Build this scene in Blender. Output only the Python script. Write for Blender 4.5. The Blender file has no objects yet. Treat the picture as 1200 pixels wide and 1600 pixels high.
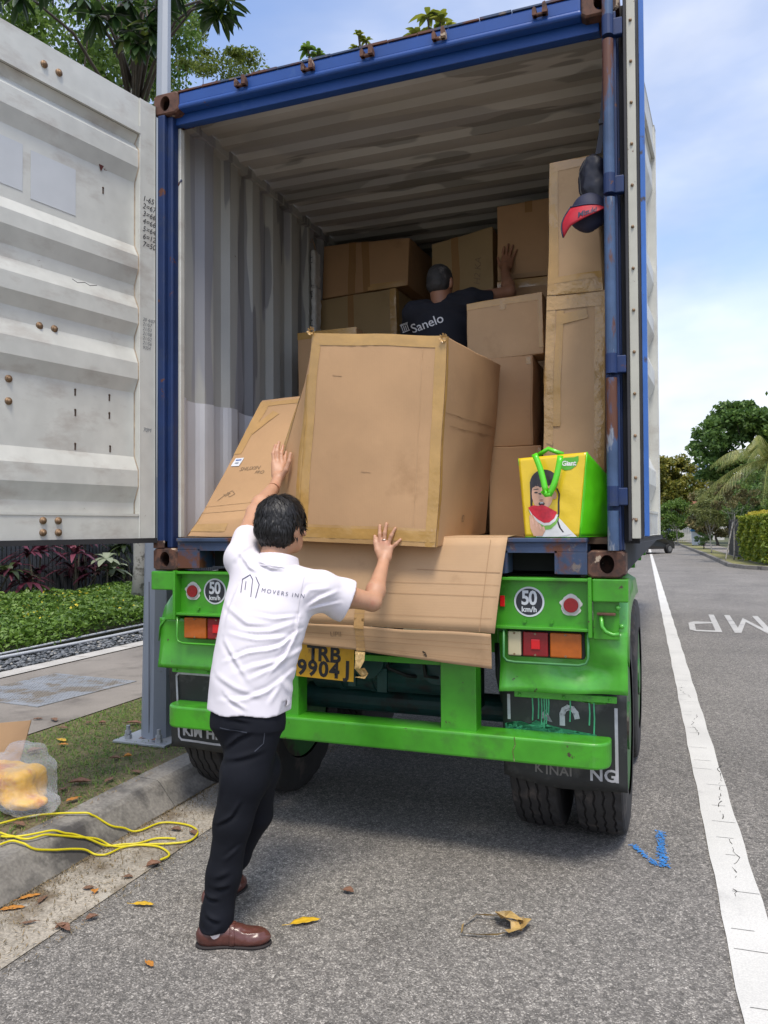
import bpy, bmesh, math, random
import numpy as np
from mathutils import Vector, Matrix, Quaternion, noise
from mathutils.bvhtree import BVHTree
random.seed(7); rng = np.random.default_rng(7)
S = bpy.context.scene
COL = S.collection
R = math.radians

# ---------------------------------------------------------------- camera
cam_d = bpy.data.cameras.new("camera"); cam = bpy.data.objects.new("camera", cam_d); COL.objects.link(cam); S.camera = cam
cam_d.sensor_fit = 'VERTICAL'; cam_d.sensor_height = 24.0; cam_d.lens = 24.0 * 1196.97 / 1600
cam_d.clip_start = 0.05; cam_d.clip_end = 900
cr, cu, cf = Vector((.93696145, .34939241, -.00530939)), Vector((.01211069, -.01728441, .99977727)), Vector((-.34922282, .93681705, .02042621))
cam.matrix_world = Matrix.Translation((1.3986, -3.4429, 1.5527)) @ Matrix((cr, cu, -cf)).transposed().to_4x4()
S.render.resolution_x = 768; S.render.resolution_y = 1024

# ---------------------------------------------------------------- world, sun, exposure
SUN_EL, SUN_AZ = 66.0, 155.0      # azimuth clockwise from +Y: behind the camera and to its right
w = bpy.data.worlds.new("World"); S.world = w; w.use_nodes = True
nt = w.node_tree; nt.nodes.clear(); N = nt.nodes.new; L = nt.links.new
out = N('ShaderNodeOutputWorld'); bg = N('ShaderNodeBackground'); L(bg.outputs[0], out.inputs[0])
sky = N('ShaderNodeTexSky'); sky.sky_type = 'NISHITA'; sky.sun_disc = False
sky.sun_elevation = R(SUN_EL); sky.sun_rotation = R(SUN_AZ); sky.air_density = 1.0; sky.dust_density = 1.2; sky.ozone_density = 1.5
tc = N('ShaderNodeTexCoord'); mp = N('ShaderNodeMapping'); mp.inputs['Scale'].default_value = (1, 1, 2.1); mp.inputs['Location'].default_value = (.35, .1, .2)
L(tc.outputs['Generated'], mp.inputs[0])
n1 = N('ShaderNodeTexNoise'); n1.inputs['Scale'].default_value = 1.7; n1.inputs['Detail'].default_value = 6; n1.inputs['Roughness'].default_value = .5; n1.inputs['Distortion'].default_value = .3
L(mp.outputs[0], n1.inputs[0])
r1 = N('ShaderNodeValToRGB'); r1.color_ramp.elements[0].position = .36; r1.color_ramp.elements[1].position = .68
L(n1.outputs[0], r1.inputs[0])
n2 = N('ShaderNodeTexNoise'); n2.inputs['Scale'].default_value = 3.2; n2.inputs['Detail'].default_value = 5
L(mp.outputs[0], n2.inputs[0])
r2 = N('ShaderNodeValToRGB'); r2.color_ramp.elements[0].position = .35; r2.color_ramp.elements[1].position = .6
r2.color_ramp.elements[0].color = (3.5, 3.8, 4.5, 1); r2.color_ramp.elements[1].color = (6.0, 6.0, 6.1, 1)
L(n2.outputs[0], r2.inputs[0])
sepw = N('ShaderNodeSeparateXYZ'); L(tc.outputs['Generated'], sepw.inputs[0])
lowm = N('ShaderNodeMapRange'); lowm.inputs['From Min'].default_value = .36; lowm.inputs['From Max'].default_value = .16; lowm.inputs['To Min'].default_value = 0; lowm.inputs['To Max'].default_value = .85
L(sepw.outputs['Z'], lowm.inputs['Value'])
mxm = N('ShaderNodeMath'); mxm.operation = 'MAXIMUM'; L(r1.outputs[0], mxm.inputs[0]); L(lowm.outputs[0], mxm.inputs[1])
sg = N('ShaderNodeMixRGB'); sg.blend_type = 'MULTIPLY'; sg.inputs[0].default_value = 1; sg.inputs[2].default_value = (1.32, 1.32, 1.42, 1); L(sky.outputs[0], sg.inputs[1])
mx = N('ShaderNodeMixRGB'); L(mxm.outputs[0], mx.inputs[0]); L(sg.outputs[0], mx.inputs[1]); L(r2.outputs[0], mx.inputs[2])
L(mx.outputs[0], bg.inputs[0]); bg.inputs[1].default_value = 0.12
sd = bpy.data.lights.new("sun", 'SUN'); sd.energy = 1.9; sd.angle = R(16); sd.color = (1, .93, .82)
so = bpy.data.objects.new("sun", sd); COL.objects.link(so)
sv = Vector((math.sin(R(SUN_AZ)) * math.cos(R(SUN_EL)), math.cos(R(SUN_AZ)) * math.cos(R(SUN_EL)), math.sin(R(SUN_EL))))
so.rotation_euler = sv.to_track_quat('Z', 'Y').to_euler()
S.view_settings.view_transform = 'Standard'; S.view_settings.look = 'None'; S.view_settings.exposure = 0.75; S.view_settings.gamma = 1
S.view_settings.use_curve_mapping = False

# ---------------------------------------------------------------- helpers
def lin(c):
    return tuple((x / 12.92 if x <= .04045 else ((x + .055) / 1.055) ** 2.4) for x in c)
def hexc(h): return lin(tuple(int(h[i:i + 2], 16) / 255 for i in (0, 2, 4)))

def mat(name, col, rough=.6, metal=0., var=.18, scale=4., bump=0., bscale=60., dirt=None, dirt2=None, stretch=(1, 1, 1), coat=0., spec=.5, coords='Object', fine=0.):
    """principled material: base colour broken up by noise, optional dirt/rust patches [(colour, threshold, scale, softness)], bump"""
    m = bpy.data.materials.new(name); m.use_nodes = True; t = m.node_tree; b = t.nodes['Principled BSDF']; n = t.nodes.new; l = t.links.new
    c = n('ShaderNodeTexCoord'); mpn = n('ShaderNodeMapping'); mpn.inputs['Scale'].default_value = stretch; l(c.outputs[coords], mpn.inputs[0])
    no = n('ShaderNodeTexNoise'); no.inputs['Scale'].default_value = scale; no.inputs['Detail'].default_value = 6; no.inputs['Roughness'].default_value = .6; l(mpn.outputs[0], no.inputs[0])
    ra = n('ShaderNodeMapRange'); ra.inputs['From Min'].default_value = .3; ra.inputs['From Max'].default_value = .7; ra.inputs['To Min'].default_value = 1 - var; ra.inputs['To Max'].default_value = 1 + var
    l(no.outputs[0], ra.inputs['Value'])
    mul = n('ShaderNodeVectorMath'); mul.operation = 'SCALE'; mul.inputs[0].default_value = col; l(ra.outputs[0], mul.inputs['Scale'])
    last = mul.outputs[0]
    if fine:
        f1 = n('ShaderNodeTexNoise'); f1.inputs['Scale'].default_value = bscale * 1.3; f1.inputs['Detail'].default_value = 2; l(mpn.outputs[0], f1.inputs[0])
        f2 = n('ShaderNodeMapRange'); f2.inputs['From Min'].default_value = .3; f2.inputs['From Max'].default_value = .7; f2.inputs['To Min'].default_value = 1 - fine; f2.inputs['To Max'].default_value = 1 + fine; l(f1.outputs[0], f2.inputs['Value'])
        f3 = n('ShaderNodeVectorMath'); f3.operation = 'SCALE'; l(last, f3.inputs[0]); l(f2.outputs[0], f3.inputs['Scale']); last = f3.outputs[0]
    rlast = None
    for k, dd in enumerate([x for x in (dirt, dirt2) if x]):
        dc, th, sc, soft = dd[:4]
        d1 = n('ShaderNodeTexNoise'); d1.inputs['Scale'].default_value = sc; d1.inputs['Detail'].default_value = 8; d1.inputs['Roughness'].default_value = .65
        dm = n('ShaderNodeMapping'); dm.inputs['Scale'].default_value = dd[4] if len(dd) > 4 else stretch; dm.inputs['Location'].default_value = (3.1 * k + 1.7, 2.2, .9)
        l(c.outputs[coords], dm.inputs[0]); l(dm.outputs[0], d1.inputs[0])
        dr = n('ShaderNodeMapRange'); dr.inputs['From Min'].default_value = th; dr.inputs['From Max'].default_value = th + soft; l(d1.outputs[0], dr.inputs['Value'])
        mi = n('ShaderNodeMixRGB'); mi.inputs[2].default_value = (*dc, 1); l(dr.outputs[0], mi.inputs[0]); l(last, mi.inputs[1]); last = mi.outputs[0]
    l(last, b.inputs['Base Color']); b.inputs['Roughness'].default_value = rough; b.inputs['Metallic'].default_value = metal
    b.inputs['Coat Weight'].default_value = coat; b.inputs['Specular IOR Level'].default_value = spec
    if bump:
        bn = n('ShaderNodeTexNoise'); bn.inputs['Scale'].default_value = bscale; bn.inputs['Detail'].default_value = 4; l(mpn.outputs[0], bn.inputs[0])
        bu = n('ShaderNodeBump'); bu.inputs['Strength'].default_value = min(1, bump * 100) if bump < .01 else 1; bu.inputs['Distance'].default_value = bump
        l(bn.outputs[0], bu.inputs['Height']); l(bu.outputs[0], b.inputs['Normal'])
    return m

def leaf_mat(name, c1, c2, rough=.5, trans=.35, c3=None):
    m = bpy.data.materials.new(name); m.use_nodes = True; t = m.node_tree; b = t.nodes['Principled BSDF']; n = t.nodes.new; l = t.links.new
    g = n('ShaderNodeNewGeometry'); r = n('ShaderNodeValToRGB'); r.color_ramp.elements[0].color = (*c1, 1); r.color_ramp.elements[1].color = (*c2, 1)
    if c3:
        r.color_ramp.elements[1].position = .9; e = r.color_ramp.elements.new(.97); e.color = (*c3, 1)
    l(g.outputs['Random Per Island'], r.inputs[0]); l(r.outputs[0], b.inputs['Base Color']); b.inputs['Roughness'].default_value = rough
    tr = n('ShaderNodeBsdfTranslucent'); l(r.outputs[0], tr.inputs[0]); ms = n('ShaderNodeMixShader'); ms.inputs[0].default_value = trans
    o = t.nodes['Material Output']; l(b.outputs[0], ms.inputs[1]); l(tr.outputs[0], ms.inputs[2]); l(ms.outputs[0], o.inputs[0])
    return m

def tag(o, label=None, cat=None, group=None, kind=None):
    if label: o['label'] = label
    if cat: o['category'] = cat
    if group: o['group'] = group
    if kind: o['kind'] = kind
    return o
def thing(name, label, cat, loc=(0, 0, 0), rz=0, group=None):
    o = bpy.data.objects.new(name, None); COL.objects.link(o); o.location = loc; o.rotation_euler = (0, 0, rz); o.empty_display_size = .1
    return tag(o, label, cat, group)
def put(name, me, m=None, parent=None, smooth=False, world=False):
    """link mesh as one object; when world=True the vertices are in world space and the parent's offset is undone"""
    if m is not None and not me.materials: me.materials.append(m)
    if smooth: me.polygons.foreach_set('use_smooth', [True] * len(me.polygons))
    o = bpy.data.objects.new(name, me); COL.objects.link(o)
    if parent is not None:
        o.parent = parent
        if world:
            mw = Matrix.Translation(parent.location) @ parent.rotation_euler.to_matrix().to_4x4()
            pp = parent.parent
            while pp is not None:
                mw = Matrix.Translation(pp.location) @ pp.rotation_euler.to_matrix().to_4x4() @ mw; pp = pp.parent
            me.transform(mw.inverted())
    return o
def pydata(name, vs, fs, m=None, parent=None, smooth=False, world=False):
    me = bpy.data.meshes.new(name); me.from_pydata([tuple(v) for v in vs], [], [tuple(f) for f in fs]); me.update()
    return put(name, me, m, parent, smooth, world)

class MB:
    """collects simple solids into one mesh"""
    def __init__(s): s.bm = bmesh.new()
    def box(s, x0, x1, y0, y1, z0, z1, bev=0., mtx=None, seg=2):
        r = bmesh.ops.create_cube(s.bm, size=1)
        vs = r['verts']
        for v in vs:
            v.co = Vector(((x0 + x1) / 2 + v.co.x * (x1 - x0), (y0 + y1) / 2 + v.co.y * (y1 - y0), (z0 + z1) / 2 + v.co.z * (z1 - z0)))
            if mtx: v.co = mtx @ v.co
        if bev: bmesh.ops.bevel(s.bm, geom=list({e for v in vs for e in v.link_edges}), offset=bev, segments=seg, affect='EDGES', profile=.5)
        return s
    def cyl(s, a, b, r0, r1=None, n=16, cap=True):
        a, b = Vector(a), Vector(b); r1 = r0 if r1 is None else r1; d = (b - a); q = d.to_track_quat('Z', 'Y').to_matrix().to_4x4()
        r = bmesh.ops.create_cone(s.bm, cap_ends=cap, segments=n, radius1=r0, radius2=r1, depth=d.length)
        m = Matrix.Translation((a + b) / 2) @ q
        for v in r['verts']: v.co = m @ v.co
        return s
    def tube(s, pts, r, n=8, closed=False):
        pts = [Vector(p) for p in pts]; rings = []; up = None
        rr = r if hasattr(r, '__len__') else [r] * len(pts)
        for i, p in enumerate(pts):
            a = pts[max(0, i - 1)]; b = pts[min(len(pts) - 1, i + 1)]; t = (b - a).normalized()
            if up is None: up = t.orthogonal().normalized()
            up = (up - t * up.dot(t)); up = up.normalized() if up.length > 1e-6 else t.orthogonal().normalized()
            w_ = t.cross(up)
            rings.append([s.bm.verts.new(p + (up * math.cos(2 * math.pi * k / n) + w_ * math.sin(2 * math.pi * k / n)) * rr[i]) for k in range(n)])
        for a, b in zip(rings, rings[1:]):
            for k in range(n): s.bm.faces.new((a[k], a[(k + 1) % n], b[(k + 1) % n], b[k]))
        s.bm.faces.new(rings[0][::-1]); s.bm.faces.new(rings[-1])
        return s
    def sph(s, c, r, sc=(1, 1, 1), n=10):
        q = bmesh.ops.create_uvsphere(s.bm, u_segments=n * 2, v_segments=n, radius=r)
        for v in q['verts']: v.co = Vector(c) + Vector((v.co.x * sc[0], v.co.y * sc[1], v.co.z * sc[2]))
        return s
    def prism(s, poly, h, mtx=None, z=0.):
        """poly in xy extruded from z to z+h, then transformed"""
        a = [Vector((p[0], p[1], z)) for p in poly]; b = [Vector((p[0], p[1], z + h)) for p in poly]
        if mtx: a = [mtx @ v for v in a]; b = [mtx @ v for v in b]
        a = [s.bm.verts.new(v) for v in a]; b = [s.bm.verts.new(v) for v in b]; n = len(a)
        s.bm.faces.new(a[::-1]); s.bm.faces.new(b)
        for k in range(n): s.bm.faces.new((a[k], a[(k + 1) % n], b[(k + 1) % n], b[k]))
        return s
    def quad(s, *p):
        s.bm.faces.new([s.bm.verts.new(Vector(q)) for q in p]); return s
    def hexa(s, c):
        """8 corners: bottom 4 ccw, top 4 ccw"""
        v = [s.bm.verts.new(Vector(q)) for q in c]
        for f in ((3, 2, 1, 0), (4, 5, 6, 7), (0, 1, 5, 4), (1, 2, 6, 5), (2, 3, 7, 6), (3, 0, 4, 7)): s.bm.faces.new([v[i] for i in f])
        return s
    def build(s, name, m=None, parent=None, smooth=False, world=False, auto=False):
        me = bpy.data.meshes.new(name); bmesh.ops.recalc_face_normals(s.bm, faces=s.bm.faces)
        if auto:
            for f in s.bm.faces: f.smooth = True
            for e in s.bm.edges:
                if len(e.link_faces) == 2 and e.calc_face_angle(0) > R(35): e.smooth = False
        s.bm.to_mesh(me); s.bm.free()
        return put(name, me, m, parent, smooth and not auto, world)

def strip(pts, w, mtx=None):
    """flat ribbon polygon for hand-drawn strokes; pts in xy"""
    out = MB()
    for a, b in zip(pts, pts[1:]):
        a, b = Vector((*a, 0)), Vector((*b, 0)); d = (b - a)
        if d.length < 1e-6: continue
        d.normalize(); nrm = Vector((-d.y, d.x, 0)) * w / 2
        q = [a - nrm - d * w * .3, b - nrm + d * w * .3, b + nrm + d * w * .3, a + nrm - d * w * .3]
        if mtx: q = [mtx @ v for v in q]
        out.quad(*q)
    return out

def text_mesh(txt, size=1., bold=0., spacing=1., align='CENTER', extrude=0., shear=0.):
    cu_ = bpy.data.curves.new("t", 'FONT'); cu_.body = txt; cu_.size = size; cu_.offset = bold; cu_.space_character = spacing; cu_.align_x = align; cu_.extrude = extrude; cu_.shear = shear; cu_.resolution_u = 3
    o = bpy.data.objects.new("t", cu_); COL.objects.link(o); dg = bpy.context.evaluated_depsgraph_get(); dg.update()
    me = bpy.data.meshes.new_from_object(o.evaluated_get(dg)); bpy.data.objects.remove(o); bpy.data.curves.remove(cu_)
    me.materials.clear()
    return me
def frame(o, x, y):
    x = Vector(x).normalized(); y = Vector(y); z = x.cross(y).normalized(); y = z.cross(x)
    return Matrix.Translation(Vector(o)) @ Matrix((x, y, z)).transposed().to_4x4()
def lettering(name, txt, size, o, x, y, m, parent, world=False, thick=0, **k):
    me = text_mesh(txt, size, extrude=thick, **k); me.transform(frame(o, x, y))
    return put(name, me, m, parent, world=world)
def mesh_bvh(o):
    me = o.data; mw = Matrix.Identity(4); q = o
    while q is not None:
        mw = Matrix.Translation(q.location) @ q.rotation_euler.to_matrix().to_4x4() @ mw; q = q.parent
    return BVHTree.FromPolygons([mw @ v.co for v in me.vertices], [tuple(p.vertices) for p in me.polygons])
def drape(me, bvh, d, off=.002, back=.15):
    """press a flat world-space mesh along d onto a surface, so print follows the cloth"""
    d = Vector(d).normalized(); bm = bmesh.new(); bm.from_mesh(me)
    bmesh.ops.triangulate(bm, faces=bm.faces)
    for _ in range(2):
        es = [e for e in bm.edges if e.calc_length() > .012]
        if es: bmesh.ops.subdivide_edges(bm, edges=es, cuts=1); bmesh.ops.triangulate(bm, faces=bm.faces)
    miss = []; good = []
    for v in bm.verts:
        h = bvh.ray_cast(v.co - d * back, d, 1.)
        if h[0] is not None: v.co = h[0] - d * off; good.append(v.co.copy())
        else: miss.append(v)
    for v in miss:
        if good:
            q = min(good, key=lambda g: ((g - v.co) - d * (g - v.co).dot(d)).length); v.co = v.co + d * (q - v.co).dot(d)
    bm.to_mesh(me); bm.free(); return me

# ---------------------------------------------------------------- signed-distance modelling (bodies, cloth, soft things)
def smin(a, b, k):
    h = np.clip(.5 + .5 * (b - a) / k, 0, 1); return b + (a - b) * h - k * h * (1 - h)
def cone(P, a, b, r1, r2):
    a = np.array(a, float); b = np.array(b, float); ba = b - a; t = np.clip(((P - a) @ ba) / (ba @ ba), 0, 1)
    return np.linalg.norm(P - a - t[:, None] * ba, axis=1) - (r1 + (r2 - r1) * t)
def ell(P, c, r, ax=None):
    q = P - np.array(c, float)
    if ax is not None: q = q @ np.array(ax, float).T
    q = q / np.array(r, float); n = np.linalg.norm(q, axis=1); return (n - 1) * min(r) * (1 + .35 * (n - 1).clip(0, 1))
def rbox(P, c, h, r, ax=None):
    q = P - np.array(c, float)
    if ax is not None: q = q @ np.array(ax, float).T
    q = np.abs(q) - (np.array(h, float) - r); return np.linalg.norm(np.maximum(q, 0), axis=1) + np.minimum(q.max(1), 0) - r
def loft(P, st, right):
    """st: list of (centre, half width, half depth); elliptic sections along the polyline, flat ends"""
    A = np.array([s_[0] for s_ in st], float); ax = A[-1] - A[0]; Ln = np.linalg.norm(ax); ax /= Ln; sp = (A - A[0]) @ ax; g = np.linspace(0, Ln, 60); T = np.stack([np.interp(g, sp, c_) for c_ in (A[:, 0], A[:, 1], A[:, 2], [s_[1] for s_ in st], [s_[2] for s_ in st])], 1)
    for _ in range(14): T[1:-1] = (T[:-2] + 2 * T[1:-1] + T[2:]) / 4
    x = np.array(right, float); x = x - ax * (x @ ax); x /= np.linalg.norm(x); y = np.cross(ax, x); s_ = (P - A[0]) @ ax; sc = np.clip(s_, 0, Ln)
    cx, cy, cz, ww, dd = [np.interp(sc, g, T[:, k]) for k in range(5)]; q = P - np.stack([cx, cy, cz], 1); d = (np.sqrt((q @ x / ww) ** 2 + (q @ y / dd) ** 2) - 1) * np.minimum(ww, dd); e = np.maximum(-s_, s_ - Ln)
    return smin(d, e, -.02) if False else np.maximum(d, e)
    best = np.full(len(P), 9.)
    for (a, w0, d0), (b, w1, d1) in zip(st, st[1:]):
        a = np.array(a, float); b = np.array(b, float); ba = b - a; Ln = np.linalg.norm(ba); ax = ba / Ln
        x = np.array(right, float); x = x - ax * (x @ ax); x /= np.linalg.norm(x); y = np.cross(ax, x)
        q = P - a; t = (q @ ax) / Ln; tc_ = np.clip(t, 0, 1); ww = w0 + (w1 - w0) * tc_; dd = d0 + (d1 - d0) * tc_
        rr = np.sqrt(((q @ x) / ww) ** 2 + ((q @ y) / dd) ** 2); d = (rr - 1) * np.minimum(ww, dd)
        e = np.maximum(-t, t - 1) * Ln; d = np.maximum(d, e)
        best = smin(best, d, .03)
    return best
def wob(P, f, seed=0., warp=1.):
    x, y, z = P[:, 0] * f, P[:, 1] * f, P[:, 2] * f
    a = np.sin(x * 1.3 + seed + warp * np.sin(y * 1.7 + seed * 2) + .6 * np.sin(z * 2.3)); b = np.sin(y * 1.9 - seed + warp * np.sin(z * 1.3 + 1.1 + seed)); c = np.sin(z * 1.6 + seed * 3 + warp * np.sin(x * 2.1 - y))
    return (a + b + c) / 3
def creases(P, lines, amp, w_):
    """cloth creases: ridge with a groove beside it along each polyline, given in (across, up) metres seen from behind"""
    a = P @ np.array((.937, .349, -.005)); b = P @ np.array((.012, -.017, 1.)); o = np.zeros(len(P))
    for i, l in enumerate(lines):
        ds = np.full(len(P), 9.); sg = np.zeros(len(P)); tt = np.zeros(len(P)); n = len(l) - 1
        for k in range(n):
            ax, ay = l[k]; bx_, by_ = l[k + 1]; dx, dy = bx_ - ax, by_ - ay; L2 = dx * dx + dy * dy; t = np.clip(((a - ax) * dx + (b - ay) * dy) / L2, 0, 1); qx = a - ax - t * dx; qy = b - ay - t * dy; d = np.hypot(qx, qy); m_ = d < ds; ds = np.where(m_, d, ds); sg = np.where(m_, np.sign(qx * dy - qy * dx), sg); tt = np.where(m_, (k + t) / n, tt)
        s = ds * sg; tp = np.sin(np.pi * np.clip(tt * .86 + .12, 0, 1)); w2 = w_ * (.8 + .5 * ((i * 37) % 10) / 10)
        o += amp * (.7 + .5 * ((i * 53) % 10) / 10) * tp * (np.exp(-(s / w2) ** 2) - .75 * np.exp(-((s - 1.9 * w2) / w2 / 1.1) ** 2))
    return o
def isosurf(name, fn, lo, hi, h, m, parent=None, smooth_it=1):
    """surface nets with block culling"""
    lo = np.array(lo, float); hi = np.array(hi, float); B = 8; n = np.ceil((hi - lo) / (h * B)).astype(int); dims = n * B + 1
    V = np.full(dims, 1., np.float32)
    bi = np.stack(np.meshgrid(*[np.arange(k) for k in n], indexing='ij'), -1).reshape(-1, 3)
    cen = lo + (bi + .5) * B * h; dc = fn(cen); keep = bi[np.abs(dc) < B * h * 1.35]; neg = bi[dc <= -B * h * 1.35]
    for b in neg: V[b[0] * B:b[0] * B + B + 1, b[1] * B:b[1] * B + B + 1, b[2] * B:b[2] * B + B + 1] = -1
    loc = np.stack(np.meshgrid(*[np.arange(B + 1)] * 3, indexing='ij'), -1).reshape(-1, 3)
    for s in range(0, len(keep), 200):
        kb = keep[s:s + 200]; idx = (kb[:, None, :] * B + loc[None]).reshape(-1, 3); v = fn(lo + idx * h); V[idx[:, 0], idx[:, 1], idx[:, 2]] = v
    ins = V < 0
    c = np.zeros(dims - 1, np.int8); off = [(i, j, k) for i in (0, 1) for j in (0, 1) for k in (0, 1)]
    sl = lambda i, j, k: (slice(i, dims[0] - 1 + i), slice(j, dims[1] - 1 + j), slice(k, dims[2] - 1 + k))
    for o_ in off: c += ins[sl(*o_)]
    act = np.argwhere((c > 0) & (c < 8)); vid = np.full(dims - 1, -1, np.int64); vid[tuple(act.T)] = np.arange(len(act))
    acc = np.zeros((len(act), 3)); cnt = np.zeros(len(act))
    for p in off:
        for axis in range(3):
            if p[axis]: continue
            q = list(p); q[axis] = 1; a = V[act[:, 0] + p[0], act[:, 1] + p[1], act[:, 2] + p[2]]; b = V[act[:, 0] + q[0], act[:, 1] + q[1], act[:, 2] + q[2]]
            cr_ = (a < 0) != (b < 0); t = np.where(cr_, a / np.where(cr_, a - b, 1), 0); pos = np.array(p)[None] + np.zeros((len(act), 3)); pos[:, axis] = t
            acc += pos * cr_[:, None]; cnt += cr_
    vs = lo + (act + acc / np.maximum(cnt, 1)[:, None]) * h
    fs = []
    for axis in range(3):
        u_, v_ = [(1, 2), (2, 0), (0, 1)][axis]
        a = ins; sA = [slice(1, d - 1) for d in dims]; sA[axis] = slice(0, dims[axis] - 1); sB = list(sA); sB[axis] = slice(1, dims[axis])
        A = a[tuple(sA)]; Bv = a[tuple(sB)]; e = np.argwhere(A != Bv); st = np.array([1, 1, 1]); st[axis] = 0; g = e + st
        du = np.zeros(3, int); du[u_] = 1; dv = np.zeros(3, int); dv[v_] = 1
        q = [vid[tuple((g - x).T)] for x in (du + dv, dv, 0 * du, du)]
        q = np.stack(q, 1); flip = A[tuple(e.T)]; q[~flip] = q[~flip][:, ::-1]; fs.append(q)
    fs = np.concatenate(fs); fs = fs[(fs >= 0).all(1)]
    for _ in range(smooth_it):
        s_ = np.zeros_like(vs); k_ = np.zeros(len(vs))
        for i in range(4):
            a = fs[:, i]; b = fs[:, (i + 1) % 4]; np.add.at(s_, a, vs[b]); np.add.at(k_, a, 1); np.add.at(s_, b, vs[a]); np.add.at(k_, b, 1)
        vs = vs * .5 + .5 * s_ / np.maximum(k_, 1)[:, None]
    return npmesh(name, vs, fs, m, parent, True)
def npmesh(name, vs, fs, m, parent=None, smooth=False, world=True):
    me = bpy.data.meshes.new(name); k = fs.shape[1]
    me.vertices.add(len(vs)); me.vertices.foreach_set('co', np.asarray(vs, np.float32).ravel()); me.loops.add(fs.size); me.loops.foreach_set('vertex_index', np.asarray(fs, np.int32).ravel())
    me.polygons.add(len(fs)); me.polygons.foreach_set('loop_start', np.arange(0, fs.size, k, dtype=np.int32)); me.polygons.foreach_set('loop_total', np.full(len(fs), k, np.int32)); me.update(calc_edges=True); me.validate()
    return put(name, me, m, parent, smooth, world)

# ---------------------------------------------------------------- leaves
def leaf_cloud(name, C, Ln, W, m, parent=None, up=.3, droop=0., world=True, dirs=None, fold=.15):
    """N folded leaves (two quads each) centred on C with length Ln and width W"""
    C = np.asarray(C, float); n = len(C); d = rng.normal(size=(n, 3)) if dirs is None else np.asarray(dirs) + rng.normal(size=(n, 3)) * .25
    d[:, 2] -= droop; d /= np.linalg.norm(d, axis=1)[:, None]; nn = rng.normal(size=(n, 3)); nn[:, 2] += up * 3; s = np.cross(d, nn); s /= np.linalg.norm(s, axis=1)[:, None]; k = np.cross(s, d)
    sc = rng.uniform(.65, 1.25, (n, 1)); l_ = Ln * sc; w_ = W * sc
    a = C - d * l_ / 2; b = C + d * l_ / 2; mid = C + k * 0; r_ = C + s * w_ / 2 + k * w_ * fold; q = C - s * w_ / 2 + k * w_ * fold
    V = np.stack([a, r_, b, q], 1).reshape(-1, 3); F = (np.arange(n)[:, None] * 4 + np.array([0, 1, 2])); F2 = (np.arange(n)[:, None] * 4 + np.array([0, 2, 3]))
    return npmesh(name, V, np.concatenate([F, F2]), m, parent, False, world)
def clump_pts(cs, rs, per, flat=1., shell=.5):
    out_ = []
    for c, r_ in zip(cs, rs):
        d = rng.normal(size=(per, 3)); d /= np.linalg.norm(d, axis=1)[:, None]; rad = r_ * rng.uniform(shell, 1, (per, 1)) ** .7; q = d * rad; q[:, 2] *= flat; out_.append(np.array(c) + q)
    return np.concatenate(out_)
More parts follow.
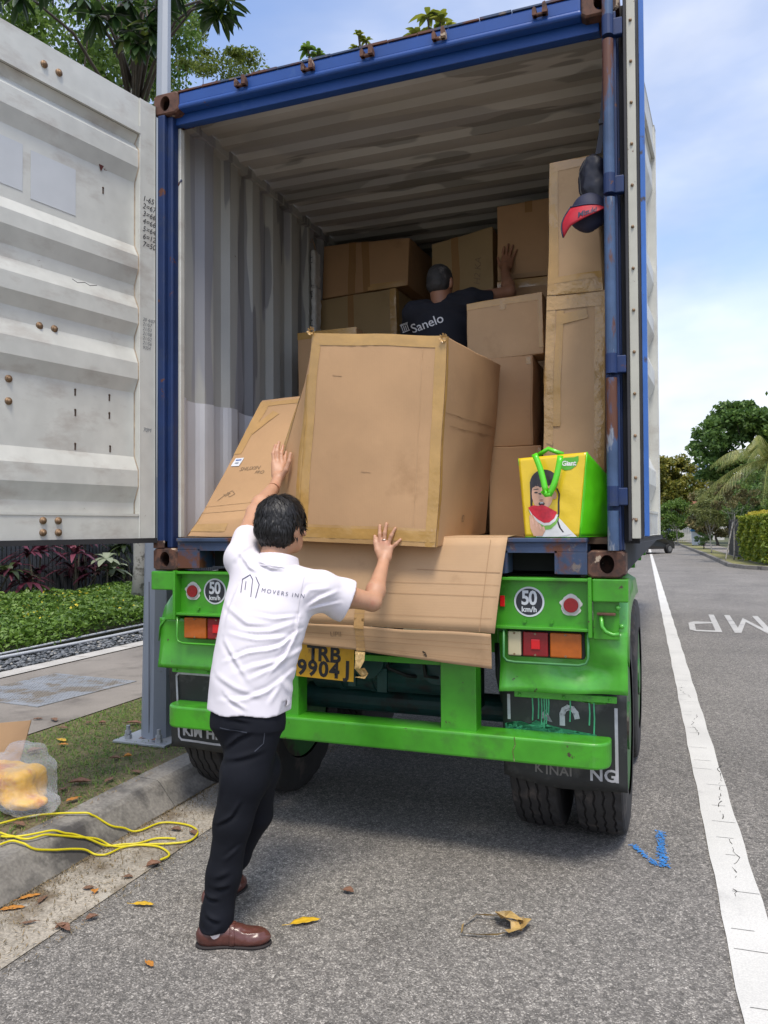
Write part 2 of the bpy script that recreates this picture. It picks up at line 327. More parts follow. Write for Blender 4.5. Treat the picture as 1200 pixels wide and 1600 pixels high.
# ================================================================ SETTING
def node_asphalt():
    m = bpy.data.materials.new('asphalt'); m.use_nodes = True; t = m.node_tree; b = t.nodes['Principled BSDF']; n = t.nodes.new; l = t.links.new
    c = n('ShaderNodeTexCoord'); V = n('ShaderNodeTexVoronoi'); V.inputs['Scale'].default_value = 185; l(c.outputs['Object'], V.inputs['Vector'])
    V2 = n('ShaderNodeTexVoronoi'); V2.inputs['Scale'].default_value = 52; l(c.outputs['Object'], V2.inputs['Vector'])
    sp = n('ShaderNodeSeparateColor'); l(V.outputs['Color'], sp.inputs[0])
    ra = n('ShaderNodeValToRGB'); e = ra.color_ramp.elements; e[0].color = (.10, .092, .082, 1); e[1].color = (.42, .39, .345, 1); e[0].position = 0; e[1].position = 1
    e = ra.color_ramp.elements.new(.4); e.color = (.15, .138, .122, 1); e = ra.color_ramp.elements.new(.72); e.color = (.205, .19, .168, 1); e = ra.color_ramp.elements.new(.9); e.color = (.30, .278, .245, 1)
    l(sp.outputs[0], ra.inputs[0])
    sp2 = n('ShaderNodeSeparateColor'); l(V2.outputs['Color'], sp2.inputs[0]); m2 = n('ShaderNodeMapRange'); m2.inputs['To Min'].default_value = .75; m2.inputs['To Max'].default_value = 1.3; l(sp2.outputs[1], m2.inputs[0])
    no = n('ShaderNodeTexNoise'); no.inputs['Scale'].default_value = .7; no.inputs['Detail'].default_value = 7; l(c.outputs['Object'], no.inputs[0])
    m3 = n('ShaderNodeMapRange'); m3.inputs['From Min'].default_value = .3; m3.inputs['From Max'].default_value = .7; m3.inputs['To Min'].default_value = .84; m3.inputs['To Max'].default_value = 1.16; l(no.outputs[0], m3.inputs[0])
    st = n('ShaderNodeTexNoise'); st.inputs['Scale'].default_value = .9; st.inputs['Detail'].default_value = 9; st.inputs['Roughness'].default_value = .7; mps = n('ShaderNodeMapping'); mps.inputs['Scale'].default_value = (1.6, .35, 1); mps.inputs['Location'].default_value = (4, 2, 0); l(c.outputs['Object'], mps.inputs[0]); l(mps.outputs[0], st.inputs[0])
    m4 = n('ShaderNodeMapRange'); m4.inputs['From Min'].default_value = .55; m4.inputs['From Max'].default_value = .72; m4.inputs['To Min'].default_value = 1; m4.inputs['To Max'].default_value = .72; l(st.outputs[0], m4.inputs[0]); m5 = n('ShaderNodeMath'); m5.operation = 'MULTIPLY'; l(m3.outputs[0], m5.inputs[0]); l(m4.outputs[0], m5.inputs[1])
    mm = n('ShaderNodeMath'); mm.operation = 'MULTIPLY'; l(m2.outputs[0], mm.inputs[0]); l(m5.outputs[0], mm.inputs[1])
    sc = n('ShaderNodeVectorMath'); sc.operation = 'SCALE'; l(ra.outputs[0], sc.inputs[0]); l(mm.outputs[0], sc.inputs['Scale']); l(sc.outputs[0], b.inputs['Base Color'])
    b.inputs['Roughness'].default_value = .82
    bu = n('ShaderNodeBump'); bu.inputs['Distance'].default_value = .004; bu.inputs['Strength'].default_value = .8; bu.invert = True; l(V.outputs['Distance'], bu.inputs['Height']); l(bu.outputs[0], b.inputs['Normal'])
    return m
M = {}
M['asphalt'] = node_asphalt()
M['concrete'] = mat('footpath_concrete', (.235, .21, .18), .9, var=.16, scale=1.5, bump=.002, bscale=90, dirt=((.12, .105, .09), .52, 2.2, .2), fine=.14)
M['kerb'] = mat('kerb_concrete', (.20, .185, .16), .9, var=.2, scale=3, bump=.004, bscale=50, dirt=((.065, .06, .055), .5, 2.6, .12), dirt2=((.42, .4, .37), .63, 3.2, .05), fine=.2)
M['gutter'] = mat('gutter_concrete', (.32, .285, .23), .95, var=.25, scale=3, bump=.005, bscale=70, dirt=((.15, .115, .075), .47, 3.5, .16), dirt2=((.40, .37, .31), .60, 8, .08), fine=.3)
M['edge'] = mat('pale_edging', (.46, .44, .40), .9, var=.15, bump=.002, dirt=((.2, .18, .15), .56, 3, .1))
M['soil'] = mat('verge_soil', (.13, .115, .055), 1, var=.3, scale=6, bump=.01, bscale=30, dirt=((.16, .12, .07), .5, 1.6, .15), fine=.3)
M['ground'] = mat('ground', (.09, .1, .05), 1, var=.2, scale=.5)
M['white_paint'] = mat('road_paint', (.60, .585, .54), .75, var=.08, scale=2, bump=.0015, bscale=120, dirt=((.36, .35, .33), .60, 2.0, .15), dirt2=((.10, .10, .095), .715, 26, .02), fine=.1)
M['wornpaint'] = mat('worn_road_paint', (.44, .43, .40), .8, var=.1, scale=2, dirt=((.3, .29, .28), .55, 3, .1), fine=.15)

def struct(name, vs, fs, m): return tag(pydata(name, vs, fs, m), kind='structure')
def ribbon(name, xl, xr, y0, y1, z, m, sl=-.012, n=40, kind=True):
    ys = [y0 + (y1 - y0) * i / n for i in range(n + 1)]; vs = []; fs = []
    for y in ys: vs += [(xl + sl * y, y, z), (xr + sl * y, y, z)]
    for i in range(n): fs.append((2 * i, 2 * i + 1, 2 * i + 3, 2 * i + 2))
    return struct(name, vs, fs, m)
struct('ground', [(-500, -60, -.12), (500, -60, -.12), (500, 800, -.12), (-500, 800, -.12)], [(0, 1, 2, 3)], M['ground'])
# asphalt: our road runs on past the corner, a side road opens to the right
struct('road', [(-.85, -14, 0), (24, -14, 0), (24, 25.5, 0), (4.6, 26.0, 0), (3.9, 26.8, 0), (3.45, 28.2, 0), (3.05, 40, 0), (2.2, 60, 0), (1.0, 92, 0), (-.4, 130, 0), (-7, 130, 0), (-3.2, 60, 0), (-1.1, 25, 0)], [tuple(range(13))], M['asphalt'])
ribbon('gutter', -1.205, -.845, -9, 60, .004, M['gutter'], sl=-.012)
# kerb with sloping face, top and small joints
def kerb(name, y0, y1):
    prof = [(-1.19, -.05), (-1.195, .012), (-1.255, .085), (-1.285, .125), (-1.31, .142), (-1.45, .148), (-1.45, -.05)]
    vs = []; fs = []; n = 36; k = len(prof)
    for i in range(n + 1):
        y = y0 + (y1 - y0) * i / n
        for x, z in prof: vs.append((x - .012 * y + .004 * math.sin(y * 5 + z * 30), y, z + .003 * math.sin(y * 3.1)))
    for i in range(n):
        for j in range(k): fs.append((i * k + j, i * k + (j + 1) % k, (i + 1) * k + (j + 1) % k, (i + 1) * k + j))
    fs += [tuple(range(k))[::-1], tuple(range(n * k, n * k + k))]
    return struct(name, vs, fs, M['kerb'])
for a, b in ((-6, -3.9), (-3.89, -1.65), (-1.64, .16), (.168, 2.2), (2.21, 4.5), (4.51, 14), (14.01, 60)): kerb('kerb', a, b)
ribbon('verge', -2.76, -1.44, -9, 60, .138, M['soil'])
ribbon('footpath', -4.52, -2.74, -9, 60, .146, M['concrete'])
ribbon('path_edging', -4.74, -4.51, -9, 60, .156, M['edge'])
ribbon('pebble_bed', -5.3, -4.73, -9, 60, .135, mat('bed_soil', (.07, .07, .068), 1))
ribbon('planting_bed', -40, -5.29, -9, 60, .13, mat('planting_soil', (.03, .03, .015), 1, bump=.01))
# steel cover with chequer pattern let into the footpath
def drain():
    m = mat('galvanised_cover', (.30, .315, .33), .55, .3, var=.12, scale=3, dirt=((.22, .19, .15), .5, 4, .1))
    mb = MB(); c = [(-4.2, 2.5), (-3.3, 2.42), (-3.22, 1.28), (-3.86, 1.34), (-4.18, 1.5)]
    mb.prism([(-3.30, 1.30), (-3.22, 2.40), (-4.22, 2.46), (-4.28, 1.36)], .006, z=.147)
    for i in range(30):
        for j in range(22):
            x = -4.2 + .03 * i + .012; y = 1.38 + .048 * j; mb.box(x - .008, x + .008, y - .003, y + .003, .153, .156, mtx=None) if (i + j) % 2 else mb.box(x - .003, x + .003, y - .008, y + .008, .153, .156)
    mb.box(-4.26, -3.26, 1.872, 1.878, .1532, .1545)
    o = mb.build('drain_cover', m); tag(o, 'grey chequered steel cover let into the concrete footpath', 'drain cover')
drain()
# lane line, HUMP letters, chalk arrow
def lane():
    vs = []; n = 160
    for i in range(n + 1):
        y = -3 + 63 * (i / n) ** 1.8; j1 = .004 * math.sin(i * 2.1) + .003 * math.sin(i * 5.3); j2 = .004 * math.sin(i * 1.7 + 1)
        vs += [(1.572 - .0295 * y + j1 * .7, y, .005), (1.739 - .0305 * y + j2, y, .005)]
    struct('lane_line', vs, [(2 * i, 2 * i + 1, 2 * i + 3, 2 * i + 2) for i in range(n)], M['white_paint'])
    # dark cracks running along and across the paint
    mk = mat('crack', (.03, .03, .028), 1); st = MB(); rr = random.Random(3)
    for y0, y1 in ((-1.2, -.15), (.05, .75), (1.0, 2.0), (2.7, 3.4), (4.0, 4.6), (-2.2, -1.3)):
        x = 1.66 + rr.uniform(-.03, .03); y = y0; pts = []
        while y < y1: pts.append((x - .029 * y, y)); y += rr.uniform(.015, .04); x += rr.uniform(-.014, .014)
        for a, b in zip(pts, pts[1:]):
            w_ = rr.choice((0, rr.uniform(.0006, .0016), rr.uniform(.001, .003))); n_ = Vector((b[1] - a[1], a[0] - b[0], 0)).normalized() * w_; A = Vector((*a, .0062)); Bq = Vector((*b, .0062)); st.quad(A - n_, Bq - n_, Bq + n_, A + n_)
    for k in range(26):
        y = -1.8 + k * .28 + rr.uniform(-.1, .1); x = 1.648 + rr.uniform(-.04, .05) - .029 * y; L_ = rr.uniform(.02, .06)
        st.quad((x - L_, y - .001, .0062), (x + L_, y + .004, .0062), (x + L_, y + .007, .0062), (x - L_, y + .0015, .0062))
    tag(st.build('paint_cracks', mk), kind='structure')
lane()
def hump():
    # letters are read by traffic coming the other way, so they stand on their heads here
    def poly(name, x0, pts_list):
        mb = MB()
        for pts in pts_list:
            a = [Vector((x0 - px_ * .44, 11.1 - py_ * 2.45 if False else 8.75 + (1 - py_) * 2.35, .006)) for px_, py_ in pts]
            mb.bm.faces.new([mb.bm.verts.new(v) for v in a])
        return tag(mb.build(name, M['wornpaint']), kind='structure')
    t = .2; h = .07
    # local letter coordinates: x to the reader's right, y up (towards the letter's top); x grows towards -X in the world
    P_ = [[(0, 0), (t, 0), (t, 1), (0, 1)], [(t, 1), (.8, 1), (1, .93), (.8, 1 - h), (t, 1 - h)], [(.8, 1 - h), (1, .93), (1, .56), (.8, .62)], [(t, .55), (.8, .62), (1, .56), (.8, .47), (t, .47)]]
    Mm = [[(0, 0), (t, 0), (t, 1), (0, 1)], [(1 - t + .2, 0), (1.2, 0), (1.2, 1), (1.0, 1)], [(t, 1), (.6, .4), (.6, .16), (t, .74)], [(.6, .4), (1.0, 1), (1.0, .74), (.6, .16)]]
    U_ = [[(0, .08), (t, .12), (t, 1), (0, 1)], [(.8, .12), (1, .08), (1, 1), (.8, 1)], [(0, .08), (.2, 0), (.8, 0), (1, .08), (.8, .12), (.2, .12)]]
    H_ = [[(0, 0), (t, 0), (t, 1), (0, 1)], [(.8, 0), (1, 0), (1, 1), (.8, 1)], [(t, .45), (.8, .45), (.8, .55), (t, .55)]]
    poly('road_lettering', 2.10, P_); poly('road_lettering', 2.79, Mm); poly('road_lettering', 3.38, U_); poly('road_lettering', 3.96, H_)
hump()
def chalk():
    m = mat('blue_chalk', (.03, .19, .50), .9, var=.35, scale=9); mb = MB(); rr = random.Random(5)
    def dots(a, b, w0, w1, n):
        for _ in range(n):
            t_ = rr.random(); s_ = rr.gauss(0, .4) * (w0 + (w1 - w0) * t_); a_ = Vector(a); b_ = Vector(b); d = (b_ - a_); nn = Vector((-d.y, d.x)).normalized()
            c_ = a_ + d * (t_ + rr.gauss(0, .02)) + nn * s_; r_ = rr.uniform(.002, .0055); ph = rr.random() * 3
            mb.bm.faces.new([mb.bm.verts.new((c_.x + r_ * math.cos(ph + k * 1.25) * rr.uniform(.7, 1.3), c_.y + r_ * math.sin(ph + k * 1.25) * rr.uniform(.7, 1.3), .0062 + (len(mb.bm.verts) // 5) * 1.1e-6)) for k in range(5)])
    dots((1.335, .72), (1.355, .29), .024, .030, 420); dots((1.21, .50), (1.325, .29), .020, .026, 170)
    tag(mb.build('chalk_arrow', m), kind='structure')
chalk()

# verge grass: short tufts, thinner and browner near the kerb
def grass():
    n = 60000; y = -2.5 + 8.5 * rng.random(n) ** 1.3; x = -1.46 - 1.26 * rng.random(n) - .012 * y
    keep = rng.random(n) < .35 + .65 * ((-x - 1.4) / 1.3) * (.55 + .45 * np.sin(3 * x + 2.3 * y)); x, y = x[keep], y[keep]; n = len(x)
    d = rng.normal(size=(n, 3)); d[:, 2] = np.abs(d[:, 2]) * .5 + .22; d /= np.linalg.norm(d, axis=1)[:, None]; L_ = rng.uniform(.022, .055, (n, 1)); b = np.stack([x, y, np.full(n, .137)], 1); s = np.cross(d, [0, 0, 1.]); s /= np.linalg.norm(s, axis=1)[:, None]; w_ = rng.uniform(.0015, .003, (n, 1))
    mid = b + d * L_ * .6; tip = b + d * L_; tip[:, 2] -= L_[:, 0] * .25
    V = np.stack([b - s * w_, b + s * w_, mid + s * w_ * .8, mid - s * w_ * .8, tip], 1).reshape(-1, 3); i = np.arange(n)[:, None] * 5
    F = np.concatenate([i + np.array([0, 1, 2]), i + np.array([0, 2, 3]), i + np.array([3, 2, 4])])
    tag(npmesh('grass', V, F, leaf_mat('grass_blades', (.06, .17, .02), (.24, .34, .07), .7, .4, c3=(.36, .29, .13))), kind='stuff')
    # dead clippings
    n = 7000; y = -2.5 + 7 * rng.random(n) ** 1.2; x = -1.40 - 1.2 * rng.random(n) ** 1.6 - .012 * y; C_ = np.stack([x, y, .145 + .006 * rng.random(n)], 1)
    tag(leaf_cloud('dry_grass_clippings', C_, .022, .003, leaf_mat('straw', (.20, .13, .06), (.36, .27, .14), .9, .1), up=6), kind='stuff')
    n = 5200; y = -2.2 + 4 * rng.random(n); x = -1.19 + .42 * rng.random(n) ** 2.2 - .012 * y; C_ = np.stack([x, y, .009 + .004 * rng.random(n)], 1)
    tag(leaf_cloud('gutter_debris', C_, .02, .004, leaf_mat('debris', (.09, .07, .03), (.28, .2, .1), .9, .1), up=8), kind='stuff')
grass()
# pebbles
def pebbles():
    n = 2600; ico = bmesh.new(); bmesh.ops.create_icosphere(ico, subdivisions=1, radius=1); ico.verts.ensure_lookup_table(); iv = np.array([v.co[:] for v in ico.verts]); fi = np.array([[v.index for v in f.verts] for f in ico.faces]); ico.free()
    y = .5 + 9 * rng.random(n) ** 1.3; x = -4.76 - .46 * rng.random(n) - .012 * y; z = .145 + .03 * rng.random(n); C_ = np.stack([x, y, z], 1); sc = rng.uniform(.014, .034, (n, 1, 1)) * rng.uniform(.6, 1.2, (n, 1, 3)); sc[:, :, 2] *= .6
    V = (C_[:, None, :] + iv[None] * sc).reshape(-1, 3); F = (np.arange(n)[:, None, None] * len(iv) + fi[None]).reshape(-1, 3)
    tag(npmesh('pebbles', V, F, leaf_mat('river_pebbles', (.05, .06, .07), (.2, .21, .22), .6, 0, c3=(.4, .38, .33)), None, True), kind='stuff')
    m = mat('pale_pipe', (.5, .52, .54), .5, var=.08)
    for k, (x0, z0) in enumerate(((-5.22, .20), (-5.29, .235))):
        pts = [(x0 - .012 * y + .02 * math.sin(y * .8 + k), y, z0 + .012 * math.sin(y * 1.1 + 2 * k)) for y in np.linspace(-4, 20, 60)]
        o = MB().tube(pts, .021 if k == 0 else .014, 8).build('irrigation_pipe', m, smooth=True)
        tag(o, ['pale grey pipe lying along the edge of the pebbles', 'thinner pale pipe running behind against the green ground cover'][k], 'pipe')
pebbles()
# ground cover bed
def cover():
    n = 60000; u_ = rng.random(n); y = -1.0 + 17 * rng.random(n) ** 1.1; x = -5.3 - 3.3 * u_ ** 1.3 - .012 * y
    top = .30 + .1 * np.sin(x * 2.1 + y * 1.3) * .5 + .1 * u_ + .05 * np.sin(5 * x) * np.sin(4 * y); top *= np.minimum(1, .45 + (-x - 5.3) * 3)
    z = .14 + top * (1 - .45 * rng.random(n) ** 2.2); C_ = np.stack([x, y, z], 1)
    d = rng.normal(size=(n, 3)); d[:, 2] = np.abs(d[:, 2]) * .6
    tag(leaf_cloud('ground_cover', C_, .085, .042, leaf_mat('cover_leaves', (.055, .12, .015), (.2, .33, .05), .45, .3), up=.5, dirs=d), kind='stuff')
    n = 500; y = 0 + 14 * rng.random(n); x = -5.4 - 3 * rng.random(n); C_ = np.stack([x, y, .46 + .08 * rng.random(n)], 1)
    tag(leaf_cloud('yellow_flowers', C_, .04, .035, leaf_mat('flower', (.75, .6, .03), (.8, .66, .06), .6, .3), up=2), kind='stuff')
cover()
def slat_fence():
    m = mat('dark_fence', (.055, .06, .068), .55, var=.2, scale=3); rt = thing('slat_fence', 'dark grey vertical slat fence behind the purple leaved plants', 'fence', (-9.6, 6, .13))
    mb = MB()
    for i in range(240):
        y = -1 + i * .098; mb.box(-9.62, -9.585, y, y + .07, .13, 2.3)
    mb.build('slats', m, rt, world=True)
    MB().box(-9.72, -9.63, -1, 22.6, .05, 2.35).build('backing_wall', mat('fence_backing', (.02, .022, .025), .8), rt, world=True)
slat_fence()
ML = leaf_mat('cordyline_leaves', (.018, .01, .012), (.15, .03, .055), .38, .15, c3=(.28, .10, .13)); MLg = leaf_mat('dark_green_leaves', (.02, .035, .012), (.07, .1, .03), .4, .2)
MST = mat('plant_stem', (.12, .1, .07), .9)
def strap_leaves(name, tops, L_, W_, nleaf, m, parent):
    V = []; F = []
    for c_ in tops:
        for k in range(nleaf):
            a = rng.uniform(0, 6.283); el = rng.uniform(.1, 1.15); dv = np.array([math.cos(a) * math.cos(el), math.sin(a) * math.cos(el), math.sin(el)]); s_ = np.cross(dv, [0, 0, 1.]); s_ /= np.linalg.norm(s_); l_ = L_ * rng.uniform(.7, 1.15); pr = []
            for j, (t_, w_) in enumerate(((0, .25), (.3, .9), (.6, 1), (.85, .6), (1, .04))):
                p_ = np.array(c_) + dv * l_ * t_; p_[2] -= l_ * .55 * t_ ** 2.2; pr.append((p_ - s_ * W_ * w_ / 2, p_ + s_ * W_ * w_ / 2))
            b0 = len(V)
            for q in pr: V += list(q)
            F += [(b0 + 2 * j, b0 + 2 * j + 1, b0 + 2 * j + 3, b0 + 2 * j + 2) for j in range(4)]
    return npmesh(name, np.array(V), np.array(F), m, parent, True)
CORD = ['green strap leaved shrub at the near end of the dark fence', 'purple shrub at the left picture edge under the open door', 'purple shrub with drooping pinkish leaves, second from the left picture edge', 'purple shrub a little left of the silvery fern plant', 'dark green strap leaved shrub just behind the silvery fern plant', 'purple shrub right of the silvery fern plant', 'dense purple shrub midway between the fern plant and the pale tree trunk', 'purple shrub next to the pale mottled tree trunk', 'dark green strap leaved shrub just past the pale tree trunk', 'farthest purple shrub along the fence, behind the lamp post']
def cordylines():
    rr = random.Random(11); labs = ['purple leaved shrub at the left edge by the dark fence', 'purple leaved shrub with long drooping pink tinged leaves beside a fern', 'tall purple leaved shrub in the middle of the fence row', 'purple leaved shrub close to the pale tree trunk', 'dark purple shrub just left of the pale tree trunk']
    for i in range(10):
        y = 2.2 + i * .92 + rr.uniform(-.2, .2); x = -8.95 + rr.uniform(-.3, .25)
        lab = CORD[i] if i < len(CORD) else 'one of the purple leaved shrubs hidden behind the truck along the fence'
        lab0 = ('dark purple leaved shrub at the near end of the slat fence' if i == 0 else 'dark green strap leaved shrub, number counted from the near end of the fence row' if i % 4 == 0 else 'purple leaved shrub in the fence row')
        rt = thing('cordyline_plant', lab, 'plant', (x, y, .13), group='purple leaved plants along the fence')
        tops = []; st = MB()
        for k in range(5):
            h_ = rr.uniform(.45, 1.35); t_ = (x + rr.uniform(-.35, .35), y + rr.uniform(-.42, .42), .13 + h_); tops.append(t_); st.tube([(x, y, .13), ((x + t_[0]) / 2 + .03, (y + t_[1]) / 2, .13 + h_ * .5), t_], [.022, .018, .012], 6)
        st.build('stem', MST, rt, world=True); strap_leaves('leaves', tops, .52, .085, 20, ML if i % 4 else MLg, rt)
cordylines()
def fern():
    rt = thing('pale_fern', 'pale grey green lobed leaf plant among the purple shrubs', 'plant', (-8.5, 8.2, .13))
    strap_leaves('leaves', [(-8.5, 8.2, 1.0), (-8.45, 8.3, .8)], .4, .14, 14, leaf_mat('silver_leaf', (.22, .27, .16), (.34, .38, .26), .6, .3), rt)
    MB().tube([(-8.5, 8.2, .13), (-8.48, 8.22, .9)], .015, 6).build('stem', MST, rt, world=True)
fern()

# ---------------------------------------------------------------- trees
MBK = mat('bark', (.085, .07, .055), .95, var=.3, scale=7, bump=.012, bscale=18, stretch=(1, 1, .3))
MBP = mat('pale_mottled_bark', (.36, .34, .30), .9, var=.12, scale=5, dirt=((.13, .12, .10), .52, 9, .1), bump=.004, bscale=30)
def limbs(mb, base, top, r0, ends, rs=.35, seed=1):
    rr = random.Random(seed); b = Vector(base); t_ = Vector(top); pts = [b.lerp(t_, k / 6) + Vector((rr.uniform(-.5, .5), rr.uniform(-.5, .5), 0)) * r0 * (1 if 0 < k < 6 else 0) for k in range(7)]
    mb.tube(pts, [r0 * (1.25 if k == 0 else 1 - .09 * k) for k in range(7)], 10)
    for e in ends:
        e = Vector(e); s_ = pts[rr.choice((3, 4, 5, 6))]; mid = s_.lerp(e, .5) + Vector((0, 0, -.12 * (e - s_).length)); q = [s_, s_.lerp(mid, .5), mid, mid.lerp(e, .5), e]
        mb.tube(q, [r0 * rs, r0 * rs * .8, r0 * rs * .6, r0 * rs * .4, r0 * rs * .2], 6)
def tree(name, label, base, h, crown_c, crown_r, nclump, per, L_, W_, m, bark=MBK, r0=.16, flat=.7, group=None, seed=1, csz=.3, cat='tree', shell=.2, up=.3):
    rt = thing(name, label, cat, base, group=group); rr = random.Random(seed); cs = []; rs = []
    for k in range(nclump):
        while True:
            v = Vector((rr.uniform(-1, 1), rr.uniform(-1, 1), rr.uniform(-1, 1)))
            if .35 < v.length < 1: break
        c_ = Vector(crown_c) + Vector((v.x * crown_r[0], v.y * crown_r[1], v.z * crown_r[2])); cs.append(c_); rs.append(csz * rr.uniform(.6, 1.3) * min(crown_r))
    mb = MB(); limbs(mb, base, Vector(base).lerp(Vector((crown_c[0], crown_c[1], base[2] + h)), 1), r0, cs[:min(len(cs), 16)], rs=.24, seed=seed); mb.build('trunk', bark, rt, smooth=True, world=True)
    leaf_cloud('crown', clump_pts(cs, rs, per, flat, shell), L_, W_, m, rt, up=up)
    return rt
GL = leaf_mat('green_leaves', (.06, .13, .022), (.20, .31, .06), .5, .42)
GD = leaf_mat('deep_green_leaves', (.055, .12, .03), (.17, .28, .06), .5, .42)
GY = leaf_mat('yellow_green_leaves', (.11, .16, .02), (.34, .36, .05), .5, .4)
GO = leaf_mat('olive_leaves', (.10, .13, .03), (.24, .26, .08), .55, .3)
GR = leaf_mat('russet_leaves', (.09, .11, .03), (.24, .19, .08), .55, .3)
# big-leaved tree with the pale trunk: its branches hang into the top of the picture
def plumeria():
    rt = thing('broadleaf_tree', 'pale trunked tree whose big glossy dark leaves hang in rosettes beside the lamp post', 'tree', (-6.42, 6.47, .13))
    mb = MB(); b = (-6.42, 6.47, .1)
    mb.tube([b, (-6.36, 6.46, 1.0), (-6.3, 6.35, 2.4), (-6.1, 6.0, 4.2), (-5.7, 5.4, 5.8), (-5.0, 4.6, 7.2)], [.13, .105, .1, .09, .075, .05], 12)
    ros = [(-4.74,2.48,7.0),(-4.13,2.7,6.95),(-4.0,2.75,6.78),(-3.83,2.82,6.78),(-3.68,2.88,6.62),(-3.62,2.91,6.5),(-3.5,2.93,6.7),(-3.46,2.96,6.6),(-3.43,2.97,6.86),(-3.7,2.86,6.93),(-3.28,3.02,7.08),(-2.91,3.16,6.88),(-2.82,3.2,6.8),(-2.75,3.22,6.93),(-5.0,2.4,7.1),(-4.5,2.6,7.15),(-3.0,3.1,7.3)]
    mb.build('trunk', MBP, rt, smooth=True, world=True); mb = MB()
    for i, c in enumerate(ros):
        c = Vector(c); s_ = Vector((-5.0, 4.6, 7.2)).lerp(Vector((-5.7, 5.4, 5.8)), (i % 3) * .2); md = s_.lerp(c, .5) + Vector((0, 0, .55)); mb.tube([s_, s_.lerp(md, .5) + Vector((0, 0, .12)), md, md.lerp(c, .6) + Vector((0, 0, .12)), c], [.028, .022, .018, .013, .009], 6)
    mb.build('branches', MBK, rt, smooth=True, world=True)
    V = []; F = []; rr = random.Random(4)
    for c in ros:
        for k in range(17):
            a = rr.uniform(0, 6.283); el = rr.uniform(-1.25, .35); d = np.array([math.cos(a) * math.cos(el), math.sin(a) * math.cos(el), math.sin(el)]); s_ = np.cross(d, [0, 0, 1.]); s_ /= np.linalg.norm(s_); u_ = np.cross(s_, d); l_ = rr.uniform(.17, .27); wd = l_ * .30; b0 = len(V)
            for t_, w_ in ((.05, .08), (.25, .55), (.5, 1.), (.75, .85), (.9, .45), (1., .03)):
                q = np.array(c) + d * l_ * t_; q[2] -= .25 * l_ * t_ * t_; V += [q - s_ * wd * w_ / 2 + u_ * wd * w_ * .14, q, q + s_ * wd * w_ / 2 + u_ * wd * w_ * .14]
            for j in range(5):
                F += [(b0 + 3 * j, b0 + 3 * j + 1, b0 + 3 * j + 4, b0 + 3 * j + 3), (b0 + 3 * j + 1, b0 + 3 * j + 2, b0 + 3 * j + 5, b0 + 3 * j + 4)]
    npmesh('leaves', np.array(V), np.array(F), leaf_mat('glossy_big_leaves', (.012, .035, .01), (.045, .09, .02), .3, .2, c3=(.2, .26, .04)), rt, True)
plumeria()
tree('shade_tree', 'dense small leaved tree behind the open left door', (-9.9, 8.6, .13), 7.5, (-9.3, 7.4, 11.0), (3.0, 2.2, 2.4), 75, 400, .11, .055, GL, r0=.2, seed=3, csz=.26, flat=.55)
tree('feathery_tree', 'light airy yellow green tree behind the grey lamp post', (-10.6, 13.6, .13), 9, (-10.2, 13.6, 12.9), (2.3, 1.8, 2.6), 60, 260, .105, .05, leaf_mat('airy_leaves', (.08, .12, .02), (.26, .32, .06), .5, .45), r0=.13, seed=8, csz=.24, flat=.35, shell=.1)
def tip_tree(i, x, y, z, s, lab):
    rt = thing('crested_tree', lab, 'tree', (x, y, .0), group='tree tips showing over the container roof'); tops = [(x + .25 * s * math.sin(k * 2.1), y + .3 * math.cos(k), z - .12 * s * (k % 3)) for k in range(5)]
    mb = MB(); mb.tube([(x, y, 0), (x + .1, y, z * .5), (x, y, z - .3)], [.13, .1, .06], 8)
    for t_ in tops: mb.tube([(x, y, z - 1.2), ((x + t_[0]) / 2, y, z - .7), t_], [.05, .04, .02], 6)
    mb.build('trunk', MBK, rt, smooth=True, world=True); strap_leaves('crown', tops, .34 * s, .11 * s, 16, GY if i < 2 else GL, rt)
tip_tree(0, -3.13, 11.7, 12.05, 1.15, 'yellow green tree tip with pale flower peeking over the container roof at its highest')
tip_tree(1, -4.45, 11.2, 11.62, .6, 'smallest leafy tree tip over the middle of the container roof')
tip_tree(2, -5.45, 10.9, 11.38, .8, 'spiky dark leaf tip over the roof right of the airy tree')

